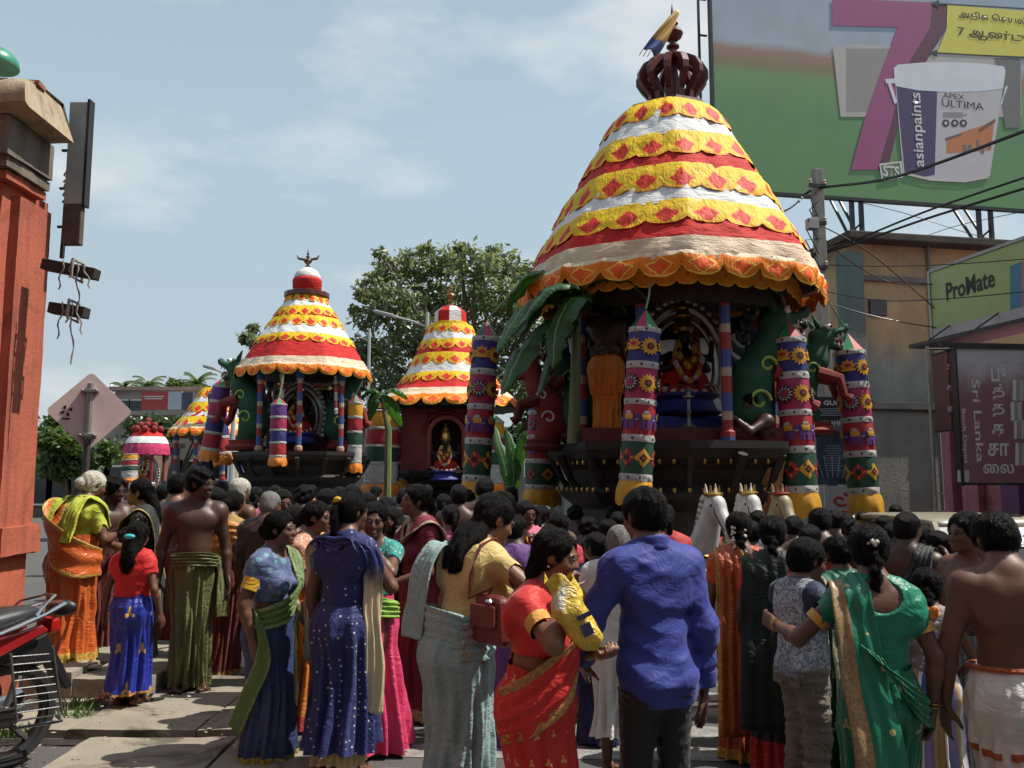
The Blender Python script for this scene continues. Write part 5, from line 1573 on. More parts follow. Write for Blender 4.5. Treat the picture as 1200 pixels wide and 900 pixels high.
def yali(loc, rz, h, label, body=GRN, trim=IRED, swirl=GRL, detail=True):
 """a carved rearing temple beast: coiled trunk, gaping head with teeth, crest and forelegs"""
 t = thing('temple_beast', label, 'carved beast', loc, rz, 'carved beasts on the chariots')
 f = Field(); k = .05
 sp = [(.0, 0, .0), (-.10, 0, .22), (-.08, 0, .45), (.06, 0, .66), (.12, 0, .84)]
 rr = [.15, .20, .19, .16, .13]
 for i in range(4): f.cone(np.array(sp[i]) * h, np.array(sp[i + 1]) * h, rr[i] * h * .8, rr[i + 1] * h * .8, k * h)
 f.ell(np.array((.14, 0, .90)) * h, np.array((.13, .10, .10)) * h, None, k * h)
 f.ell(np.array((.27, 0, .93)) * h, np.array((.12, .075, .045)) * h, roty(R(-18)), .03 * h)       # upper jaw
 f.ell(np.array((.24, 0, .80)) * h, np.array((.10, .065, .032)) * h, roty(R(22)), .03 * h)        # lower jaw
 f.ell(np.array((.37, 0, .985)) * h, np.array((.035, .05, .04)) * h, None, .03 * h)
 for sy in (-1, 1):
  f.ell(np.array((.16, .075 * sy, .965)) * h, np.array((.045, .03, .04)) * h, None, .02 * h)
  f.cone(np.array((.08, .08 * sy, 1.0)) * h, np.array((.02, .10 * sy, 1.10)) * h, .03 * h, .008 * h, .02 * h)
 D, lo, ax = f.grid(.03 if not detail else .02); V, Q = surf(D, lo, .03 if not detail else .02)
 mk('body', V, Q, body, t)
 b = MB()
 for i in range(7): b.ball((h * (-.02 - .03 * i + .06 * (i > 3)), 0, h * (1.02 - .085 * i)), (.035 * h, .05 * h, .05 * h), 8, 6)
 for i in range(7): b.tube([(h * (.0 - .03 * i), 0, h * (1.0 - .085 * i)), (h * (-.06 - .03 * i), 0, h * (1.03 - .085 * i)), (h * (-.09 - .03 * i), 0, h * (1.08 - .08 * i))], [.035 * h, .028 * h, .004], 6)
 b.build('crest', DKG if body is GRN else trim, t, True)
 for sy in (-1, 1):
  MB().tube([(.06 * h, .10 * h * sy, .52 * h), (.26 * h, .13 * h * sy, .46 * h), (.30 * h, .13 * h * sy, .30 * h), (.36 * h, .13 * h * sy, .26 * h)], [.07 * h, .055 * h, .04 * h, .05 * h], 8).build('foreleg', trim, t, True)
  MB().ball((.185 * h, .098 * h * sy, .975 * h), .030 * h, 10, 8).build('eye', WHITE, t, True)
  MB().ball((.198 * h, .118 * h * sy, .978 * h), .015 * h, 8, 6).build('pupil', MATS['black_gloss'], t, True)
  for (cx, cz, R0) in ((-.08, .30, .085), (.0, .56, .065)):
   pts = [(h * (cx + math.cos(a) * R0 * (1 - a / 9)), sy * h * (.165 if cz < .5 else .145), h * (cz + math.sin(a) * R0 * (1 - a / 9))) for a in np.linspace(0, 6, 14)]
   MB().tube(pts, .012 * h, 5).build('swirl', swirl, t, True)
  for j in range(4):
   for zz, dz in ((.885 + .012 * j, -.04), (.815 - .006 * j, .035)):
    MB().tube([(h * (.21 + .038 * j), .05 * h * sy, h * zz), (h * (.215 + .038 * j), .052 * h * sy, h * (zz + dz))], [.012 * h, .003 * h], 6).build('tooth', FWH, t, True)
 MB().tube([(.20 * h, 0, .83 * h), (.32 * h, 0, .85 * h), (.36 * h, 0, .80 * h)], [.04 * h, .03 * h, .01 * h], 8, flat=.5).build('tongue', IRED, t, True)
 MB().lathe([(.02, 0), (.22 * h, .0), (.24 * h, .04 * h), (.19 * h, .08 * h), (.2 * h, .12 * h)], (0, 0, -.08 * h), 14).build('plinth', trim, t, True)
 return t
def garland(pts, r, mats_, parent, name='garland', n=46):
 pts = [Vector(p) for p in pts]; m = len(pts)
 bs = [MB() for _ in mats_]
 for i in range(n):
  s = i / (n - 1) * (m - 1); k = min(int(s), m - 2); f = s - k
  c = pts[k].lerp(pts[k + 1], f); bs[(i // 3) % len(mats_)].ball(c, r * rnd.uniform(.8, 1.15), 6, 4)
 for b, m_ in zip(bs, mats_): tag(b.build(name, m_, parent, True), kind='stuff')
def deity(loc, s, label, cat='statue', arch=True):
 t = thing('deity_statue', label, cat, loc)
 S_ = lambda *p: tuple(q * s for q in p)
 MB().lathe([(.36, 0), (.40, .03), (.34, .07), (.30, .16), (.36, .20), (.36, .23)], (0, 0, 0), 16).build('pedestal', BLUC, t, True, tf=Matrix.Scale(s, 4))
 f = Field()
 f.cone((0, 0, .30), (0, 0, .62), .20, .13, .05); f.ell((0, 0, .30), (.30, .22, .11), None, .06)
 f.ell((0, -.02, .86), (.085, .09, .11), None, .03); f.cone((0, 0, .70), (0, 0, .80), .05, .05, .03)
 for sx in (-1, 1):
  f.cone((.14 * sx, 0, .66), (.24 * sx, -.06, .50), .05, .04, .03); f.cone((.24 * sx, -.06, .50), (.16 * sx, -.20, .52), .04, .03, .02)
  f.cone((.14 * sx, .02, .66), (.30 * sx, .02, .62), .045, .035, .03); f.cone((.30 * sx, .02, .62), (.30 * sx, -.04, .80), .035, .03, .02)
 D, lo, ax = f.grid(.02); V, Q = surf(D, lo, .02)
 mk('figure', V * s, Q, mat('idol_black_stone', (.022, .018, .016), .35, .3, 8), t)
 MB().lathe([(.10, .92), (.12, .96), (.10, 1.0), (.085, 1.08), (.095, 1.10), (.06, 1.17), (.065, 1.19), (.03, 1.25), (.01, 1.31)], (0, 0, 0), 14).build('crown', GOLD, t, True, tf=Matrix.Scale(s, 4))
 P = np.zeros((12, 40, 3)); th = np.linspace(0, 2 * PI, 40, endpoint=False)
 for i in range(12):
  v = i / 11; P[i, :, 0] = (.33 - .17 * v + .012 * np.sin(th * 11)) * np.cos(th) * s; P[i, :, 1] = (.25 - .11 * v + .012 * np.sin(th * 11)) * np.sin(th) * s; P[i, :, 2] = (.22 + .40 * v) * s
 grid('robe', P, CR, t, closed=True)
 garland([S_(-.10, -.12, .76), S_(-.15, -.24, .58), S_(-.08, -.30, .40), S_(0, -.31, .34), S_(.08, -.30, .40), S_(.15, -.24, .58), S_(.10, -.12, .76)], .030 * s, [FWH, FYE, IPNK], t)
 garland([S_(-.08, -.11, .78), S_(-.09, -.22, .62), S_(0, -.26, .50), S_(.09, -.22, .62), S_(.08, -.11, .78)], .036 * s, [FYE, FYE, IRED], t)
 garland([S_(-.30, -.12, .30), S_(-.2, -.26, .24), S_(0, -.30, .22), S_(.2, -.26, .24), S_(.30, -.12, .30)], .034 * s, [FWH, IRED], t)
 if arch:
  b = MB(); bb = MB()
  pts = [S_(.46 * math.cos(a) * (1 if abs(math.cos(a)) < .99 else 1), .12, .55 + .66 * math.sin(a)) for a in np.linspace(-.55, PI + .55, 40)]
  b.tube(pts, .055 * s, 8); pts2 = [S_(.36 * math.cos(a), .11, .55 + .54 * math.sin(a)) for a in np.linspace(-.5, PI + .5, 34)]; b.tube(pts2, .03 * s, 8)
  b.build('arch', SILV, t, True)
  for a in np.linspace(-.5, PI + .5, 27):
   c = Vector(S_(.535 * math.cos(a), .12, .55 + .76 * math.sin(a)))
   bb.ball(c, S_(.05, .03, .055), 8, 6)
  tag(bb.build('arch_flames', SILV, t, True), kind='stuff')
 return t
CASE = {}
def chariot(name_label, loc, rot, prof, bands, platform_z, base_r, cr_kind, detail=True, nside=8, posts=True, group='tall cloth covered festival chariots'):
 t = thing('festival_chariot', name_label, 'chariot', loc, 0, group)
 cp = Canopy(t, prof, nside, rot)
 for i, b in enumerate(bands):
  kind, z1, z0 = b[:3]
  sc = 1.0 if detail else .75
  if kind == 'w': cp.band('white_cloth', z1, z0, CW, .004, 20, seed=i, wr=.020 * sc, sag=.02, nv=10)
  if kind == 'r': cp.band('red_cloth', z1, z0, CR, .0, 20, seed=i, wr=.022 * sc, sag=.015, nv=10)
  if kind == 'f': cp.band('yellow_frill', z1, z0, FY, .014, b[3], drop=b[4], gather=.007 * sc, bulge=.010, seed=i, wr=.018 * sc, sag=.03, nv=10)
  if kind == 'c': cp.band('cream_border', z1, z0, FC, .02, 24, seed=i, wr=.035 * sc, gather=.006, nv=8, sag=.02, hang=1)
  if kind == 'h': cp.band('scalloped_hem', z1, z0, FO, .03, b[3], drop=b[4], gather=.010 * sc, bulge=.03, seed=i, wr=.035 * sc, nv=10, hang=1)
  if kind == 'i': cp.band('inner_valance', z1, z0, FI, -.22, b[3], drop=b[4], gather=.004, seed=i, wr=.01, nv=6, hang=1)
 z_h = prof[-1][1]; rh = prof[-1][0]
 # ceiling boards under the cloth
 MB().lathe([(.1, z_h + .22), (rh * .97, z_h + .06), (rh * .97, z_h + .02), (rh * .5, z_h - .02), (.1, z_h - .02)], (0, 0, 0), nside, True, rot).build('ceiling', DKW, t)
 # timber car
 pz = platform_z; B = base_r
 MB().lathe([(B * .80, .55), (B * .84, .62), (B * .76, .72), (B * .86, .92), (B * .90, .98), (B * .80, 1.05), (B * .80, pz - .75), (B * .92, pz - .62), (B * .95, pz - .55), (B * .86, pz - .45), (B * .90, pz - .30), (B * 1.02, pz - .18), (B * 1.05, pz - .08), (B * 1.05, pz), (.1, pz)], (0, 0, 0), 8, True, rot).build('timber_base', DKW, t)
 for k in range(16):
  a = rot + 2 * PI * k / 16; rr = B * .90
  MB().tube([(rr * .9 * math.cos(a), rr * .9 * math.sin(a), pz - .60), (rr * 1.02 * math.cos(a), rr * 1.02 * math.sin(a), pz - .42), (rr * 1.12 * math.cos(a), rr * 1.12 * math.sin(a), pz - .14)], [.06, .04, .055], 6).build('carved_bracket', DKW, t, True)
 if detail:
  b = MB()
  for k in range(56):
   a = rot + 2 * PI * k / 56; seg = 2 * PI / 8; kk = math.cos(seg / 2) / math.cos(((a - rot) % seg) - seg / 2)
   for zz, rr in ((pz - .22, 1.0), (pz - .52, .96)): b.ball((B * rr * kk * math.cos(a), B * rr * kk * math.sin(a), zz), (.022, .022, .03), 6, 4)
  tag(b.build('brass_stud', GOLD, t, True), kind='stuff')
 for sx in (-1, 1):
  for sy in (-1, 1):
   b = MB(); b.lathe([(.12, -.14), (.48, -.11), (.55, -.09), (.55, .09), (.48, .11), (.12, .14)], (0, 0, 0), 24)
   b.build('wheel', DKW, t, True, tf=Matrix.Translation((sx * B * .62, sy * B * .55, .55)) @ Matrix.Rotation(PI / 2, 4, 'Y'))
 if posts:
  PM = CASE.get('post')
  if PM is None:
   m, n, b = new_mat('post_cloth'); q = NB(n); sp = q.node('ShaderNodeSeparateXYZ'); q.link(q.coord('Object'), sp.inputs[0])
   s_ = q.math('FRACT', q.math('MULTIPLY', sp.outputs[2], 2.1))
   c = q.mix(q.math('LESS_THAN', s_, .42), (.30, .028, .026), (.05, .075, .24)); c = q.mix(q.math('GREATER_THAN', s_, .80), c, (.42, .30, .22))
   q.link(c, b.inputs['Base Color']); b.inputs['Roughness'].default_value = .65; CASE['post'] = PM = m
  for k in range(8):
   a = rot + 2 * PI * k / 8 + PI / 8; rr = B * .82
   o = MB().lathe([(.085, pz), (.085, pz + .1), (.06, pz + .12), (.06, z_h - .2), (.09, z_h - .1), (.10, z_h + .02)], (rr * math.cos(a), rr * math.sin(a), 0), 8, True).build('post', PM, t)
 return t, cp
# ---------------- the large chariot
BC = at(785, 330, 10.3); bz = lambda py: at(785, py, 10.3 - .8 * min(1.8, max(.5, .55 + (py - 130) / 195 * 1.25))).z; sz = lambda py: at(785, py, 10.3).z
prof = [(.52, sz(131)), (.58, sz(138)), (.71, sz(150)), (.88, sz(178)), (1.07, sz(209)), (1.27, sz(239)), (1.42, sz(267)), (1.62, sz(300)), (1.74, sz(322)), (1.79, sz(335)), (1.80, sz(345))]
bands = [('f', bz(122), bz(145), 16, .045), ('w', bz(138), bz(168)), ('f', bz(164), bz(187), 18, .055), ('r', bz(182), bz(210)),
   ('f', bz(205), bz(231), 21, .055), ('w', bz(226), bz(250)), ('f', bz(248), bz(270), 23, .065), ('r', bz(262), bz(298)),
   ('c', bz(289), bz(312)), ('h', bz(306), bz(320), 26, .12), ('i', bz(312), bz(331), 44, .05)]
big, cpy = chariot('largest chariot with red white and yellow tiered canopy, nearest on the right', (BC.x, 10.3, 0), R(-94) , prof, bands, 2.06, 1.45, 'ribs')
zt = bz(128)
MB().lathe([(.50, zt - .02), (.52, zt), (.52, zt + .07), (.47, zt + .09), (.45, zt + .18), (.1, zt + .18)], (.07, 0, 0), 8, True, R(-94)).build('crown_base', MAH, big)
crown_ribs(big, zt + .17, .45, .72, MAH, x=.08)
MB().lathe([(.07, 0), (.10, .3), (.06, .70)], (.08, 0, zt + .17), 10).build('crown_core', MAH, big, True)
finial(big, zt + .86, .74, MAH, x=.10)
# dark backdrop added to keep the interior dark, and a side hanging
MB().box((-.55, 1.05, 2.95), (1.2, .06, 1.8)).build('dark_backdrop', mat('dark_backdrop_cloth', (.07, .012, .012), .8, .4), big)
MB().box((-1.12, .55, 2.9), (.05, 1.0, 1.6)).build('side_panel', mat('side_cloth_green', (.015, .07, .04), .7, .4), big)
MB().box((0, -.1, 2.14), (2.3, 1.7, .15)).build('altar_deck', DRED, big)
MB().box((.12, .1, 2.30), (1.0, .7, .2)).build('altar', BLUC, big, bevel=.02)
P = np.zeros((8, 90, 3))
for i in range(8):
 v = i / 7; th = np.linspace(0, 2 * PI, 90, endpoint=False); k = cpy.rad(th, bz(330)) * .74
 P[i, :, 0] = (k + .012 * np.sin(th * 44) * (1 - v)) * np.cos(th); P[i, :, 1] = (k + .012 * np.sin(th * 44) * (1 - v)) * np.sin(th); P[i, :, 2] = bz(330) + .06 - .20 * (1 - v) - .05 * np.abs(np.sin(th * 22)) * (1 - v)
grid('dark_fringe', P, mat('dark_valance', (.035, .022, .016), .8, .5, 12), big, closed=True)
dl = deity((BC.x + .16, 10.35, 2.42), 1.12, 'garlanded deity under a silver arch inside the largest chariot')
lm = thing('oil_lamp', 'slim silver oil lamp standing before the deity in the largest chariot', 'oil lamp', (BC.x + .02, 9.45, 2.215))
MB().lathe([(.10, 0), (.11, .015), (.05, .04), (.018, .07), (.022, .16), (.035, .18), (.018, .20), (.018, .32), (.07, .34), (.075, .36), (.02, .37), (.02, .40), (.045, .42), (.01, .47)], (0, 0, 0), 14).build('stem', SILV, lm, True)
# blue and gold shawl knotted on the finial
fl = thing('finial_cloth', 'ochre and blue fringed cloth tied to the finial of the largest canopy', 'cloth', (BC.x, 10.3, zt + .76))
pt = [at(794, 14, 10.25), at(786, 27, 10.2), at(774, 45, 10.15), at(762, 62, 10.12)]
P = np.zeros((26, 9, 3)); O = Vector((BC.x, 10.3, zt + .76))
for i in range(26):
 s = i / 25 * 3; k = min(int(s), 2); c = pt[k].lerp(pt[k + 1], s - k) - O; w_ = .03 + .085 * (i / 25) ** .8
 for j in range(9):
  a = (j - 4) / 4; P[i, j] = (c.x + a * w_ * .75, c.y + .05 * math.sin(a * 4 + i * .2) * (i / 25) - .03, c.z - a * w_ * .55)
mm, n_, b_ = new_mat('shawl'); q_ = NB(n_); sp_ = q_.node('ShaderNodeSeparateXYZ'); q_.link(q_.coord('UV'), sp_.inputs[0])
q_.link(q_.mix(q_.math('GREATER_THAN', sp_.outputs[1], .74), (.46, .26, .055), (.06, .095, .24)), b_.inputs['Base Color']); b_.inputs['Roughness'].default_value = .6
grid('cloth', P, mm, fl, thick=.008)
b = MB()
for j in range(0, 9, 2): b.tube([P[25, j], P[25, j] + np.array((-.05, 0, -.09))], .006, 4)
tag(b.build('fringe', WHITE, fl, True), kind='stuff')
G1 = 'hanging cloth drums of the largest chariot'
drum(at(757, 362, 8.6), at(743, 592, 8.6), .158, 'front cloth drum with green tipped cone hanging before the altar of the largest chariot', G1, hang=at(762, 331, 8.75), seed=1)
drum(at(923, 374, 9.5), at(941, 607, 9.4), .172, 'cloth drum hanging at the right front, above a bare backed man', G1, hang=at(916, 345, 9.5), seed=2)
drum(at(993, 390, 10.9), at(1015, 606, 10.8), .185, 'rightmost cloth drum, slanting in front of the stained grey wall', G1, hang=at(962, 340, 10.6), seed=3)
drum(at(571, 374, 10.6), at(556, 592, 10.5), .165, 'dark purple and magenta cloth drum hanging at the left edge of the largest chariot', G1, hang=at(606, 335, 10.6), seed=4)
drum(at(640, 440, 11.2), at(635, 592, 11.2), .215, 'stout cloth drum with domed gold skirt hanging behind the banana leaves', G1, hang=at(645, 335, 11.2), seed=5)
yali(at(893, 520, 9.6), R(8), 1.55, 'green carved beast with gaping jaws at the right corner post of the largest chariot')
yali(at(950, 500, 10.9), R(-4), 1.30, 'second green carved beast behind, between the two right hand drums')
yali(at(636, 520, 10.1), R(176), 1.0, 'red carved beast with pale swirls at the left corner of the largest chariot', IRED, DRED, FWH)
yali(at(668, 508, 10.7), R(178), 1.25, 'dark green carved beast half hidden behind the banana leaves at the left')
bp = thing('banana_plant', 'banana plant with broad drooping leaves tied to the left of the largest chariot', 'banana plant', at(672, 520, 9.6))
o_ = bp.location
rel = lambda px, py, Y: at(px, py, Y) - o_
for i, (pts, wd) in enumerate([
  ([rel(678, 352, 9.5), rel(645, 345, 9.4), rel(612, 362, 9.3), rel(582, 412, 9.1)], .30),
  ([rel(672, 370, 9.5), rel(640, 378, 9.3), rel(612, 410, 9.2), rel(588, 462, 9.0)], .30),
  ([rel(680, 345, 9.6), rel(655, 322, 9.7), rel(620, 325, 9.8), rel(592, 362, 9.9)], .28),
  ([rel(676, 360, 9.5), rel(665, 338, 9.2), rel(640, 340, 9.0), rel(606, 385, 8.9)], .28),
  ([rel(682, 350, 9.6), rel(700, 335, 9.5), rel(722, 345, 9.4), rel(735, 368, 9.4)], .22),
  ([rel(680, 350, 9.7), rel(690, 328, 10.0), rel(705, 330, 10.3), rel(715, 350, 10.5)], .24),
  ([rel(672, 375, 9.5), rel(655, 395, 9.4), rel(642, 425, 9.35), rel(630, 465, 9.3)], .2),
  ([rel(690, 340, 9.8), rel(660, 330, 9.6), rel(630, 350, 9.5), rel(608, 395, 9.4)], .34), ([rel(684, 345, 9.3), rel(668, 352, 9.0), rel(652, 385, 8.9), rel(648, 430, 8.85)], .24),
  ([rel(690, 335, 10.2), rel(650, 318, 10.3), rel(622, 335, 10.3), rel(612, 375, 10.3)], .32), ([rel(690, 345, 9.4), rel(712, 330, 9.2), rel(738, 332, 9.1), rel(760, 352, 9.1)], .24)]):
 banana_leaf(bp, pts, wd, seed=i)
MB().tube([(0, 0, 0), (.02, 0, .6), rel(676, 370, 9.5), rel(679, 345, 9.55)], [.075, .06, .05, .03], 10).build('stem', mat('banana_stem', (.16, .20, .08), .5, .4, 5, stretch=(4, 4, .5)), bp, True)
bp = thing('banana_plant', 'small banana plant tied upright beside the small drum behind the large chariot', 'banana plant', at(598, 585, 13.5))
o_ = bp.location
for i, (pts, wd) in enumerate([([rel(600, 580, 13.5), rel(602, 555, 13.4), rel(600, 530, 13.4), rel(594, 505, 13.5)], .13), ([rel(598, 580, 13.5), rel(590, 540, 13.6), rel(584, 520, 13.7), rel(580, 500, 13.9)], .10), ([rel(600, 570, 13.5), rel(608, 540, 13.4), rel(612, 515, 13.3), rel(618, 505, 13.3)], .10)]): banana_leaf(bp, pts, wd, seed=20 + i, side=Vector((1, 0, 0)))
MB().tube([(0, 0, -1.3), (0, 0, .2)], .06, 8).build('stem', MATS['banana_stem'], bp, True)
# wooden horses in front of the large chariot
def horse(loc, rz, s, label, coat, crown, mane):
 t = thing('wooden_horse', label, 'carved horse', loc, rz, 'carved horses before the largest chariot')
 f = Field(); g = lambda *p: np.array(p) * s
 f.ell(g(0, .55, .80), g(.17, .42, .19), None, .06 * s); f.ell(g(0, .12, .86), g(.16, .18, .20), None, .07 * s)
 f.cone(g(0, .08, .92), g(0, -.10, 1.30), .145 * s, .085 * s, .06 * s)
 f.ell(g(0, -.14, 1.36), g(.075, .11, .095), None, .05 * s); f.cone(g(0, -.17, 1.36), g(0, -.36, 1.12), .070 * s, .046 * s, .04 * s)
 f.ell(g(0, -.37, 1.11), g(.048, .06, .052), None, .02 * s)
 for sx in (-1, 1):
  f.cone(g(.045 * sx, -.08, 1.43), g(.055 * sx, -.09, 1.55), .026 * s, .006 * s, .015 * s)
  f.cone(g(.09 * sx, .02, .80), g(.10 * sx, -.26, .62), .075 * s, .05 * s, .05 * s); f.cone(g(.10 * sx, -.26, .62), g(.10 * sx, -.14, .32), .045 * s, .032 * s, .03 * s); f.ell(g(.10 * sx, -.15, .28), g(.045, .06, .04), None, .02 * s)
  f.cone(g(.09 * sx, .85, .75), g(.10 * sx, .82, .45), .10 * s, .055 * s, .05 * s); f.cone(g(.10 * sx, .82, .45), g(.10 * sx, .92, .08), .05 * s, .035 * s, .03 * s); f.ell(g(.10 * sx, .90, .05), g(.05, .07, .05), None, .02 * s)
 D, lo, ax = f.grid(.016); V, Q = surf(D, lo, .016); mk('body', V, Q, coat, t)
 for sx in (-1, 1):
  MB().ball(g(.066 * sx, -.19, 1.355), .018 * s, 8, 6).build('eye', MATS['black_gloss'], t, True)
  MB().ball(g(.030 * sx, -.415, 1.12), .012 * s, 6, 4).build('nostril', MATS['lip_dark'], t, True)
 b = MB()
 for k in range(10): b.ball(g(.0, .03 + .022 * k, 1.40 - .052 * k), g(.028, .05, .05), 8, 6)
 b.build('mane', mane, t, True)
 b = MB(); b.lathe([(.085, 0), (.092, .015), (.085, .03)], g(0, -.12, 1.44), 12)
 for k in range(5): b.tube([g(.06 * math.cos(a_), -.12 + .06 * math.sin(a_), 1.45) for a_ in (k * 1.256,)] + [g(.07 * math.cos(k * 1.256), -.12 + .07 * math.sin(k * 1.256), 1.53)], [.018 * s, .003 * s], 6)
 b.build('crown', crown, t, True)
 b = MB()
 for (y_, z_, r_) in ((-.24, 1.27, .066), (-.32, 1.17, .056)):
  b.tube([g(r_ * math.cos(a_), y_ + r_ * .6 * math.sin(a_), z_ + r_ * .7 * math.sin(a_)) for a_ in np.linspace(0, 2 * PI, 14)], .008 * s, 5)
 b.tube([g(.062, -.19, 1.42), g(.066, -.24, 1.27), g(.054, -.32, 1.17)], .007 * s, 5).tube([g(-.062, -.19, 1.42), g(-.066, -.24, 1.27), g(-.054, -.32, 1.17)], .007 * s, 5)
 b.build('bridle', mat('bridle_brown', (.14, .045, .02), .5, .2), t, True)
 MB().tube([g(.155 * math.cos(a_), .03 + .12 * math.sin(a_), .98 + .08 * math.sin(a_)) for a_ in np.linspace(0, 2 * PI, 20)], .022 * s, 6).build('collar', crown, t, True)
 MB().ball(g(0, .5, .97), g(.16, .2, .06), 12, 6).build('saddle', IRED, t, True)
 return t
HWHITE = mat('horse_white', (.58, .57, .54), .45, .3, 7, col2=(.40, .39, .37)); HTAN = mat('horse_tan', (.30, .25, .14), .5, .3, 7)
for (px, py, Y, rz, s, lab, ct, cr_, mn) in ((826, 566, 7.9, 22, 1.03, 'white wooden horse with gold crown, leftmost of three beside the blue shirted man', HWHITE, GOLD, SILV),
  (868, 565, 8.1, 16, 1.03, 'white wooden horse in the middle, its crown above a jasmine haired woman', HWHITE, GOLD, HWHITE), (905, 566, 8.2, 14, 1.03, 'tan wooden horse with a red crown, rightmost of three near the gold skirted drum', HTAN, IRED, DRED)):
 p = at(px, py, Y); horse((p.x, Y, p.z - 1.55 * s), R(rz), s, lab, ct, cr_, mn)
# ---------------- second chariot
def mid(px, py, Y): return at(px, py, Y)
Y2 = 19.5; z2 = lambda py: at(357, py, Y2).z; s2 = Y2 / 1000
prof = [(22 * s2, z2(347)), (27 * s2, z2(357)), (36 * s2, z2(370)), (46 * s2, z2(386)), (57 * s2, z2(402)), (68 * s2, z2(420)), (77 * s2, z2(436)), (79 * s2, z2(444))]
bands = [('f', z2(347), z2(354), 14, .07), ('w', z2(355), z2(366)), ('f', z2(363), z2(371), 16, .09), ('r', z2(370), z2(379)), ('f', z2(376), z2(384), 18, .10), ('w', z2(384), z2(400)), ('f', z2(398), z2(404), 20, .10),
   ('r', z2(403), z2(430)), ('c', z2(426), z2(438)), ('h', z2(434), z2(441), 22, .13)]
c2 = at(357, 444, Y2)
ch2, cp2 = chariot('second chariot with striped canopy and pot finial, left of the big tree', (c2.x, Y2, 0), R(-58), prof, bands, 2.25, 1.5, 'ball', detail=False)
MB().lathe([(.30, -.06), (.52, -.04), (.52, .06), (.40, .10)], (0, 0, z2(347)), 16).build('crown_base', MAH, ch2)
MB().lathe([(.26, 0), (.33, .12), (.34, .30), (.30, .36)], (0, 0, z2(344)), 18).build('dome_lower', CR, ch2, True)
MB().lathe([(.30, .36), (.30, .42), (.22, .54), (.1, .60), (.06, .62)], (0, 0, z2(344)), 18).build('dome_upper', CW, ch2, True)
finial(ch2, z2(318), .55, mat('dark_bronze', (.16, .10, .07), .35, .4, 9, metal=.6))
b = MB()
for sx in (-1, 1): b.tube([(0, 0, z2(305)), (sx * .22, 0, z2(303)), (sx * .26, 0, z2(299))], [.03, .03, .01], 6)
b.build('finial_spout', MATS['dark_bronze'], ch2, True)
MB().box((0, 1.0, 3.0), (1.8, .06, 1.6)).build('dark_backdrop', MATS['dark_backdrop_cloth'], ch2)
deity((c2.x - .1, Y2 - .1, 2.45), 1.1, 'garlanded deity inside the second chariot under the striped canopy', arch=True)
for k in range(6):
 a = R(-58) + 2 * PI * k / 6 + .3
 garland([(1.15 * math.cos(a), 1.15 * math.sin(a), z2(446)), (1.15 * math.cos(a) + .03, 1.15 * math.sin(a), z2(446) - .8)], .05, [FWH, IPNK], ch2, n=14)
G2 = 'hanging cloth drums of the second chariot'
drum(at(327, 465, 17.9), at(325, 546, 17.9), .165, 'slim cloth drum with orange skirt hanging front left of the second chariot', G2, 1, False, hang=at(333, 434, 18.0), seed=6)
drum(at(417, 462, 19.0), at(414, 554, 19.0), .165, 'slim cloth drum with orange skirt hanging front right of the second chariot', G2, 2, False, hang=at(425, 445, 19), seed=7)
drum(at(262, 442, 19.6), at(244, 540, 19.6), .20, 'purple patterned cloth drum hanging far left of the second chariot', G2, 1, False, hang=at(283, 440, 19.5), seed=8)
drum(at(252, 450, 20.8), at(262, 545, 20.8), .20, 'dark cloth drum hanging just behind the far left drum of the second chariot', G2, 1, False, hang=at(292, 444, 20.5), seed=9)
yali(at(288, 520, 19.0), R(165), 1.9, 'green carved beast leaning out at the left of the second chariot', detail=False)
yali(at(402, 520, 19.2), R(15), 1.6, 'green carved beast at the right of the second chariot beside a slim drum', detail=False)
for (x0, lab, tg) in ((455, 'banana plant drooping between the second and third chariots', [(432, 480), (420, 470), (425, 505), (478, 468), (470, 500)]), (292, 'banana leaves tied at the top left corner of the second chariot', [(262, 430), (258, 445), (250, 460), (275, 422), (300, 430)])):
 bp = thing('banana_plant', lab, 'banana plant', at(x0, 520, 20)); o_ = bp.location; top = rel(x0 - 8, 462 if x0 > 400 else 448, 20)
 MB().tube([(0, 0, -2.4), (0, 0, .3), top], [.09, .08, .04], 8).build('stem', MATS['banana_stem'], bp, True)
 for i, (x, y) in enumerate(tg):
  e = rel(x, y, 19.7 + .2 * i); banana_leaf(bp, [top, top.lerp(e, .4) + Vector((0, 0, .18)), top.lerp(e, .75) + Vector((0, 0, .12)), e], .26, seed=40 + i)
# ---------------- third chariot
Y3 = 24.0; z3 = lambda py: at(527, py, Y3).z; s3 = Y3 / 1000
prof = [(26 * s3, z3(383)), (30 * s3, z3(393)), (36 * s3, z3(407)), (43 * s3, z3(422)), (52 * s3, z3(440)), (63 * s3, z3(455)), (78 * s3, z3(468)), (87 * s3, z3(477)), (89 * s3, z3(482))]
bands = [('f', z3(382), z3(390), 12, .10), ('w', z3(391), z3(404)), ('f', z3(401), z3(408), 14, .12), ('r', z3(408), z3(421)), ('f', z3(418), z3(427), 16, .13), ('w', z3(428), z3(443)), ('f', z3(441), z3(447), 18, .14),
   ('r', z3(446), z3(463)), ('c', z3(460), z3(470)), ('h', z3(466), z3(473), 20, .20)]
c3 = at(527, 482, Y3)
ch3, cp3 = chariot('third chariot with striped canopy in front of the big leafy tree', (c3.x, Y3, 0), R(-80), prof, bands, 1.9, 1.6, 'drum', detail=False, posts=False)
MB().lathe([(.45, -.1), (.52, 0), (.50, .1)], (0, 0, z3(383)), 16).build('crown_base', CY, ch3)
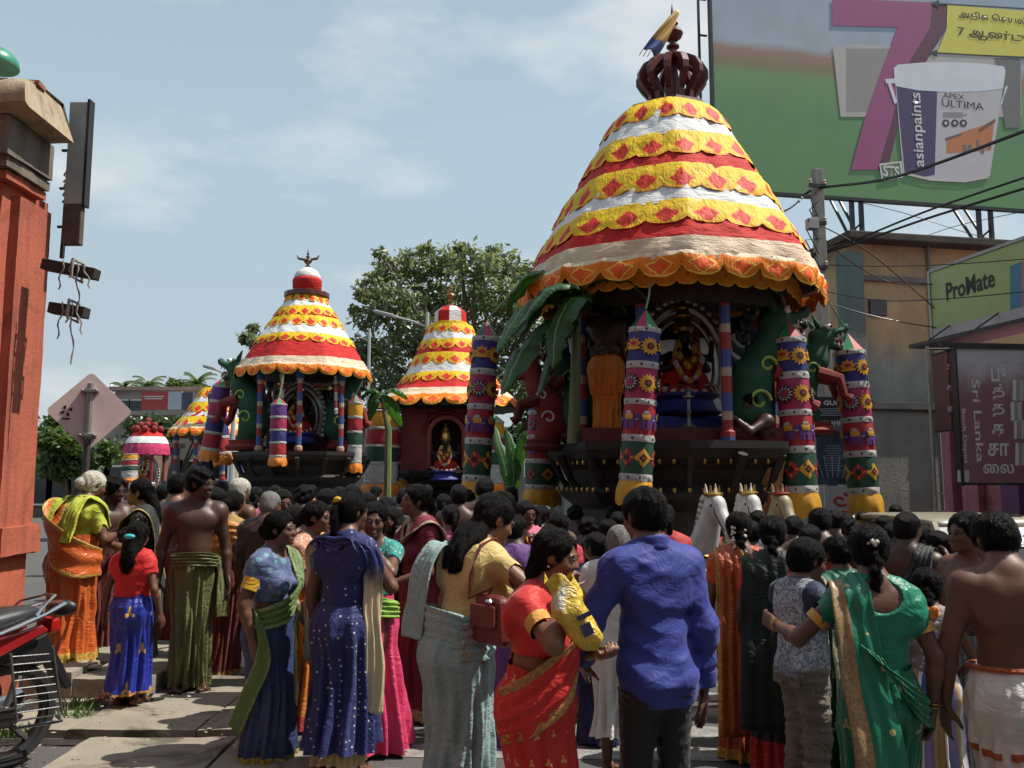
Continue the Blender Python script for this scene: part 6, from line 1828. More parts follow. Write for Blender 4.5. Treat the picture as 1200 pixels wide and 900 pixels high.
for k in range(8):
 a0, a1 = 2 * PI * k / 8, 2 * PI * (k + 1) / 8; zz = z3(381); r_ = .47; h_ = .52
 MB().add([(r_ * math.cos(a0), r_ * math.sin(a0), zz), (r_ * math.cos(a1), r_ * math.sin(a1), zz), (r_ * .95 * math.cos(a1), r_ * .95 * math.sin(a1), zz + h_ * .7), (r_ * .95 * math.cos(a0), r_ * .95 * math.sin(a0), zz + h_ * .7), (.25 * math.cos(a1), .25 * math.sin(a1), zz + h_), (.25 * math.cos(a0), .25 * math.sin(a0), zz + h_)],
    [(0, 1, 2, 3), (3, 2, 4, 5)]).build('drum_gore', CR if k % 2 else CW, ch3)
finial(ch3, z3(360), .75, mat('red_brass', (.40, .16, .06), .3, .4, 10, metal=.6))
m_in = mat('shrine_red', (.24, .035, .03), .6, .35, 5)
sh3 = MB(); arch = [(-1.15, 1.9), (1.15, 1.9), (1.15, 3.75), (-1.15, 3.75)]
sh3.box((-.85, -1.0, 2.75), (.75, .14, 1.75)).box((.85, -1.0, 2.75), (.75, .14, 1.75)).box((0, -1.0, 3.45), (1.0, .14, .36))
sh3.build('shrine_front', m_in, ch3)
pts = [(.47 * math.cos(a), -1.09, 2.85 + .47 * math.sin(a)) for a in np.linspace(0, PI, 16)]; pts = [(.47, -1.09, 1.95)] + pts + [(-.47, -1.09, 1.95)]
MB().tube(pts, .07, 8).build('arch_moulding', mat('pink_moulding', (.36, .11, .08), .6, .3), ch3, True)
pts = [(.62 * math.cos(a), -1.075, 2.85 + .62 * math.sin(a)) for a in np.linspace(0, PI, 16)]
MB().tube(pts, .05, 8).build('arch_moulding', IRED, ch3, True)
MB().box((0, -.2, 2.7), (1.4, .1, 1.7)).build('dark_backdrop', MATS['dark_backdrop_cloth'], ch3)
deity((c3.x, Y3 - 1.35, 1.62), 1.15, 'deity hung with white garlands before the arch of the third chariot', arch=False)
G3 = 'hanging cloth drums of the third chariot'
drum(at(450, 470, 22.5), at(445, 580, 22.5), .42, 'wide red and green cloth drum hanging left of the third chariot', G3, 2, False, False, hang=at(462, 470, 23), seed=10)
drum(at(472, 478, 23.5), at(470, 575, 23.5), .36, 'wide dark cloth drum just right of the leftmost wide drum', G3, 0, False, False, hang=at(478, 474, 23.5), seed=11)
drum(at(578, 484, 21.5), at(578, 578, 21.5), .27, 'small banded cloth drum hanging at the right of the third chariot', G3, 2, False, hang=at(580, 470, 22), seed=12)
# ---------------- fourth and fifth chariots, far back
Y4 = 27.0; z4 = lambda py: at(245, py, Y4).z; s4 = Y4 / 1000
prof = [(10 * s4, z4(455)), (22 * s4, z4(475)), (32 * s4, z4(490)), (42 * s4, z4(503)), (46 * s4, z4(510))]
bands = [('f', z4(455), z4(464), 10, .1), ('w', z4(464), z4(478)), ('f', z4(472), z4(480), 12, .1), ('r', z4(479), z4(492)), ('w', z4(484), z4(492)), ('f', z4(490), z4(498), 14, .12), ('c', z4(497), z4(505)), ('h', z4(502), z4(507), 18, .16)]
c4 = at(246, 510, Y4)
chariot('fourth chariot, its striped canopy half hidden behind purple drums', (c4.x, Y4, 0), R(-70), prof, bands, 1.6, 1.3, '', detail=False)
Y5 = 34.0; z5 = lambda py: at(172, py, Y5).z
c5 = at(172, 531, Y5)
ch5 = thing('festival_chariot', 'smallest far chariot with flat pink canopy left of the others', 'chariot', (c5.x, Y5, 0), 0, 'tall cloth covered festival chariots')
cp5 = Canopy(ch5, [(.35, z5(503)), (.55, z5(508)), (.75, z5(517)), (.85, z5(524)), (.87, z5(532))], 12)
cp5.band('white_cloth', z5(512), z5(520), CW, .02, 16, nv=5); cp5.band('pink_cloth', z5(519), z5(532), bandcloth('canopy_pink', (.55, .05, .14)), .0, 16, drop=.05, nv=6, hang=1)
cp5.band('red_cloth', z5(503), z5(513), CR, .0, 16, nv=5)
b = MB()
for k in range(9): b.ball((.5 * math.cos(k * .7), .5 * math.sin(k * .7), z5(503)), .14, 8, 6)
for k in range(5): b.ball((.28 * math.cos(k * 1.26), .28 * math.sin(k * 1.26), z5(498)), .13, 8, 6)
b.ball((0, 0, z5(493)), .13, 8, 6); b.build('crown_knob', IRED, ch5, True)
MB().lathe([(.8, .4), (.85, 1.2), (.75, 1.3), (.1, 1.3)], (0, 0, 0), 10).build('timber_base', DKW, ch5)
for k in range(4):
 a = k * PI / 2 + .7; MB().tube([(.68 * math.cos(a), .68 * math.sin(a), 1.3), (.68 * math.cos(a), .68 * math.sin(a), z5(528))], .06, 8).build('post', IRED, ch5, True)
deity((c5.x, Y5 - .1, 1.32), .95, 'small deity with pale arch inside the flat pink chariot', arch=True)
drum(at(152, 528, 33), at(152, 565, 33), .28, 'short pink and green cloth drum hanging left of the pink chariot', 'hanging cloth drums of far chariots', 2, False, False, hang=at(155, 522, 33), seed=13)
# ================================================================ trees and far buildings
def leafm(name, a, b_, tr=.18):
 m, n, b = new_mat(name); q = NB(n); oc = q.coord('Object')
 f = q.ramp(q.noise(oc, 1.3, 3, .6), .3, .7); g = q.ramp(q.noise(oc, 17, 2), .3, .7)
 q.link(q.mix(g, q.mix(f, a, b_), tuple(x * .6 for x in a)), b.inputs['Base Color']); b.inputs['Roughness'].default_value = .34
 t = q.node('ShaderNodeBsdfTranslucent'); t.inputs['Color'].default_value = (b_[0] * 2.2, b_[1] * 2.4, b_[2] * 1.6, 1)
 mx = q.node('ShaderNodeMixShader'); mx.inputs[0].default_value = tr
 q.link(b.outputs[0], mx.inputs[1]); q.link(t.outputs[0], mx.inputs[2]); q.link(mx.outputs[0], n.nodes['Material Output'].inputs[0]); return m
LF1 = leafm('leaf_grey_green', (.115, .125, .068), (.12, .135, .075), .45); LF2 = leafm('leaf_green', (.055, .10, .025), (.10, .15, .035)); LF3 = leafm('leaf_dark', (.028, .05, .018), (.05, .075, .025))
BARK = mat('bark', (.12, .09, .065), .9, .4, 6, .6, stretch=(3, 3, .4))
def leaves(clumps, n, size, seed, hollow=.55):
 rs = np.random.RandomState(seed); w_ = np.array([c[1] ** 2 for c in clumps]); w_ = w_ / w_.sum()
 ci = rs.choice(len(clumps), n, p=w_); C0 = np.array([c[0] for c in clumps])[ci]; R0 = np.array([c[1] for c in clumps])[ci]
 d = rs.normal(size=(n, 3)); d /= np.linalg.norm(d, axis=1)[:, None]
 P = C0 + d * (R0 * (hollow + (1 - hollow) * rs.rand(n) ** .6) * (1 + .25 * rs.normal(size=n)))[:, None] * np.array([1, 1, .8])
 nn = d * .5 + rs.normal(size=(n, 3)) * .7 + np.array([0, 0, .5]); nn /= np.linalg.norm(nn, axis=1)[:, None]
 t = np.cross(nn, rs.normal(size=(n, 3))); t /= np.linalg.norm(t, axis=1)[:, None]; b = np.cross(nn, t)
 s = (size * (.6 + .8 * rs.rand(n)))[:, None]
 V = np.stack([P - t * s, P + b * s * .45 - nn * s * .12, P + t * s, P - b * s * .45 - nn * s * .12], 1).reshape(-1, 3)
 return V, np.arange(n * 4).reshape(n, 4)
def tree(label, base, trunk_h, clumps, n, size, lm, seed, tr=.3):
 t = thing('tree', label, 'tree', base)
 cl = [(np.array(c) - np.array(base), r) for c, r in clumps]
 V, Fq = leaves(cl, n, size, seed)
 mk('crown', V, Fq, lm, t, False)
 top = Vector((0, 0, trunk_h)); b = MB(); b.tube([(0, 0, 0), (.08, 0, trunk_h * .5), top], [tr * 1.3, tr, tr * .8], 10)
 b.build('trunk', BARK, t, True)
 for i, (c, r) in enumerate(cl):
  if i % 2 and len(cl) > 14: continue
  c = Vector(c); mid_ = top.lerp(c, .5) + Vector((rnd.uniform(-.3, .3), rnd.uniform(-.3, .3), .3))
  MB().tube([top - Vector((0, 0, .3)), mid_, c], [tr * .5, tr * .28, .03], 6).build('limb', BARK, t, True)
 return t
def clump_px(lst, Y, dy=2.0):
 o = []
 for px, py, r in lst:
  p = at(px, py, Y + rnd.uniform(-dy, dy)); o.append((tuple(p), r * Y / 1000))
 return o
cl = clump_px([(440, 340, 24), (455, 315, 20), (485, 312, 26), (520, 308, 24), (555, 312, 26), (590, 312, 24), (618, 325, 22), (432, 375, 20), (430, 410, 22), (460, 355, 30), (500, 350, 34), (545, 350, 34), (590, 350, 34), (640, 350, 30),
    (450, 420, 26), (480, 395, 34), (530, 400, 40), (580, 400, 38), (625, 395, 34), (445, 455, 26), (480, 450, 30), (560, 450, 36), (610, 450, 36), (660, 420, 36), (424, 345, 8), (416, 362, 7), (446, 297, 9), (500, 293, 10), (540, 292, 10), (578, 294, 9)], 36)
b0 = at(540, 590, 36)
tree('big spreading tree with grey green leaves behind the third chariot', (b0.x, 36, 0), 4.2, cl, 15500, .155, LF1, 3, .42)
cl = clump_px([(296, 385, 8), (290, 397, 9), (302, 402, 10), (310, 415, 14), (330, 440, 22), (380, 450, 22), (300, 440, 20)], 42)
b0 = at(320, 590, 42); tree('tree peeping out behind the left slope of the second canopy', (b0.x, 42, 0), 3.5, cl, 3200, .17, LF1, 4)
cl = clump_px([(70, 500, 16), (80, 525, 20), (66, 545, 18), (95, 545, 18), (120, 530, 16), (58, 515, 14)], 24, 1)
b0 = at(80, 600, 24); tree('bright green bushy tree behind the diamond road sign', (b0.x, 24, 0), 1.2, cl, 5200, .11, LF2, 5, .15)
cl = clump_px([(160, 500, 12), (178, 495, 12), (195, 505, 12), (212, 498, 14), (232, 505, 14), (150, 520, 12), (250, 500, 14), (275, 500, 14), (300, 505, 16)], 44, 1.5)
b0 = at(205, 590, 44); tree('dark row of bushy trees below the low far building', (b0.x, 44, 0), 1.6, cl, 5200, .16, LF3, 6, .2)
cl = clump_px([(205, 452, 9), (218, 458, 8), (238, 462, 11), (252, 470, 10), (262, 455, 8)], 62, 1.5)
b0 = at(232, 590, 62); tree('pale green tree crown above the far roofs at left', (b0.x, 62, 0), 4.5, cl, 2600, .2, LF2, 7, .2)
cl = clump_px([(640, 480, 26), (670, 470, 26), (620, 510, 22), (650, 530, 22), (690, 440, 24), (600, 520, 20)], 30, 1.5)
b0 = at(650, 590, 30); tree('dark leafy tree standing behind the left side of the largest chariot', (b0.x, 30, 0), 2, cl, 5000, .15, LF3, 8, .2)
def palm(label, px, py, Y, r, seed):
 top = at(px, py, Y); t = thing('palm_tree', label, 'palm tree', (top.x, Y, 0)); rs = random.Random(seed)
 MB().tube([(.3, 0, 0), (.1, 0, top.z * .5), (0, 0, top.z)], [.24, .17, .13], 8).build('trunk', BARK, t, True)
 for k in range(17):
  a = 2 * PI * k / 17 + rs.uniform(-.2, .2); el = rs.uniform(-.1, 1.3); b = MB(); pts = []
  for i in range(9):
   s = i / 8; q = r * s * math.cos(el * (1 - s * .4)); pts.append(Vector((q * math.cos(a), q * math.sin(a), top.z + r * (s * math.sin(el) - .5 * s * s))))
  b.tube(pts, [.04 * (1 - .8 * i / 8) for i in range(9)], 4)
  for i in range(1, 9):
   for f_ in (0, .33, .66):
    p = pts[i - 1].lerp(pts[i], f_); d_ = (pts[i] - pts[i - 1]).normalized(); sd_ = d_.cross(Vector((0, 0, 1))).normalized()
    for sg in (-1, 1):
     e = p + sd_ * sg * r * .22 * (1.15 - i / 9) + d_ * r * .12 - Vector((0, 0, r * .10)); b.add([p, p + d_ * .09, e], [(0, 1, 2)])
  b.build('frond', LF2 if k % 3 else LF1, t)
palm('palm tree with ragged fronds above the red banner on the far roof', 173, 452, 70, 2.0, 1)
palm('second palm tree further right above the far roofs', 231, 450, 66, 1.9, 2)
palm('tiny palm crown furthest left behind the diamond road sign', 146, 455, 80, 1.5, 3)
WIN = mat('dark_glass', (.02, .025, .03), .12, .2);
def block(label, px0, px1, py, Y, depth, m, wins=0, name='building', cols=5, rows=1, sill=2.0, roof=None, wh=(1.0, 1.0)):
 a, e = at(px0, py, Y), at(px1, py, Y); W_ = e.x - a.x; Hh = a.z
 t = thing(name, label, 'building', (a.x, Y, 0))
 MB().box((W_ / 2, depth / 2, Hh / 2), (W_, depth, Hh)).build('wall', m, t)
 MB().box((W_ / 2, depth / 2 - .2, Hh + .12), (W_ + .5, depth + .5, .24)).build('roof', roof or mat('tin_roof', (.28, .25, .22), .8, .35, 2), t)
 for r_ in range(rows):
  for k in range(cols):
   x = W_ * (k + .5) / cols; z = sill + r_ * 2.6
   f_ = MB().box((x, -.04, z), (wh[0] + .16, .10, wh[1] + .16)).build('window', WHITE, t)
   MB().box((x, -.085, z), (wh[0], .03, wh[1])).build('pane', WIN, f_)
 return t
FB = mat('far_wall_beige', (.33, .28, .23), .9, .3, .8)
fb = block('long low far building with a beige wall under the palms', 110, 268, 487, 50, 8, FB, cols=9, sill=2.2, roof=mat('far_roof_dust', (.36, .31, .26), .9, .3, .7))
block('upper set back storey of the low far building at left', 135, 262, 458, 58, 8, mat('far_wall_grey', (.30, .27, .26), .9, .3, .6), cols=7, sill=6.5, roof=mat('far_roof_pink', (.36, .24, .21), .9, .3, .7))
def board(label, px0, py0, px1, py1, Y, m, extra=None):
 a, e = at(px0, py0, Y), at(px1, py1, Y); t = thing('roof_board', label, 'sign', (a.x, Y, e.z)); W_, H_ = e.x - a.x, a.z - e.z
 MB().box((W_ / 2, 0, H_ / 2), (W_, .15, H_)).build('panel', m, t)
 MB().box((W_ / 2, .1, -.2), (W_, .1, .4)).build('stand', STEEL, t)
 if extra: extra(t, W_, H_)
board('red advertising banner with white writing on the far roof', 167, 459, 197, 480, 49.8, mat('far_red', (.42, .05, .045), .6, .15), lambda t, W_, H_: [text('SUPER', H_ * .14, (W_ * .4, -.09, H_ * .72), (1, 0, 0), UP, WK, t, width=W_ * .6), MB().box((W_ * .42, -.09, H_ * .52), (W_ * .7, .03, H_ * .05)).build('print', WK, t)] if False else [MB().box((W_ * .45, -.09, H_ * (.72 - .12 * k)), (W_ * (.75 - .1 * k), .03, H_ * .06)).build('print', WK, t) for k in range(2)])
board('pale blue board standing right of the red banner', 198, 459, 213, 480, 49.8, mat('far_paleblue', (.45, .50, .55), .6, .2))
board('dark slate board at the right end of the far roof', 214, 460, 226, 480, 49.8, mat('far_slate', (.07, .08, .10), .6, .2))
block('plain grey building seen through the largest chariot', 660, 1000, 395, 21.5, 5, mat('grey_render', (.34, .34, .33), .9, .25, .9), cols=6, rows=1, sill=2.6, wh=(.9, 1.2))
block('brown shop front building far behind the diamond sign', 40, 150, 520, 38, 6, mat('far_wall_brown', (.16, .11, .08), .9, .4, .7), cols=5, sill=1.4, wh=(1.1, 1.6))
block('dim two storey house at the far end of the street', 260, 640, 505, 56, 8, mat('far_wall_dim', (.20, .18, .15), .9, .35, .6), cols=12, sill=2.4)
for (px, lab) in ((154, 'short grey water tank post behind the diamond sign'), (146, 'slim chimney beside the red banner on far roof')):
 pass
# ================================================================ the people
def stand(label, px, py, Y, rz, base=0.0, group=None, dx=0.0):
 """an Empty under the person whose crown shows at (px, py); gives the height too"""
 p = at(px, py, Y)
 t = thing('person', label, 'person', (p.x + dx, Y, base), R(rz), group)
 return t, (p.z - base) / 1.012
BRW = MATS['lash']
Z0 = np.zeros(3)
GOLDC = (.62, .38, .07)
def sleeve_band(g, m, parent, t0=.36, t1=.5, r=.0375, sides='LR'):
 for nm in sides:
  S, E = g.arm[nm][:2]; aw = (.88 if g.sex == 'f' else 1) * (g.w * .65 + .35)
  a, e = S + (E - S) * t0, S + (E - S) * t1
  MB().tube([a, a + (e - a) * .5, e], [(r + .002) * g.H * aw] * 3, 18, cap=False).build('sleeve_band', m, parent, True)
def bangle(g, m, parent, side='R', n=2):
 S, E, W, fw = g.arm[side][:4]
 for k in range(n):
  c = W - fw * (.012 + .010 * k) * g.H; M_ = Vector(fw).to_track_quat('Z', 'Y').to_matrix().to_4x4()
  MB().lathe([(.0175 * g.H, -.003), (.0195 * g.H, -.002), (.0195 * g.H, .002), (.0175 * g.H, .003), (.0175 * g.H, -.003)], (0, 0, 0), 18, False).build('bangle', m, parent, True, tf=Matrix.Translation(c) @ M_)
def earring(g, parent, m):
 for sx in (-1, 1): MB().ball(g.hd(.375 * sx, .0, -.20), .028 * g.HH, 8, 6).build('earring', m, parent, True)
def jasmine(g, parent, pts, n=26, r=.0065, m=None):
 b = MB(); pts = [Vector([float(x) for x in p]) for p in pts]
 for i in range(n):
  s = i / (n - 1) * (len(pts) - 1); k = min(int(s), len(pts) - 2); c = pts[k].lerp(pts[k + 1], s - k)
  b.ball(c + Vector((rnd.uniform(-1, 1), rnd.uniform(-1, 1), rnd.uniform(-1, 1))) * .012, r * rnd.uniform(.8, 1.4), 6, 4)
 tag(b.build('hair_flowers', m or FWH, parent, True), kind='stuff')
def pallu_back(over='L', x=.07, low=.30, wd=.045, front=True, sweep=0.0):
 """cloth from the right hip across the chest, over a shoulder and down the back"""
 s = 1 if over == 'L' else -1
 fr_ = [((-.10 * s, -.05, .585), (0, 0, .05)), ((-.05 * s, -.10, .64), (.02, 0, .055)), ((.03 * s, -.105, .72), (.035 * s, 0, .05)), ((x * s, -.055, .80), (.045, 0, .02))] if front else [((x * s, -.06, .74), (wd, 0, .0)), ((x * s, -.055, .80), (.045, 0, .01))]
 return fr_ + [((x * s, .005, .85), (wd, 0, 0)), ((x * s, .06, .80), (wd, 0, 0)), (((x + sweep * .3) * s, .085, .70), (wd * 1.1, 0, 0)), (((x + sweep * .6) * s, .095, .58), (wd * 1.2, 0, 0)), (((x + sweep) * s, .125, .45), (wd * 1.35, 0, 0)), (((x + sweep) * s, .125, low), (wd * 1.45, 0, 0))]
NV = .0088       # mesh fineness near the camera, metres
MV, FV = .012, .020
# 1 -- man in the blue shirt
t, H = stand('broad man in a royal blue shirt and black trousers, seen from behind near the centre', 764, 567, 3.6, 200)
g = Fig(H, .93, 'm', lean=2, head=(6, 10, 0), armL=(.14, -.13, .555), armR=(-.135, .01, .475), elbL=(.8, .5, -.4), elbR=(-.3, .8, -.3), feet=((.055, .0), (-.06, .02)))
g.body(NV, SK2, t); g.hair('short', HB, t, seed=1); g.face(t, None, LIPD, BRW)
BLS = cloth('blue_shirt', (.032, .044, .25), rough=.62, weave=1100, bump=.16)
g.top(BLS, t, sleeve=1.82, z0=.462, neck=.036, wr=.0048, vox=.008, name='shirt', loose=.003, seed=4)
nk = g.up(0, .004, .862); b = MB()
for k, (r0, z_) in enumerate(((.050, -.022), (.046, .012))): pass
P = np.zeros((5, 30, 3)); th = np.linspace(0, 2 * PI, 30, endpoint=False)
for i in range(5):
 v = i / 4; r_ = (.047 - .004 * v + (.004 if i == 0 else 0)) * H
 P[i, :, 0] = nk[0] + r_ * 1.04 * np.cos(th); P[i, :, 1] = nk[1] + r_ * .98 * np.sin(th); P[i, :, 2] = nk[2] + (-.024 + .034 * v) * H + .012 * H * np.sin(th)
grid('collar', P, BLS, t, closed=True, thick=.004)
for nm in 'LR':
 S, E, W, fw = g.arm[nm][:4]; c = E + (W - E) * .80
 MB().tube([c - fw * .035, c, c + fw * .03], [.034 * H, .035 * H, .033 * H], 18).build('cuff', BLS, t, True)
g.trousers(cloth('black_trousers', (.013, .013, .015), rough=.5, bump=.3), t, z1=.505, loose=.001, wr=.0025, vox=.009, off=.006)
# 2 -- woman in the red sari with the yellow packet
t, H = stand('plump woman in a red and gold sari unwrapping a yellow packet', 632, 617, 3.62, 62, dx=0.0)
g = Fig(H, 1.22, 'f', lean=3, head=(8, 12, 0), armR=(-.09, -.115, .83), armL=(.0, -.195, .67), handR='grip', handL='grip', elbR=(-.55, .5, -.75), elbL=(.6, .2, -.8), palmR=(.6, -.4, -.2), palmL=(-.2, .1, 1), belly=.012, hs=1.04)
g.body(NV, SK3, t); g.face(t, None, LIPW, BRW, mat('bindi_red', (.4, .02, .02), .5, .1)); g.hair('long', HB, t, vox=.008, length=.20, seed=2)
REDS = cloth('red_sari', (.62, .030, .028), border=GOLDC, bw=.05, pat='motif', pcol=(.60, .36, .12), pscale=9, rough=.55, silk=.5)
REDP = cloth('red_sari_pallu', (.62, .032, .028), side=(.52, .27, .08), sidew=.16, rough=.55, silk=.5)
RBL = cloth('red_blouse', (.60, .035, .03), rough=.5)
g.top(RBL, t, sleeve=.62, z0=.66, back=.04, neck=.046, wr=.003, vox=.009)
sleeve_band(g, cloth('gold_band', (.66, .34, .06), rough=.45, silk=.6), t, .40, .62, .036)
g.skirt(REDS, t, z1=.63, flare=.98, folds=.0065, seed=3, pleat=.012, rough=1.3, hipx=1.03)
g.drape(REDP, t, [((-.125, .06, .50), (0, .0, .075)), ((-.12, -.03, .54), (.0, 0, .085)), ((-.07, -.11, .61), (.0, 0, .09)), ((.0, -.125, .69), (.02, 0, .085)), ((.05, -.10, .77), (.05, 0, .05)), ((.06, -.04, .835), (.055, .0, .015)), ((.065, .03, .845), (.055, 0, 0)), ((.07, .085, .75), (.06, 0, 0)), ((.075, .10, .58), (.07, 0, 0)), ((.08, .13, .40), (.08, 0, 0))], off=.018, folds=.0045, nf=4, seed=1, nu=21, nv=90)
bangle(g, GOLD, t, 'R', 2); bangle(g, GOLD, t, 'L', 2); earring(g, t, FWH)
def bag_mat():
 m, n, b = new_mat('yellow_packet'); q = NB(n); oc = q.coord('Object')
 f = q.ramp(q.noise(oc, 14, 4, .6, .6), .35, .65)
 c = q.mix(f, (.72, .50, .06), (.60, .38, .03)); d = q.ramp(q.noise(oc, 7, 2, .4), .60, .64)
 q.link(q.mix(d, c, (.70, .66, .50)), b.inputs['Base Color']); b.inputs['Roughness'].default_value = .28; b.inputs['Coat Weight'].default_value = .3
 q.bump(q.noise(oc, 22, 4, .6, 1.2), .03, .8, b); return m
hw = Vector(t.matrix_basis @ Vector(g.arm['L'][2]))
bp_ = thing('plastic_packet', 'crinkled yellow plastic packet held by the woman in red', 'packet', at(692, 762, 3.30), R(10))
n_ = 26; P = np.zeros((18, n_, 3)); th = np.linspace(0, 2 * PI, n_, endpoint=False)
for i in range(18):
 v = i / 17; w_ = .075 * (1 - .25 * v) * (.35 + .65 * min(1, v * 5)); d_ = .042 * min(1, v * 6 + .2) * (1 - .72 * max(0, v - .55) / .45)
 cx = -.13 * v + .01 * math.sin(v * 9); cz = .27 * v
 for j, a in enumerate(th):
  q_ = mnoise.noise(Vector((math.cos(a) * 1.7, math.sin(a) * 1.7, v * 5))) * .016
  P[i, j] = (cx + (w_ + q_) * math.copysign(abs(math.cos(a)) ** .7, math.cos(a)), (d_ + q_ * .8) * math.sin(a), cz + .02 * v * math.sin(3 * a))
grid('wrapper', P, bag_mat(), bp_, closed=True)
for (x, z, w_, h_) in ((-.035, .135, .055, .018), (-.025, .085, .04, .045)):
 MB().box((x, -.048, z), (w_, .006, h_), Matrix.Rotation(R(-24), 3, 'Y')).build('print', mat('packet_ink', (.03, .03, .10), .4, .2), bp_)
# 3 -- woman in the teal sari
t, H = stand('woman in pale teal sari and yellow blouse, bending with long loose hair down her back', 556, 582, 4.2, 128, dx=-.07)
H = 1.60
g = Fig(H, 1.14, 'f', lean=13, side=0, head=(-16, 24, 0), armR=(-.11, -.26, .66), armL=(.12, -.20, .60), elbR=(-.9, -.1, -.5), elbL=(.6, .3, -.7), handR='grip', handL='grip', hs=1.02)
g.body(NV, SK3, t); g.face(t, None, LIPW, BRW); g.hair('long', HB, t, vox=.008, length=.62, seed=5)
TEAL = cloth('teal_sari', (.36, .44, .42), border=(.42, .42, .34), bw=.06, pat='weft', pcol=(.17, .34, .345), pscale=5, rough=.6)
g.top(cloth('yellow_blouse', (.64, .47, .18), rough=.55), t, sleeve=.60, z0=.60, back=.03, neck=.05, wr=.003)
g.skirt(TEAL, t, z1=.60, flare=1.05, folds=.007, seed=6, diag=3.5, rough=1.5, sway=(0, .0))
g.drape(TEAL, t, [((-.11, .07, .57), (.0, .0, .05)), ((-.12, -.02, .58), (0, .0, .06)), ((-.04, -.11, .63), (0, 0, .06)), ((.04, -.11, .72), (.03, 0, .05)), ((.085, -.05, .80), (.045, 0, .02)), ((.09, .02, .835), (.05, .0, 0)), ((.09, .075, .76), (.05, 0, 0)), ((.092, .10, .64), (.055, 0, 0)), ((.095, .115, .56), (.055, 0, 0))], off=.016, folds=.006, seed=2)
g.drape(cloth('teal_fold', (.36, .44, .42), pat='weft', pcol=(.17, .34, .345), pscale=5), t, [((.13, -.02, .585), (0, 0, .055)), ((.10, .075, .60), (0, 0, .06)), ((.0, .10, .605), (0, .0, .055)), ((-.09, .075, .60), (0, 0, .05)), ((-.125, 0, .57), (0, 0, .05))], off=.014, folds=.004, seed=9, name='waist_fold')
hb_ = thing('handbag', 'maroon shoulder handbag hanging at the side of the woman in teal', 'handbag', at(577, 752, 3.98), R(-50))
MB().box((0, 0, .10), (.26, .10, .22), None, .72).build('pouch', mat('maroon_leather', (.16, .028, .030), .38, .35, 14, .3), hb_, bevel=.03)
MB().box((0, -.058, .12), (.17, .02, .10)).build('pocket', MATS['maroon_leather'], hb_, bevel=.008)
sp_ = []
for q_ in ((-.075, -.06, .80), (-.075, .0, .86), (-.085, .05, .82), (-.10, .08, .74), (-.115, .075, .66)):
 v_ = g.up(*q_); d_ = float(g.f.eval(v_[None])[0]); gr_ = np.array([float(g.f.eval((v_ + np.eye(3)[c_] * .004)[None])[0]) - d_ for c_ in range(3)])
 v_ = v_ + nrm(gr_) * max(-.05, .022 - d_); w_ = Matrix.Translation(t.location) @ Matrix.Rotation(R(128), 4, 'Z') @ Vector(v_) - hb_.location; w_.rotate(Matrix.Rotation(R(50), 3, 'Z')); sp_.append(w_)
MB().tube(sp_ + [Vector((.0, .0, .24)), Vector((-.05, 0, .18))], .008, 6).build('strap', MATS['maroon_leather'], hb_, True)
MB().lathe([(.012, -.01), (.02, 0), (.012, .01)], (.05, -.06, .19), 10).build('buckle', CHROME, hb_, True)
# 4 -- woman in the long navy dress
t, H = stand('woman in a long white dotted navy dress with a cream shawl, seen from behind', 405, 574, 5.0, 158)
g = Fig(H, 1.02, 'f', lean=1, head=(-22, 6, 0), armR=(-.09, -.17, .69), armL=(.14, -.03, .49), elbR=(-.7, .5, -.6), handR='relax')
NAVY = cloth('navy_dress', (.020, .027, .12), pat='dots', pcol=(.50, .50, .46), pscale=26, rough=.55)
g.body(NV, SK2, t); g.face(t, None, LIPD, BRW); g.hair('pony', HB, t, seed=7)
g.top(NAVY, t, sleeve=.42, z0=.575, neck=.046, wr=.003, back=.03, name='bodice')
g.skirt(NAVY, t, z1=.60, z0=.10, flare=1.35, folds=.010, n=8, diag=.6, seed=8, rough=.3, name='dress_skirt')
g.skirt(cloth('cream_hem', (.55, .43, .23), silk=.4), t, z1=.2, z0=.055, flare=.98, folds=.005, n=14, diag=.2, seed=9, name='underskirt')
CRM = cloth('cream_shawl', (.020, .028, .13), border=None, top=None, rough=.5)
def shawl_mat():
 m, n, b = new_mat('navy_to_cream'); q = NB(n); sp = q.node('ShaderNodeSeparateXYZ'); q.link(q.coord('UV'), sp.inputs[0])
 v = q.math('ABSOLUTE', q.math('SUBTRACT', sp.outputs[1], .5)); f = q.ramp(q.math('ADD', v, q.math('MULTIPLY', q.math('SUBTRACT', q.noise(q.coord('Object'), 20, 3), .5), .08)), .20, .27)
 q.link(q.mix(f, (.022, .030, .14), (.60, .50, .31)), b.inputs['Base Color']); b.inputs['Roughness'].default_value = .5
 t_ = q.node('ShaderNodeBsdfTranslucent'); t_.inputs['Color'].default_value = (.5, .42, .25, 1)
 q.bump(q.noise(q.scalev(q.coord('Object'), (3, 3, .4)), 40, 3), .01, .5, b); return m
SHM = shawl_mat()
g.drape(SHM, t, [((-.125, -.01, .22), (.035, .02, 0)), ((-.135, .0, .40), (.035, .02, 0)), ((-.128, .01, .56), (.03, .015, 0)), ((-.125, .0, .70), (.03, .02, 0)), ((-.105, .03, .80), (.03, .02, .0)), ((-.06, .05, .82), (.0, .02, .025)), ((.0, .06, .815), (0, .01, .03)), ((.06, .05, .82), (0, .02, .025)), ((.10, .03, .80), (.03, .02, 0)), ((.13, -.02, .70), (.03, .02, 0)), ((.145, -.03, .56), (.03, .02, 0)), ((.15, -.03, .38), (.03, .02, 0))], off=.016, folds=.005, nf=3, nv=110, name='shawl')
MB().ball(g.hd(.0, .50, .28), (.03, .02, .02), 8, 6).ball(g.hd(.12, .47, .27), .016, 8, 6).build('hair_clip', FYE, t, True)
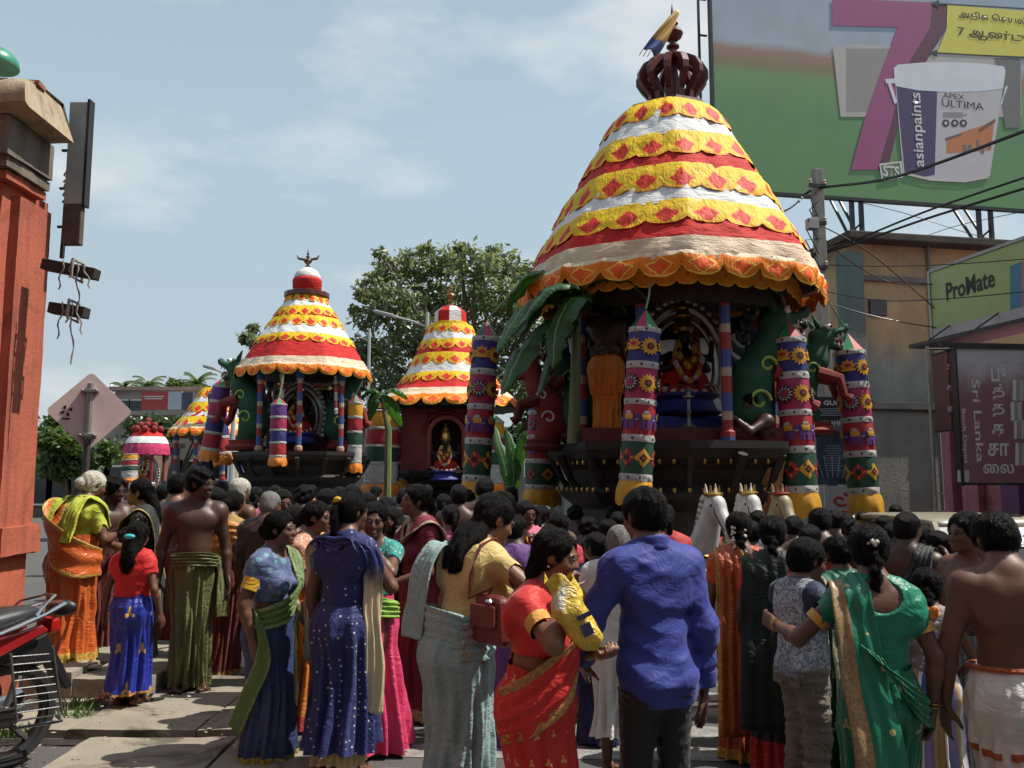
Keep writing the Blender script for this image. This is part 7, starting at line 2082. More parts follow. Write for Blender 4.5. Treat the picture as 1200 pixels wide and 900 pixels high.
# 5 -- woman in blue and green sari, seen from the side
t, H = stand('woman in dark blue and green sari with yellow sleeve bands, in profile', 322, 597, 5.2, 72)
g = Fig(H, 1.10, 'f', lean=1, head=(4, 2, 0), armR=(-.125, .0, .50), armL=(.12, -.1, .52), elbR=(-.6, .7, -.3))
g.body(NV, SK2, t); g.face(t, None, LIPD, BRW); g.hair('bun', HB, t, seed=3); g.hair('long', HB, t, length=.14, seed=8)
BLU = cloth('blue_green_sari', (.035, .055, .14), border=(.48, .36, .06), bw=.085, rough=.5, silk=.5)
PRT = cloth('printed_blouse', (.10, .13, .26), pat='print', pcol=(.10, .30, .32), pcol2=(.30, .10, .24), pscale=17, rough=.5)
GRNP = cloth('green_pallu', (.10, .17, .045), side=(.20, .26, .10), sidew=.14, rough=.5, silk=.6)
g.top(PRT, t, sleeve=.62, z0=.645, wr=.003); sleeve_band(g, cloth('yellow_band', (.66, .38, .03), rough=.5), t, .36, .64, .036)
g.skirt(BLU, t, z1=.60, flare=1.12, folds=.006, seed=4, diag=1.5, sway=(0, -.01))
g.drape(GRNP, t, [((-.11, .04, .58), (0, 0, .04)), ((-.11, -.04, .585), (0, 0, .045)), ((-.03, -.105, .62), (0, 0, .05)), ((.05, -.10, .72), (.03, 0, .04)), ((.07, -.04, .83), (.045, 0, .01)), ((.07, .03, .83), (.045, 0, 0)), ((.07, .09, .70), (.05, 0, 0)), ((.07, .10, .50), (.05, 0, 0))], off=.018, folds=.005, seed=3)
g.drape(GRNP, t, [((-.02, -.13, .60), (.02, 0, .03)), ((-.06, -.155, .50), (.035, .02, 0)), ((-.07, -.165, .38), (.04, .03, 0)), ((-.07, -.17, .27), (.045, .03, 0))], off=.02, folds=.006, seed=5, name='hanging_end')
g.drape(GRNP, t, [((-.125, -.02, .60), (.0, .02, .02)), ((-.135, -.06, .45), (.0, .03, .02)), ((-.14, .0, .30), (0, .03, .02)), ((-.13, .07, .16), (0, .03, .02))], off=.012, folds=.003, seed=6, name='diagonal_fold')
# 6 -- bare chested man in olive wrap
t, H = stand('lean bare chested man in an olive green wrap, standing tall at the left', 232, 546, 6.8, 22, base=.05)
g = Fig(H, .96, 'm', head=(48, 8, 0), armL=(.155, -.02, .47), armR=(-.155, .0, .48))
g.body(NV, SK1, t); g.face(t, None, LIPD, BRW); g.hair('curly', HB, t, seed=4)
OLV = cloth('olive_wrap', (.125, .130, .050), rough=.6, silk=.4)
g.skirt(OLV, t, z1=.585, flare=.92, folds=.009, seed=5, pleat=.02, pleat_at=-1.4, diag=3, rough=2.0, name='wrap')
g.drape(OLV, t, [((-.10, -.06, .585), (0, 0, .028)), ((0, -.10, .59), (0, 0, .03)), ((.08, -.08, .58), (0, .0, .028)), ((.115, -.02, .55), (.01, .02, .02)), ((.13, -.05, .42), (.03, .02, 0)), ((.13, -.05, .32), (.03, .02, 0))], off=.016, folds=.006, name='waist_knot')
# 7 -- girl in red and blue
t, H = stand('young girl in a red blouse and shiny blue skirt, long black hair down her back', 160, 613, 6.3, 172, base=.06)
g = Fig(H, .98, 'f', head=(6, 6, 0), armL=(.16, .02, .49), armR=(-.16, -.02, .50), hs=1.12)
g.body(MV, SK2, t); g.hair('long', HB, t, length=.50, seed=2)
g.top(cloth('red_girl_blouse', (.58, .022, .022), rough=.5), t, sleeve=.42, z0=.60, loose=.006, wr=.004)
g.skirt(cloth('blue_silk_skirt', (.018, .035, .30), border=(.55, .26, .05), bw=.13, pat='motif', pcol=(.50, .30, .10), pscale=3.0, rough=.35, silk=.8), t, z1=.62, z0=.07, flare=1.18, folds=.009, n=9, seed=6, diag=.6, rough=1.8, hipx=1.12)
MB().ball(g.hd(.05, .62, -.06), (.045, .02, .02), 8, 6).build('hair_clip', mat('turquoise_clip', (.05, .5, .55), .3, .1), t, True)
# 8 -- old woman in orange, on the step
t, H = stand('white haired old woman in shiny orange sari and lime shawl on the step', 92, 549, 7.0, 152, base=.20)
g = Fig(H, 1.22, 'f', lean=9, head=(-14, 14, 0), armR=(-.10, -.20, .66), armL=(.10, -.2, .62), hs=1.03)
g.body(MV, SK2, t); g.face(t, None, LIPD, BRW); g.hair('bun', HWH, t, seed=4)
ORS = cloth('orange_silk', (.56, .115, .022), border=(.60, .36, .07), bw=.10, rough=.38, silk=.9)
ORP = cloth('orange_silk_pallu', (.56, .115, .022), side=(.60, .36, .07), sidew=.10, rough=.38, silk=.9)
LIM = cloth('lime_shawl', (.46, .50, .05), rough=.55)
g.top(LIM, t, sleeve=.75, z0=.62)
g.skirt(ORS, t, z1=.66, flare=1.06, folds=.010, n=8, seed=7, diag=4, rough=1.2, hipx=1.12)
g.drape(ORP, t, [((-.16, -.05, .52), (0, .0, .07)), ((-.14, .08, .55), (0, 0, .10)), ((-.02, .14, .62), (.02, 0, .12)), ((.08, .11, .72), (.05, 0, .095)), ((.10, .0, .84), (.06, 0, .02)), ((.08, -.09, .74), (-.05, 0, .03)), ((.05, -.12, .62), (-.05, 0, .03))], off=.020, folds=.005, nf=2, nu=23)
g.drape(LIM, t, [((-.10, -.08, .70), (.05, 0, .0)), ((-.09, -.05, .80), (.05, 0, 0)), ((-.085, .02, .855), (.052, 0, 0)), ((-.09, .08, .79), (.055, 0, 0)), ((-.10, .11, .70), (.05, 0, 0)), ((-.105, .13, .63), (.045, 0, 0))], off=.03, folds=.007)
g.drape(LIM, t, [((.09, -.05, .80), (.04, 0, 0)), ((.085, .02, .85), (.045, 0, 0)), ((.09, .08, .79), (.045, 0, 0)), ((.09, .11, .74), (.04, 0, 0))], off=.03, folds=.005)
# 9 -- woman in green sari
t, H = stand('woman in emerald green sari with tan gold border and long braid, back to us', 1020, 613, 3.62, 178)
g = Fig(H, 1.04, 'f', lean=1, head=(-10, 6, 0), armL=(.24, -.17, .70), armR=(-.135, .03, .50), elbL=(.55, .4, -.75), elbR=(-.6, .7, -.2), handL='relax', handR='grip', hs=1.03)
g.body(NV, SK2, t); g.face(t, None, LIPD, BRW); g.hair('braid', HB, t, vox=.0075, length=.42, seed=6)
EMR = cloth('emerald_sari', (.010, .16, .085), border=(.36, .24, .10), bw=.10, pat='motif', pcol=(.30, .28, .14), pscale=6, rough=.42, silk=.7)
EMP = cloth('emerald_pallu', (.010, .18, .10), pat='motif', pcol=(.50, .40, .16), pscale=7, side=(.34, .22, .10), sidew=.0, rough=.42, silk=.7)
def pallu_onesided():
 m, n, b = new_mat('emerald_pallu_border'); q = NB(n); sp = q.node('ShaderNodeSeparateXYZ'); q.link(q.coord('UV'), sp.inputs[0]); oc = q.coord('Object')
 f = q.ramp(q.noise(oc, 5, 4), .3, .7); c = q.mix(f, (.010, .19, .105), (.008, .13, .07))
 v = q.node('ShaderNodeTexVoronoi'); v.inputs['Scale'].default_value = 11; q.link(oc, v.inputs[0]); c = q.mix(q.math('LESS_THAN', v.outputs[0], .17), c, (.46, .40, .18))
 z = q.ramp(q.noise(oc, 70, 3, .7), .4, .6); bc = q.mix(z, (.36, .235, .11), (.22, .14, .065))
 c = q.mix(q.math('GREATER_THAN', sp.outputs[0], .62), c, bc)
 q.link(c, b.inputs['Base Color']); b.inputs['Roughness'].default_value = .42; q.bump(q.noise(oc, 30, 4, .6, .8), .012, .3, b); return m
g.top(cloth('emerald_blouse', (.010, .20, .115), rough=.4, silk=.6), t, sleeve=.60, z0=.60, neck=.05, back=.055, wr=.004, vox=.0085)
sleeve_band(g, MATS['gold_band'], t, .46, .61, .0355)
g.skirt(EMR, t, z1=.615, flare=1.02, folds=.007, seed=9, diag=3, rough=1.8)
g.drape(pallu_onesided(), t, [((.02, -.10, .72), (.035, 0, .03)), ((.075, -.05, .80), (.045, 0, .01)), ((.082, .01, .85), (.05, 0, 0)), ((.085, .06, .80), (.052, 0, 0)), ((.080, .09, .70), (.056, 0, 0)), ((.070, .10, .58), (.062, 0, 0)), ((.055, .13, .45), (.068, 0, 0)), ((.040, .13, .30), (.072, 0, 0)), ((.03, .125, .16), (.075, 0, 0))], off=.017, folds=.0035, nf=3, nv=90, nu=19)
g.drape(MATS['emerald_pallu'], t, [((.05, .10, .67), (.03, 0, .02)), ((.0, .112, .60), (.02, 0, .035)), ((-.07, .105, .53), (0, .0, .04)), ((-.12, .05, .50), (0, 0, .04)), ((-.13, -.03, .52), (0, 0, .035))], off=.016, folds=.006, name='side_drape', seed=4)
jasmine(g, t, [g.hd(-.08, .52, .16), g.hd(.02, .56, .10), g.hd(.10, .52, .14)], 9, .008)
bangle(g, GOLD, t, 'R', 2); bangle(g, GOLD, t, 'L', 2)
# 10 -- boy
t, H = stand('boy in speckled grey shirt with navy sleeves and khaki jeans, hand at his mouth', 936, 633, 4.5, 112)
g = Fig(H, .95, 'm', head=(-6, 14, 0), armL=(.03, -.17, .80), armR=(-.06, -.18, .76), elbL=(.6, -.1, -.8), elbR=(-.6, .2, -.8), handL='grip', handR='grip', hs=1.14, feet=((.05, .01), (-.05, .0)))
g.body(NV, SK2, t); g.face(t, None, LIPD, BRW); g.hair('short', HB, t, seed=8)
def speck():
 m, n, b = new_mat('speckled_shirt'); q = NB(n); oc = q.coord('Object'); f = q.ramp(q.noise(oc, 60, 3, .8), .42, .58)
 c = q.mix(f, (.44, .45, .46), (.10, .12, .17)); f2 = q.ramp(q.noise(oc, 5, 3), .5, .65); c = q.mix(q.math('MULTIPLY', f2, .6), c, (.07, .085, .13))
 q.link(c, b.inputs['Base Color']); b.inputs['Roughness'].default_value = .7; q.bump(q.noise(oc, 30, 4, .6, .8), .012, .4, b); return m
g.top(speck(), t, sleeve=.0, z0=.50, neck=.062, wr=.003, loose=.008, name='shirt', nostrap=True, off=.007)
g.top(cloth('navy_sleeve', (.018, .024, .055), rough=.6), t, sleeve=.72, z0=.51, neck=.041, wr=.003, loose=.006, name='sleeve_shirt', off=.005)
KH = cloth('khaki_jeans', (.17, .145, .11), rough=.75, bump=.5)
g.trousers(KH, t, z1=.56, loose=.006, wr=.006, leg=.98)
for s_ in (-1, 1):
 MB().box(g.up(.047 * s_, .085, .50), (.07, .010, .085)).build('back_pocket', KH, t, bevel=.004)
 MB().box(g.up(-.092, .02 * s_, .46), (.012, .07, .075)).build('cargo_pocket', KH, t, bevel=.004)
# 11 -- man in white dhoti at the right edge
t, H = stand('bare backed man in white dhoti with an orange stripe, at the right edge', 1176, 594, 3.5, 168)
g = Fig(H, 1.05, 'm', lean=3, head=(14, 26, 0), armL=(.165, -.03, .48), armR=(-.15, -.08, .50), elbL=(.7, .5, -.3))
g.body(NV, SK2, t); g.face(t, None, LIPD, BRW); g.hair('short', HB, t, seed=3)
DHO = cloth('white_dhoti', (.66, .645, .60), border=(.42, .09, .03), bw=.03, rough=.62)
g.skirt(cloth('white_dhoti_fold', (.66, .645, .60), border=(.42, .09, .03), bw=.672, rough=.62), t, z1=.60, z0=.385, flare=1.0, folds=.0045, seed=2, rough=.7, diag=3, name='dhoti_fold', hipx=1.05, n=7)
g.skirt(DHO, t, z1=.56, z0=.04, flare=.95, folds=.009, seed=5, n=8, diag=2, name='dhoti', pleat=.012, pleat_at=2.2)
MB().tube([g.up(.106 * math.cos(a) * 1.04, .085 * math.sin(a), .597) for a in np.linspace(0, 2 * PI, 26)], .011, 6).build('waist_roll', DHO, t, True)
# 12 -- orange sari and jasmine
t, H = stand('woman in rust orange sari with white jasmine strings in her hair, back to us', 866, 598, 5.3, 180)
g = Fig(H, 1.12, 'f', head=(-8, 0, 0), armL=(.13, -.08, .52), armR=(-.13, -.10, .52))
g.body(MV, SK2, t); g.hair('braid', HB, t, length=.40, seed=2)
RST = cloth('rust_sari', (.42, .085, .022), border=(.55, .30, .06), bw=.09, rough=.42, silk=.7)
g.top(cloth('rust_blouse', (.42, .075, .022), rough=.5), t, sleeve=.55, z0=.62, back=.06, neck=.056)
g.skirt(RST, t, z1=.61, flare=1.04, folds=.007, seed=12, diag=2, rough=1.6)
g.drape(cloth('rust_pallu', (.42, .088, .022), side=(.56, .28, .05), sidew=.12, rough=.42, silk=.7), t, pallu_back('L', .06, .12, .058), off=.017, folds=.006)
for s_ in (-1, 1): jasmine(g, t, [g.hd(.10 * s_ + .05, .40, .20), g.hd(.16 * s_ + .05, .50, -.05), g.hd(.15 * s_ + .06, .55, -.40), g.hd(.12 * s_ + .06, .58, -.75)], 26, .0085)
# 13 -- dark sari, red blouse
t, H = stand('woman in almost black green sari over a red blouse and red skirt hem', 905, 603, 5.0, 174)
g = Fig(H, 1.08, 'f', head=(-14, 4, 0), armL=(.12, -.10, .52), armR=(-.12, -.10, .54))
g.body(MV, SK1, t); g.hair('braid', HB, t, length=.34, seed=4)
g.top(cloth('scarlet_blouse', (.55, .025, .025), rough=.5), t, sleeve=.55, z0=.60, back=.05)
g.skirt(cloth('bottle_green_sari', (.016, .024, .018), border=(.42, .022, .02), bw=.24, rough=.55), t, z1=.62, flare=1.05, folds=.006, seed=13, diag=2)
g.drape(cloth('bottle_green_pallu', (.014, .022, .017), rough=.55), t, pallu_back('L', .05, .20, .085), off=.018, folds=.006)
# 14 -- second green sari
t, H = stand('woman in dark green sari with embroidered hem, half hidden between boy and emerald sari', 990, 626, 4.75, 196)
g = Fig(H, 1.08, 'f', lean=4, head=(10, 14, 0), armL=(.12, -.12, .56), armR=(-.20, -.06, .66))
g.body(MV, SK2, t); g.hair('bun', HB, t, seed=4)
DGS = cloth('forest_sari', (.010, .055, .032), border=(.22, .11, .06), bw=.12, pat='motif', pcol=(.30, .25, .15), pscale=6, rough=.48)
g.top(cloth('forest_blouse', (.012, .10, .055), rough=.5), t, sleeve=.5, z0=.60)
g.skirt(DGS, t, z1=.62, flare=1.12, folds=.007, seed=14)
g.drape(cloth('forest_pallu', (.012, .12, .065), side=(.50, .44, .30), sidew=.10, rough=.48), t, pallu_back('L', .06, .3, .075), off=.018, folds=.006)
# 15-17 -- bare backed men at the right
t, H = stand('bare backed man with bowed head just below the gold skirted right drum', 962, 592, 6.1, 168)
g = Fig(H, 1.08, 'm', lean=8, head=(-10, 18, 0), armL=(.16, -.1, .55), armR=(-.2, -.12, .62)); g.body(MV, SK1, t); g.hair('short', HB, t, seed=9)
g.skirt(cloth('cream_dhoti', (.52, .48, .40)), t, z1=.58, flare=.95, seed=3, name='dhoti')
t, H = stand('bare shouldered man with one hand up beside the emerald sari woman', 1060, 597, 5.2, 140)
g = Fig(H, 1.0, 'm', head=(-10, 4, 0), armR=(-.10, -.24, .80), armL=(.13, -.05, .5), elbR=(-.5, .2, -.8), handR='point'); g.body(MV, SK1, t); g.face(t, None, LIPD, BRW); g.hair('crop', HB, t, seed=6)
g.skirt(cloth('grey_check_dhoti', (.28, .28, .29), pat='stripes', pcol=(.16, .16, .18), pscale=22), t, z1=.58, flare=.95, seed=4, name='dhoti')
g.drape(cloth('black_shoulder_cloth', (.03, .03, .032)), t, [((.02, -.09, .70), (.04, 0, 0)), ((-.07, -.05, .81), (.035, 0, 0)), ((-.075, .02, .855), (.035, 0, 0)), ((-.06, .08, .76), (.04, 0, 0)), ((.02, .10, .66), (.04, 0, .02))], name='shoulder_cloth')
t, H = stand('bare chested man in profile facing left, between the car and the white dhoti man', 1137, 597, 4.5, -72)
g = Fig(H, 1.05, 'm', head=(0, 6, 0), armR=(-.15, -.02, .48), armL=(.15, -.05, .5)); g.body(NV, SK2, t); g.face(t, None, LIPD, BRW); g.hair('short', HB, t, seed=12)
g.skirt(cloth('pale_stripe_dhoti', (.50, .50, .50), pat='stripes', pcol=(.22, .23, .26), pscale=16), t, z1=.585, flare=.95, seed=7, name='dhoti')
# 18 -- girl with orange flowers
t, H = stand('girl in purple gold and white skirt with marigolds in her braid', 1086, 668, 4.35, 172)
g = Fig(H, .98, 'f', head=(-20, 10, 0), armR=(-.13, -.10, .56), armL=(.12, -.14, .60), hs=1.12, elbR=(-.6, .4, -.6)); g.body(MV, SK2, t); g.hair('braid', HB, t, length=.35, seed=3)
g.top(cloth('silver_bodice', (.24, .20, .20), pat='print', pcol=(.5, .45, .4), pscale=40), t, sleeve=.2, z0=.60, name='bodice')
def tri_skirt():
 m, n, b = new_mat('three_colour_skirt'); q = NB(n); sp = q.node('ShaderNodeSeparateXYZ'); q.link(q.coord('UV'), sp.inputs[0])
 s = q.math('FRACT', q.math('MULTIPLY', sp.outputs[0], 7)); c = q.mix(q.math('LESS_THAN', s, .40), (.40, .29, .12), (.20, .17, .34)); c = q.mix(q.math('GREATER_THAN', s, .80), c, (.62, .60, .58)); c = q.mix(q.math('LESS_THAN', q.math('ABSOLUTE', q.math('SUBTRACT', s, .78)), .02), c, (.35, .10, .05))
 q.link(c, b.inputs['Base Color']); b.inputs['Roughness'].default_value = .4; return m
g.skirt(tri_skirt(), t, z1=.61, z0=.04, flare=1.3, folds=.010, n=9, seed=8, diag=.3)
b = MB()
for k in range(12): b.ball(g.hd(rnd.uniform(-.22, .24), .58 + rnd.uniform(-.06, .1), -.72 + rnd.uniform(-.12, .14)), .022, 6, 5)
tag(b.build('marigolds', mat('marigold', (.72, .22, .02), .8, .4, 50), t, True), kind='stuff')
pu = thing('purse', 'small bright blue cloth purse hanging beside the girl in the purple gold skirt', 'purse', at(1096, 818, 4.1))
MB().box((0, 0, .05), (.13, .05, .12), None, .8).build('pouch', mat('blue_purse', (.06, .06, .36), .55, .3, 12, .3), pu, bevel=.015)
MB().tube([(-.045, 0, .11), (-.02, 0, .26), (.01, 0, .30), (.045, 0, .11)], .006, 6).build('strap', MATS['blue_purse'], pu, True)
# 19-20 -- children behind
t, H = stand('small child in white tank top seen from behind, left of the blue shirt', 692, 633, 6.3, 196)
g = Fig(H, .98, 'm', head=(0, 10, 0), hs=1.16, armL=(.13, -.1, .52), armR=(-.13, -.1, .54)); g.body(MV, SK1, t); g.hair('crop', HB, t, seed=2)
g.top(cloth('white_vest', (.62, .60, .60)), t, sleeve=0, z0=.50, neck=.06, nostrap=True, back=.04, name='vest', loose=.004); g.trousers(cloth('dark_blue_shorts', (.02, .024, .05)), t, leg=.7, loose=.008)
t, H = stand('girl with long braid in red top and purple skirt, right of the orange sari', 655, 600, 6.3, 182)
g = Fig(H, 1.0, 'f', head=(4, 6, 0)); g.body(MV, SK1, t); g.hair('braid', HB, t, length=.55, seed=7)
g.top(cloth('crimson_top', (.46, .03, .045)), t, sleeve=.4, z0=.62); g.skirt(cloth('violet_skirt', (.11, .045, .26), border=GOLDC, bw=.1), t, z1=.66, flare=1.15, seed=8)
# 21-22 -- women in profile facing left
t, H = stand('woman in marigold orange sari facing left between teal and red saris', 592, 574, 6.2, -74)
g = Fig(H, 1.08, 'f', head=(2, 4, 0), armL=(.06, -.2, .74), armR=(-.08, -.2, .70)); g.body(MV, SK2, t); g.face(t, None, LIPD, BRW); g.hair('bun', HB, t, seed=3)
g.top(cloth('marigold_blouse', (.50, .06, .05)), t, sleeve=.55, z0=.62); g.skirt(cloth('marigold_sari', (.66, .27, .03), border=(.50, .06, .05), bw=.1, silk=.5, rough=.45), t, z1=.62, seed=9)
g.drape(cloth('marigold_pallu', (.66, .27, .03), side=(.55, .08, .05), sidew=.1, silk=.5, rough=.45), t, pallu_back('L', .06, .3, .07), off=.018)
t, H = stand('woman in maroon sari with beige border facing left, behind the teal sari', 492, 566, 6.1, -62)
g = Fig(H, 1.02, 'f', head=(0, -2, 0), armL=(.10, -.15, .60), armR=(-.03, -.2, .80)); g.body(MV, SK2, t); g.face(t, None, LIPW, BRW); g.hair('pony', HB, t, seed=2)
g.top(cloth('maroon_blouse', (.17, .016, .028)), t, sleeve=.6, z0=.62); g.skirt(cloth('maroon_sari', (.18, .015, .028), border=(.42, .30, .16), bw=.1), t, z1=.62, seed=10)
g.drape(cloth('maroon_pallu', (.19, .016, .03), side=(.42, .32, .20), sidew=.22), t, pallu_back('L', .06, .2, .085), off=.018)
g.drape(MATS['maroon_pallu'], t, pallu_back('R', .06, .3, .085, front=False), off=.02)
# 24 -- girl in pink
t, H = stand('girl in wide pink skirt and turquoise blouse with a hand under her chin', 438, 588, 5.45, -6)
g = Fig(H, .98, 'f', head=(14, 6, 4), armL=(.02, -.10, .835), armR=(-.03, -.16, .62), elbL=(.7, -.2, -.7), elbR=(-.7, .2, -.5), handL='relax', hs=1.06); g.body(NV, SK2, t); g.face(t, None, LIPD, BRW); g.hair('bun', HB, t, seed=9)
g.top(cloth('turquoise_blouse', (.03, .26, .26), pat='print', pcol=(.45, .40, .2), pscale=45), t, sleeve=.45, z0=.63)
g.skirt(cloth('pink_skirt', (.66, .055, .15), rough=.45, silk=.5), t, z1=.63, z0=.02, flare=1.75, folds=.012, n=8, seed=6, diag=.2, rough=.3)
g.drape(cloth('lime_sash', (.25, .45, .07)), t, [((-.11, .0, .60), (0, 0, .03)), ((-.04, -.10, .60), (0, 0, .04)), ((.06, -.10, .59), (0, 0, .04)), ((.12, -.02, .57), (0, 0, .035))], off=.02, name='sash')
# 25-31 -- people behind the front row at the left
t, H = stand('woman in orange and mustard sari in profile behind the blue sari woman', 366, 585, 5.9, 76)
g = Fig(H, 1.05, 'f', head=(4, 6, 0), armR=(-.06, -.18, .66)); g.body(NV, SK2, t); g.face(t, None, LIPW, BRW); g.hair('bun', HB, t, seed=5)
g.top(cloth('peach_blouse', (.55, .25, .17), pat='print', pcol=(.6, .5, .4), pscale=36), t, sleeve=.6, z0=.62); g.skirt(cloth('tangerine_sari', (.60, .20, .03), border=(.5, .05, .04), bw=.12, pat='motif', pcol=(.55, .08, .03), pscale=8), t, z1=.62, seed=11)
g.drape(cloth('mustard_pallu', (.58, .36, .05), side=(.55, .10, .03), sidew=.1), t, pallu_back('L', .06, .2, .08), off=.018)
t, H = stand('woman with a brocade gold shawl on her shoulders, behind the olive wrap man', 268, 573, 7.4, 158)
g = Fig(H, 1.04, 'f', lean=3, head=(10, 12, 0), armL=(.12, -.16, .62), armR=(-.12, -.14, .62)); g.body(MV, SK2, t); g.hair('bun', HB, t, seed=6)
g.top(cloth('gold_blouse', (.40, .25, .08)), t, sleeve=.6, z0=.60); g.skirt(cloth('oxblood_sari', (.11, .018, .015), border=(.4, .2, .05), bw=.08), t, z1=.62, seed=12)
g.drape(cloth('brocade_shawl', (.66, .24, .05), pat='print', pcol=(.66, .52, .25), pscale=30, silk=.8, rough=.35), t, [((.12, -.04, .74), (.01, .0, .05)), ((.10, .05, .77), (0, 0, .065)), ((0, .09, .77), (0, 0, .075)), ((-.10, .05, .77), (0, 0, .065)), ((-.13, -.04, .72), (0, 0, .06))], off=.02, name='shawl')
t, H = stand('white haired man with bare shoulders in the crowd below the second chariot', 279, 559, 8.6, 150)
g = Fig(H, 1.0, 'm', head=(0, 6, 0)); g.body(MV, SK2, t); g.hair('short', HWH, t, seed=6); g.skirt(cloth('plain_dhoti', (.55, .52, .46)), t, z1=.58, seed=2, name='dhoti')
t, H = stand('bald greying man in a white wrap behind the blue sari woman', 313, 573, 7.0, 164)
g = Fig(H, 1.0, 'm', head=(-6, 14, 0)); g.body(MV, SK2, t); g.hair('crop', HGR, t, seed=4)
g.top(cloth('brown_shirt', (.06, .035, .03)), t, sleeve=.8, z0=.5, neck=.04, loose=.006, name='shirt'); g.skirt(cloth('white_wrap', (.60, .58, .55)), t, z1=.58, z0=.12, seed=4, name='wrap')
t, H = stand('woman with long black hair and black patterned sari facing left', 170, 559, 7.3, -78, base=.05)
g = Fig(H, 1.02, 'f', head=(0, 2, 0), armL=(.08, -.18, .68)); g.body(MV, SK3, t); g.face(t, None, LIPW, BRW); g.hair('long', HB, t, length=.45, seed=4)
g.top(cloth('black_blouse', (.015, .014, .014), pat='print', pcol=(.25, .22, .15), pscale=30), t, sleeve=.5, z0=.62); g.skirt(cloth('black_sari', (.022, .024, .022), border=(.45, .33, .08), bw=.10, pat='stripes', pcol=(.10, .12, .08), pscale=26), t, z1=.62, seed=13)
g.drape(cloth('black_pallu', (.02, .022, .02), side=(.42, .32, .10), sidew=.1), t, pallu_back('L', .06, .3, .07), off=.018)
jasmine(g, t, [g.hd(.12, .46, .28), g.hd(-.05, .50, .26)], 8, .012)
t, H = stand('bare shouldered boy with curly hair holding something red near the sign pole', 130, 556, 7.8, 58, base=.05)
g = Fig(H, .98, 'm', head=(10, 14, 0), armL=(.03, -.2, .74), armR=(-.05, -.19, .72), handL='grip', handR='grip'); g.body(MV, SK1, t); g.face(t, None, LIPD, BRW); g.hair('curly', HB, t, seed=6); g.skirt(cloth('dark_red_wrap', (.12, .02, .02)), t, z1=.58, seed=2, name='wrap')
t, H = stand('man with bare pale brown shoulders behind the olive wrap man', 207, 553, 8.2, 140, base=.0)
g = Fig(H, 1.0, 'm', head=(0, 8, 0)); g.body(MV, SK3, t); g.hair('short', HB, t, seed=8); g.skirt(cloth('rust_wrap', (.20, .035, .03)), t, z1=.58, seed=6, name='wrap')
# 32 -- barefoot man hidden behind the blue shirt
t, H = stand('barefoot man in white wrap mostly hidden behind the blue shirted man', 736, 612, 4.9, 158, dx=-.06)
g = Fig(H, 1.0, 'm', head=(0, 12, 0), feet=((.07, -.06), (-.035, .05)), armL=(.15, -.05, .5)); g.body(NV, SK2, t); g.hair('crop', HGR, t, seed=5)
g.top(cloth('white_shirt', (.60, .58, .57)), t, sleeve=.9, z0=.5, neck=.04, loose=.006, name='shirt'); g.skirt(cloth('white_short_wrap', (.62, .60, .58)), t, z1=.58, z0=.19, flare=1.02, folds=.009, seed=3, name='wrap')
# priests on the largest chariot
t = thing('person', 'priest in a saffron orange wrap standing inside the largest chariot', 'person', (at(712, 520, 9.75).x, 9.75, 2.075), R(150)); H = 1.66
g = Fig(H, 1.08, 'm', lean=2, head=(-10, 0, 0), armL=(.10, -.2, .80), armR=(-.14, -.06, .5)); g.body(MV, SK1, t); g.hair('short', HB, t, seed=9)
SAF = cloth('saffron_wrap', (.66, .20, .025), rough=.6)
g.skirt(SAF, t, z1=.64, z0=.33, flare=1.0, folds=.007, seed=5, name='upper_wrap', hipx=1.08, rough=1.6); g.skirt(SAF, t, z1=.56, z0=.02, flare=.95, folds=.008, seed=7, name='wrap')
g.drape(cloth('patterned_waistcloth', (.05, .035, .03), pat='print', pcol=(.25, .18, .08), pscale=30), t, [((-.11, .02, .62), (0, 0, .03)), ((-.05, .085, .63), (0, 0, .035)), ((.05, .085, .63), (0, 0, .035)), ((.11, .02, .62), (0, 0, .03)), ((.06, -.09, .61), (0, 0, .03))], off=.02, name='waistcloth')
t = thing('person', 'bare chested priest leaning out at the right side of the largest chariot', 'person', (at(900, 600, 9.45).x, 9.45, 1.0), R(-70)); H = 1.62
g = Fig(H, 1.05, 'm', lean=14, head=(0, 8, 0), armL=(.06, -.30, .82), armR=(-.05, -.30, .72), handL='grip', handR='grip'); g.body(MV, SK1, t); g.face(t, None, LIPD, BRW); g.hair('short', HB, t, seed=10); g.skirt(cloth('ochre_wrap', (.34, .20, .06)), t, z1=.58, seed=8, name='wrap')
# ---------------- the crowd farther in
def crowd_type(i):
 sex = 'mf'[i % 2]; t = thing('person', None, 'person', (0, 0, 0))
 kw = [dict(), dict(head=(25, 8, 0)), dict(head=(-30, 4, 0), lean=4), dict(head=(15, 14, 0), armR=(-.05, -.2, .78), handR='grip'), dict(lean=10, head=(0, 10, 0), armL=(.1, -.25, .8)), dict(head=(40, 0, 0)), dict(lean=3, head=(-15, 18, 0)), dict(head=(-40, 6, 0), armL=(.06, -.16, .84))][i]
 g = Fig(1.58, .98 + .03 * (i % 3), sex, **kw); g.body(.017, SK1, t); g.face(t, None, LIPD, BRW)
 g.hair(['short', 'bun', 'crop', 'braid', 'curly', 'pony', 'short', 'long'][i], HB, t, vox=.013, seed=i, length=.3)
 base = MATS['plain_dhoti']
 if sex == 'm':
  if i % 4: g.top(base, t, sleeve=.6, z0=.5, neck=.042, loose=.006, vox=.014, name='shirt', seed=i)
  g.skirt(base, t, z1=.58, seed=i, name='wrap', nu=60, nv=24)
 else:
  g.top(base, t, sleeve=.55, z0=.6, vox=.014); g.skirt(base, t, z1=.62, seed=i, nu=60, nv=24)
  g.drape(base, t, pallu_back('L', .06, .3, .075), off=.018, nu=9, nv=30)
 return t
TYPES = [crowd_type(i) for i in range(8)]
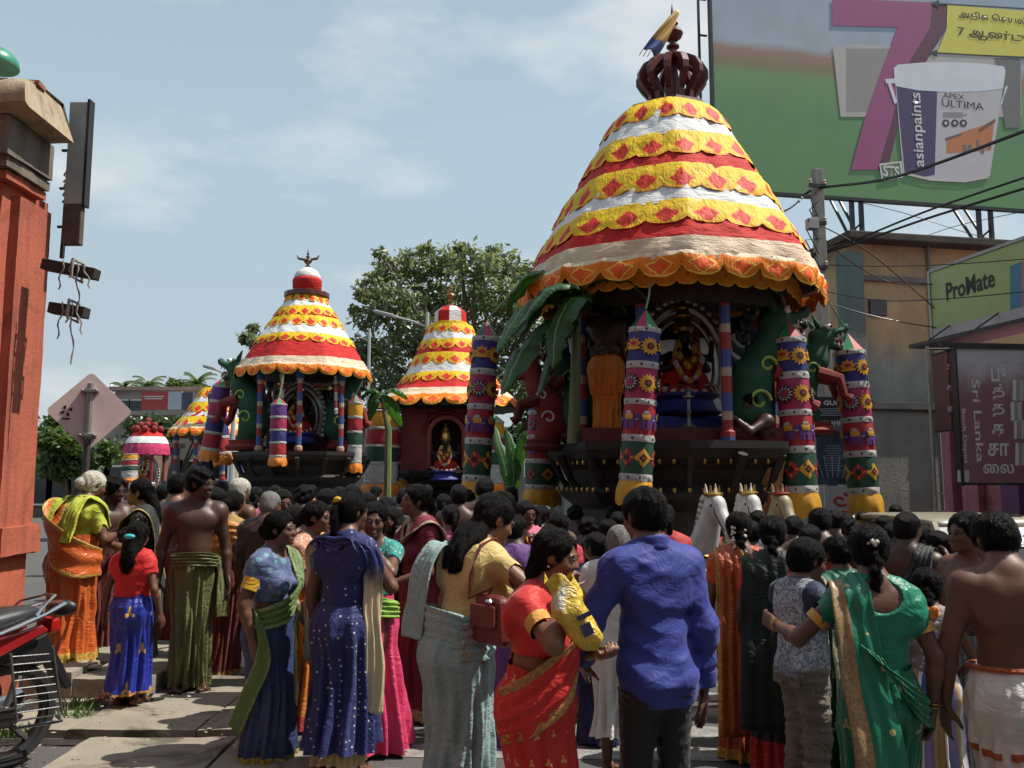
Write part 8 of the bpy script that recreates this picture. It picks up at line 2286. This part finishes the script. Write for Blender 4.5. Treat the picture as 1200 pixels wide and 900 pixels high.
CC = {n: cloth('crowd_' + n.replace(' ', '_'), c, rough=.6) for n, c in {'white': (.58, .56, .53), 'maroon': (.16, .018, .03), 'sky blue': (.18, .30, .44), 'leaf green': (.07, .22, .05), 'mustard': (.50, .32, .05), 'pink': (.52, .12, .20), 'navy': (.02, .026, .09), 'brown': (.09, .05, .035),
  'orange': (.56, .17, .03), 'violet': (.14, .06, .22), 'grey': (.22, .22, .22), 'red': (.46, .03, .03), 'teal': (.03, .20, .20), 'black': (.018, .018, .02), 'cream': (.52, .46, .34), 'peach': (.55, .30, .22)}.items()}
used = set(); first = [True] * 8
def crowd(px, py, Y, rz, ty, colour, skin_, place, hairm=None):
 r0 = TYPES[ty]
 if first[ty]: r = r0; first[ty] = False
 else: r = copy_tree(r0)
 p = at(px, py, Y); s = p.z / 1.60
 r.location = (p.x, Y, 0); r.rotation_euler = (0, 0, R(rz)); r.scale = (s, s, s)
 kindw = 'man' if ty % 2 == 0 else 'woman'
 r['label'] = f"{kindw} in {colour} {'wrap' if ty % 2 == 0 else 'sari'} {place}"; r['category'] = 'person'; r['group'] = 'people in the crowd'
 for c in r.children:
  nm = c.name.split('.')[0]
  if not c.material_slots: continue
  m_ = skin_ if nm == 'body' else CC[colour] if nm in ('shirt', 'wrap', 'blouse', 'sari_skirt', 'pallu') else (hairm if nm == 'hair' and hairm else None)
  if m_: c.material_slots[0].link = 'OBJECT'; c.material_slots[0].material = m_
LST = [(252, 570, 8.0, 150, 0, 'brown', SK1, 'behind the brocade shawl woman'), (330, 571, 7.6, 20, 3, 'maroon', SK2, 'raising a hand behind the greying man'), (350, 566, 8.4, 170, 4, 'white', SK1, 'below the second chariot'), (378, 570, 7.4, 160, 2, 'grey', SK1, 'behind the mustard sari woman'),
 (398, 569, 9.2, 190, 0, 'navy', SK1, 'in front of the second chariot wheels'), (412, 566, 8.0, 150, 5, 'teal', SK2, 'behind the navy dress woman'), (430, 574, 7.9, 200, 2, 'cream', SK1, 'under the right slim drum of the second chariot'), (452, 580, 7.2, 170, 1, 'red', SK2, 'behind the girl in pink'),
 (462, 592, 6.6, 10, 7, 'black', SK2, 'facing us between pink girl and maroon sari'), (470, 570, 9.0, 160, 6, 'white', SK1, 'left of the maroon sari woman'), (520, 577, 8.6, 175, 3, 'navy', SK1, 'below the third chariot'), (538, 566, 8.2, 185, 0, 'mustard', SK1, 'before the third chariot drum'),
 (566, 557, 8.4, 176, 6, 'brown', SK1, 'under the dark purple drum'), (573, 575, 7.0, 182, 4, 'grey', SK2, 'close behind the teal sari woman'), (614, 584, 7.3, 14, 3, 'pink', SK2, 'facing us behind the marigold sari'), (632, 590, 7.6, 160, 7, 'violet', SK1, 'under the domed gold drum skirt'),
 (648, 596, 8.2, 175, 2, 'brown', SK1, 'beside the braided girl in red top'), (676, 604, 7.4, 120, 4, 'black', SK1, 'hauling before the largest chariot base'), (705, 606, 7.0, 110, 2, 'brown', SK1, 'bending left of the blue shirt'), (725, 598, 7.6, 200, 0, 'navy', SK1, 'behind the tank top child'),
 (745, 604, 6.2, 176, 6, 'grey', SK2, 'at the left shoulder of the blue shirt'), (778, 588, 6.6, 160, 5, 'red', SK2, 'at the right shoulder of the blue shirt'), (880, 608, 6.4, 182, 0, 'maroon', SK1, 'below the middle wooden horse'),
 (930, 602, 6.7, 170, 6, 'brown', SK1, 'left of the bowed bare backed man'), (978, 596, 7.6, 150, 0, 'grey', SK1, 'just right of the gold skirted drum'), (992, 599, 8.2, 165, 3, 'pink', SK2, 'before the red swirl emblem'), (1012, 597, 8.6, 172, 6, 'white', SK1, 'under the rightmost drum'),
 (1034, 602, 7.4, 150, 2, 'brown', SK1, 'between rightmost drum and the raised hand man'), (1018, 612, 6.2, 188, 5, 'violet', SK2, 'directly behind the emerald sari head'), (1105, 597, 8.8, 160, 4, 'navy', SK1, 'behind the tan car roof'), (1192, 600, 7.6, 190, 3, 'mustard', SK1, 'behind the white dhoti man'),
 (112, 566, 8.8, 170, 6, 'sky blue', SK1, 'beside the diamond sign pole'), (150, 568, 9.2, 160, 4, 'white', SK2, 'left of the black sari woman'), (188, 565, 9.4, 175, 2, 'orange', SK1, 'below the flat pink chariot'), (222, 563, 10.0, 150, 1, 'leaf green', SK2, 'behind the head of the olive wrap man'), (300, 569, 9.6, 190, 3, 'pink', SK2, 'behind the white haired man'),
 (140, 566, 12, 170, 0, 'red', SK1, 'far back before the brown shops'), (165, 566, 13, 190, 5, 'violet', SK1, 'far back under the pink chariot'), (200, 565, 12.5, 175, 2, 'white', SK1, 'far back under the far left drums'), (240, 566, 13, 165, 4, 'peach', SK2, 'far back left of the second chariot base'),
 (320, 567, 12, 180, 6, 'cream', SK1, 'far back against the second chariot base'), (365, 567, 13, 170, 1, 'orange', SK2, 'far back at the second chariot wheel'), (440, 568, 13, 180, 7, 'maroon', SK2, 'far back below the wide banded drums'), (500, 567, 12, 180, 0, 'grey', SK1, 'far back below the third chariot arch'), (550, 567, 12.5, 175, 3, 'leaf green', SK2, 'far back at the small banana plant'),
 (600, 568, 11.5, 185, 5, 'mustard', SK2, 'far back behind the marigold sari'), (480, 566, 15, 180, 2, 'navy', SK1, 'farthest back left of the third chariot'), (270, 566, 15, 180, 6, 'brown', SK1, 'farthest back at the second chariot'), (110, 566, 15, 180, 1, 'teal', SK2, 'farthest back at the diamond sign'), (1050, 590, 10, 180, 0, 'white', SK1, 'far back against the stained wall'),
 (440, 604, 6.3, 190, 0, 'black', SK1, 'close behind the girl in pink'), (470, 604, 6.5, 150, 1, 'brown', SK2, 'between the pink girl and the maroon sari'), (528, 590, 7.2, 170, 5, 'pink', SK2, 'behind the head of the teal sari woman'), (548, 572, 9.4, 185, 4, 'peach', SK1, 'under the small banana plant'),
 (602, 600, 5.6, 176, 2, 'violet', SK1, 'right behind the red sari woman'), (640, 612, 5.8, 165, 6, 'cream', SK1, 'behind the yellow packet'), (668, 590, 9.0, 150, 4, 'teal', SK1, 'at the front wheel of the largest chariot'), (700, 622, 5.6, 185, 5, 'navy', SK1, 'low between the packet and the blue shirt'),
 (716, 590, 8.8, 165, 6, 'orange', SK1, 'under the front drum skirt'), (758, 592, 8.4, 175, 0, 'leaf green', SK1, 'behind the head of the blue shirted man'), (890, 596, 7.4, 175, 3, 'sky blue', SK2, 'below the tan wooden horse'), (948, 612, 5.6, 165, 2, 'maroon', SK1, 'behind the boy in speckled shirt'),
 (1004, 606, 7.0, 180, 4, 'orange', SK1, 'below the gold skirt of the rightmost drum'), (1046, 610, 6.2, 170, 7, 'cream', SK2, 'left of the man with one hand up'), (1080, 612, 6.6, 160, 6, 'red', SK1, 'at the near wing of the tan car'), (1100, 620, 5.6, 175, 5, 'black', SK1, 'before the windscreen of the tan car'),
 (345, 590, 6.6, 182, 0, 'red', SK1, 'just behind the blue sari woman'), (385, 590, 6.4, 150, 7, 'violet', SK2, 'at the left shoulder of the navy dress')]
for a in LST: crowd(*a)
# ================================================================ motorcycle, car, small things
MRED = mat('bike_red', (.30, .014, .016), .22, .2, 5, coat=.6)
RUB = mat('black_rubber', (.014, .014, .014), .75, .3, 20, .2); SEATM = mat('seat_vinyl', (.028, .029, .031), .38, .3, 30, .25)
ENG = mat('engine_grey', (.14, .14, .14), .4, .3, 12, .2, metal=.6)
# local frame: nose to -X, near side -Y
mc = thing('motorcycle', 'parked red motorcycle with black seat and chrome rail, cut by the left edge', 'motorcycle', (at(-84, 740, 4.75).x, 4.75, 0), R(58))
def wheel_(x, r, name='wheel'):
 a = MB(); a.lathe([(r - .05, -.045), (r - .012, -.05), (r, -.02), (r, .02), (r - .012, .05), (r - .05, .045), (r - .05, -.045)], (0, 0, 0), 32, False)
 o = a.build('tyre', RUB, None, True);
 M_ = Matrix.Translation((x, 0, r)) @ Matrix.Rotation(PI / 2, 4, 'X'); o.data.transform(M_)
 h = MB().lathe([(r - .075, -.02), (r - .05, -.03), (r - .05, .03), (r - .075, .02), (r - .075, -.02)], (0, 0, 0), 32, False).build('rim', BLK, None, True); h.data.transform(M_)
 k = MB().lathe([(.04, -.06), (.05, -.05), (.05, .05), (.04, .06)], (0, 0, 0), 16)
 for j in range(6): k.tube([(.04 * math.cos(j * PI / 3), .04 * math.sin(j * PI / 3), 0), ((r - .07) * math.cos(j * PI / 3 + .2), (r - .07) * math.sin(j * PI / 3 + .2), 0)], [.022, .015], 6)
 k = k.build('hub', ENG, None, True); k.data.transform(M_)
 w_ = bpy.data.objects.new(name, None); C.objects.link(w_); w_.parent = mc
 for q_ in (o, h, k): q_.parent = w_
wheel_(.42, .30); wheel_(-.86, .30)
P = []
prof_ = [(-.26, .10, .79, .10), (-.14, .125, .795, .12), (.0, .13, .79, .14), (.14, .135, .80, .15), (.28, .135, .825, .145), (.42, .125, .845, .13), (.54, .095, .855, .10), (.60, .05, .85, .05)]
P = np.zeros((len(prof_), 20, 3))
for i, (x, hw_, zc, th_) in enumerate(prof_):
 for j in range(20):
  a = 2 * PI * j / 20; cx = math.copysign(abs(math.cos(a)) ** .6, math.cos(a)); sz = math.copysign(abs(math.sin(a)) ** .7, math.sin(a))
  P[i, j] = (x, hw_ * cx, zc + th_ / 2 * sz)
grid('seat', P, SEATM, mc, closed=True)
for sy in (-1, 1):
 MB().prism([(-.28, .70), (-.05, .72), (.22, .74), (.56, .80), (.60, .76), (.30, .64), (.10, .50), (-.16, .46), (-.26, .58)], sy * .10, sy * .125).build('side_panel', MRED, mc, bevel=.01)
MB().tube([(.05, -.155, .76), (.30, -.165, .79), (.55, -.15, .86), (.70, -.10, .90), (.72, 0, .905), (.70, .10, .90), (.55, .15, .86), (.30, .165, .79)], .014, 8).build('grab_rail', CHROME, mc, True)
MB().tube([(.50, -.15, .86), (.56, -.14, .92), (.66, -.06, .95), (.66, .06, .95), (.56, .14, .92), (.50, .15, .86)], .010, 8).build('rear_bar', CHROME, mc, True)
MB().box((.66, 0, .78), (.06, .18, .09)).build('tail_lamp', mat('lamp_red', (.40, .01, .01), .15, .1), mc, bevel=.02)
MB().prism([(.30, .62), (.62, .74), (.74, .52), (.80, .40), (.76, .38), (.66, .56), (.40, .58)], -.07, .07).build('rear_mudguard', BLK, mc, bevel=.01)
b_ = MB()
for k in range(8): b_.tube([(.34 + .006 * k, -.20, .66 - .045 * k), (.56 + .012 * k, -.20, .64 - .045 * k)], .004, 5)
sgp = tag(b_.build('sari_guard', ENG, mc, True), kind='stuff')
MB().tube([(.34, -.20, .68), (.40, -.20, .30), (.66, -.20, .28), (.58, -.20, .68)], .009, 6).build('guard_frame', ENG, mc, True)
MB().tube([(.36, -.21, .30), (.36, -.27, .28), (.62, -.27, .26), (.62, -.21, .28)], .009, 6).build('guard_step', CHROME, mc, True)
MB().box((-.16, 0, .40), (.34, .22, .30)).box((-.20, 0, .60), (.16, .14, .14)).build('engine', ENG, mc, bevel=.03)
b_ = MB()
for k in range(7): b_.box((-.20, 0, .52 + .025 * k), (.20, .20, .008))
tag(b_.build('cooling_fins', ENG, mc), kind='stuff')
MB().tube([(-.30, .13, .40), (-.1, .16, .26), (.2, .17, .26), (.62, .18, .34)], [.022, .03, .045, .05], 10).build('exhaust', CHROME, mc, True)
MB().prism([(-.02, .38), (.42, .36), (.48, .30), (.42, .25), (-.02, .28), (-.06, .33)], -.13, -.10).build('chain_cover', BLK, mc, bevel=.008)
for x_ in (-.10, .10): MB().tube([(x_, -.14, .31), (x_, -.25, .32)], .016, 8).build('foot_peg', RUB, mc, True)
MB().tube([(-.02, -.13, .30), (-.16, -.18, .05), (-.19, -.20, .01)], .012, 6).build('side_stand', BLK, mc, True)
P = np.zeros((9, 18, 3))
for i in range(9):
 x = -.72 + .055 * i; s_ = math.sin(PI * (i + .6) / 9.6) ** .5
 for j in range(18):
  a = 2 * PI * j / 18; P[i, j] = (x, .135 * s_ * math.cos(a), .86 + .02 * (8 - i) / 8 + .10 * s_ * math.sin(a))
grid('fuel_tank', P, MRED, mc, closed=True)
MB().tube([(-.64, 0, .90), (-.86, 0, .30)], .03, 8).build('fork', CHROME, mc, True)
MB().tube([(-.56, -.34, 1.02), (-.60, -.22, 1.04), (-.66, -.08, .98), (-.66, .08, .98), (-.60, .22, 1.04), (-.56, .34, 1.02)], .013, 8).build('handlebar', CHROME, mc, True)
for sy in (-1, 1):
 MB().tube([(-.50, .36 * sy, 1.01), (-.59, .25 * sy, 1.04)], .018, 8).build('grip', RUB, mc, True)
 MB().tube([(-.60, .22 * sy, 1.04), (-.60, .30 * sy, 1.20)], .007, 6).build('mirror_stem', CHROME, mc, True)
 MB().ball((-.60, .34 * sy, 1.24), (.02, .07, .045), 14, 8).build('mirror', BLK, mc, True)
 MB().ball((-.68, .16 * sy, .88), (.04, .03, .03), 10, 8).build('indicator', mat('amber_lens', (.55, .16, .01), .2, .1), mc, True)
MB().lathe([(.03, 0), (.08, .02), (.09, .08), (.085, .10), (.01, .11)], (0, 0, 0), 16).build('headlight', CHROME, mc, True, tf=Matrix.Translation((-.72, 0, .93)) @ Matrix.Rotation(-PI / 2, 4, 'Y'))
MB().prism([(-1.14, .44), (-1.02, .60), (-.86, .66), (-.70, .60), (-.72, .57), (-.86, .62), (-1.0, .56), (-1.10, .43)], -.06, .06).build('front_mudguard', MRED, mc, bevel=.01)
# a second bike's mirror behind the seat
m2 = at(75, 712, 5.5)
bk2 = thing('motorcycle', 'second motorcycle, only its round black mirror showing behind the red one', 'motorcycle', (m2.x - .55, 5.42, 0), R(8))
MB().ball((.55, 0, m2.z), (.085, .035, .05), 16, 10).build('mirror', BLK, bk2, True, tf=None)
MB().tube([(.50, .0, m2.z - .02), (.38, .02, m2.z - .12), (.30, .03, m2.z - .17)], .008, 6).build('mirror_stem', CHROME, bk2, True)
MB().tube([(.42, .05, m2.z - .20), (.30, .03, m2.z - .17), (.05, .02, m2.z - .2)], .013, 8).build('handlebar', CHROME, bk2, True)
MB().tube([(.05, .02, m2.z - .2), (-.05, .02, .30)], .03, 8).build('fork', CHROME, bk2, True)
a_ = MB().lathe([(.22, -.04), (.27, -.05), (.29, 0), (.27, .05), (.22, .04), (.22, -.04)], (0, 0, 0), 28, False).build('tyre', RUB, bk2, True); a_.data.transform(Matrix.Translation((-.07, .02, .29)) @ Matrix.Rotation(PI / 2, 4, 'X'))
# ---- footwear and litter by the step
for i, (px, py, Y, rz, col, lab) in enumerate([(160, 822, 6.36, 10, 'black', 'pair mate of black sandals lying before the step, left one'), (172, 821, 6.38, 30, 'black', 'black sandal lying nearest the girl before the step'), (138, 818, 6.40, -10, 'white', 'pale sandal lying on the pavement below the step'), (120, 816, 6.42, 60, 'maroon', 'maroon sandal lying at the left below the step'),
  (100, 777, 6.75, 20, 'cream', 'cream sandal left on top of the step'), (82, 768, 6.85, -30, 'black', 'black sandal left on top of the step by the pier'), (205, 790, 7.3, 5, 'maroon', 'maroon slipper on the ground right of the girl'), (232, 806, 6.95, 50, 'brown', 'brown slipper on the ground by the olive wrap man')]):
 p = at(px, py, Y); base = .055 if py > 785 else (.215 if i < 6 else .055)
 t = thing('sandal', lab, 'sandal', (p.x, Y, base), R(rz), 'sandals left by the step'); m_ = {'black': RUB, 'white': WHITE, 'maroon': MATS['maroon_leather'], 'cream': MATS['cream_shawl'] if False else mat('cream_leather', (.5, .45, .34), .6), 'brown': mat('brown_leather', (.14, .07, .04), .6)}[col]
 poly = [(.12 * math.cos(a) * (1), (.042 + .008 * math.cos(a)) * math.sin(a)) for a in np.linspace(0, 2 * PI, 16)[:-1]]
 b_ = MB(); n_ = len(poly); b_.add([(x, y, z) for z in (0, .016) for x, y in poly], [tuple(range(n_))[::-1], tuple(range(n_, 2 * n_))] + [(k, (k + 1) % n_, (k + 1) % n_ + n_, k + n_) for k in range(n_)]); b_.build('sole', m_, t)
 MB().tube([(.0, -.045, .012), (.03, -.02, .045), (.04, 0, .05), (.03, .02, .045), (0, .045, .012)], .010, 6, flat=.6).build('strap', m_, t, True)
# ---- small tan car behind the crowd at the right
cc = at(1124, 606, 7.6)
car = thing('car', 'old tan car facing us behind the crowd, blue sticker across its windscreen top', 'car', (cc.x + .18, 7.6, 0), R(4))
CT = mat('car_tan', (.34, .30, .22), .35, .25, 3, coat=.3); CGL = mat('car_glass', (.012, .014, .016), .08, .1)
zr = cc.z
def loft(name, secs, m):
 P = np.zeros((len(secs), 24, 3))
 for i, (y, hw_, z0_, z1_) in enumerate(secs):
  for j in range(24):
   a = 2 * PI * j / 24; P[i, j] = (hw_ * math.copysign(abs(math.cos(a)) ** .35, math.cos(a)), y, (z0_ + z1_) / 2 + (z1_ - z0_) / 2 * math.copysign(abs(math.sin(a)) ** .5, math.sin(a)))
 V = P.reshape(-1, 3); n_ = 24; idx = np.arange(len(V)).reshape(-1, n_)
 a = idx; b = np.roll(idx, -1, 1); f = np.stack([a[:-1], b[:-1], b[1:], a[1:]], -1).reshape(-1, 4)
 V = np.concatenate([V, P[[0, -1]].mean(1)]); c0_, c1_ = len(V) - 2, len(V) - 1
 t0_ = np.stack([a[0], np.full(n_, c0_), b[0]], -1); t1_ = np.stack([a[-1], b[-1], np.full(n_, c1_)], -1)
 return mk(name, V, [f, np.concatenate([t0_, t1_])], m, car)
loft('body', [(-1.62, .62, .28, .62), (-1.55, .70, .24, .70), (-1.0, .74, .22, .80), (-.55, .75, .22, .86), (.6, .76, .22, .88), (1.5, .74, .24, .86), (1.9, .66, .30, .76)], CT)
loft('roof', [(-.26, .50, zr - .10, zr - .03), (-.10, .56, zr - .08, zr), (.5, .60, zr - .07, zr + .02), (1.2, .57, zr - .09, zr)], CT)
MB().add([(-.70, -.80, .84), (.70, -.80, .84), (.55, -.24, zr - .07), (-.55, -.24, zr - .07)], [(0, 1, 2, 3)]).build('windscreen', CGL, car)
for sx in (-1, 1):
 for y0_, x0_, y1_, x1_ in ((-.80, .72, -.22, .55), (1.5, .72, 1.15, .57), (.4, .74, .4, .59)): MB().tube([(x0_ * sx, y0_, .84), (x1_ * sx, y1_, zr - .05)], .035, 6).build('roof_pillar', CT, car, True)
 MB().add([(.735 * sx, -.72, .85), (.735 * sx, 1.4, .85), (.585 * sx, 1.1, zr - .07), (.575 * sx, -.15, zr - .07)], [(0, 1, 2, 3)]).build('side_window', CGL, car)
 MB().ball((.48 * sx, -1.63, .56), (.11, .05, .09), 14, 8).build('headlight', WHITE, car, True)
 MB().ball((.82 * sx, -.62, .92), (.07, .03, .05), 12, 8).build('wing_mirror', BLK, car, True)
 for y in (-1.05, 1.1):
  o = MB().lathe([(.16, -.09), (.27, -.09), (.30, -.05), (.30, .05), (.27, .09), (.16, .09), (.02, .06), (.02, -.06)], (0, 0, 0), 24, False).build('wheel', RUB, car, True); o.data.transform(Matrix.Translation((.68 * sx, y, .30)) @ Matrix.Rotation(PI / 2, 4, 'Y'))
def onws(x, f): return (x * (1 - .21 * f), -.80 + .56 * f - .012, .84 + (zr - .91) * f + .004)
MB().add([onws(-.66, .62), onws(.66, .62), onws(.68, .985), onws(-.68, .985)], [(0, 1, 2, 3)]).build('sun_strip', mat('strip_grey', (.22, .215, .20), .5, .2), car)
def pill(x0, x1, f0, f1, off):
 pts = [];
 for a in np.linspace(PI / 2, 3 * PI / 2, 8): pts.append((x0 + .05 * math.cos(a), (f0 + f1) / 2 + (f1 - f0) / 2 * math.sin(a)))
 for a in np.linspace(-PI / 2, PI / 2, 8): pts.append((x1 + .05 * math.cos(a), (f0 + f1) / 2 + (f1 - f0) / 2 * math.sin(a)))
 return [Vector(onws(x, f)) + Vector((0, -off, off * .5)) for x, f in pts]
for nm, a0, m_, of in (('sticker_edge', (-.27, .47, .66, .955), WHITE, .006), ('sticker', (-.26, .46, .69, .925), mat('sticker_blue', (.05, .17, .42), .4, .2), .010)):
 p_ = pill(*a0, of); MB().add(p_, [tuple(range(len(p_)))]).build(nm, m_, car)
b_ = MB()
for k in range(9): c_ = Vector(onws(-.2 + .062 * k, .80)) + Vector((0, -.016, .008)); b_.box(c_, (.04, .003, .018 + .012 * (k % 2)))
b_.build('sticker_print', mat('sticker_pale', (.5, .6, .7), .5, .1), car)
MB().ball(Vector(onws(.46, .80)) + Vector((0, -.014, .008)), (.035, .006, .05), 12, 6).build('sticker_emblem', WHITE, car, True)
MB().box((0, -1.66, .40), (1.3, .08, .12)).build('bumper', CHROME, car, bevel=.02)
b_ = MB()
for k in range(5): b_.box((0, -1.625, .50 + .03 * k), (.62, .02, .012))
b_.build('grille', BLK, car)
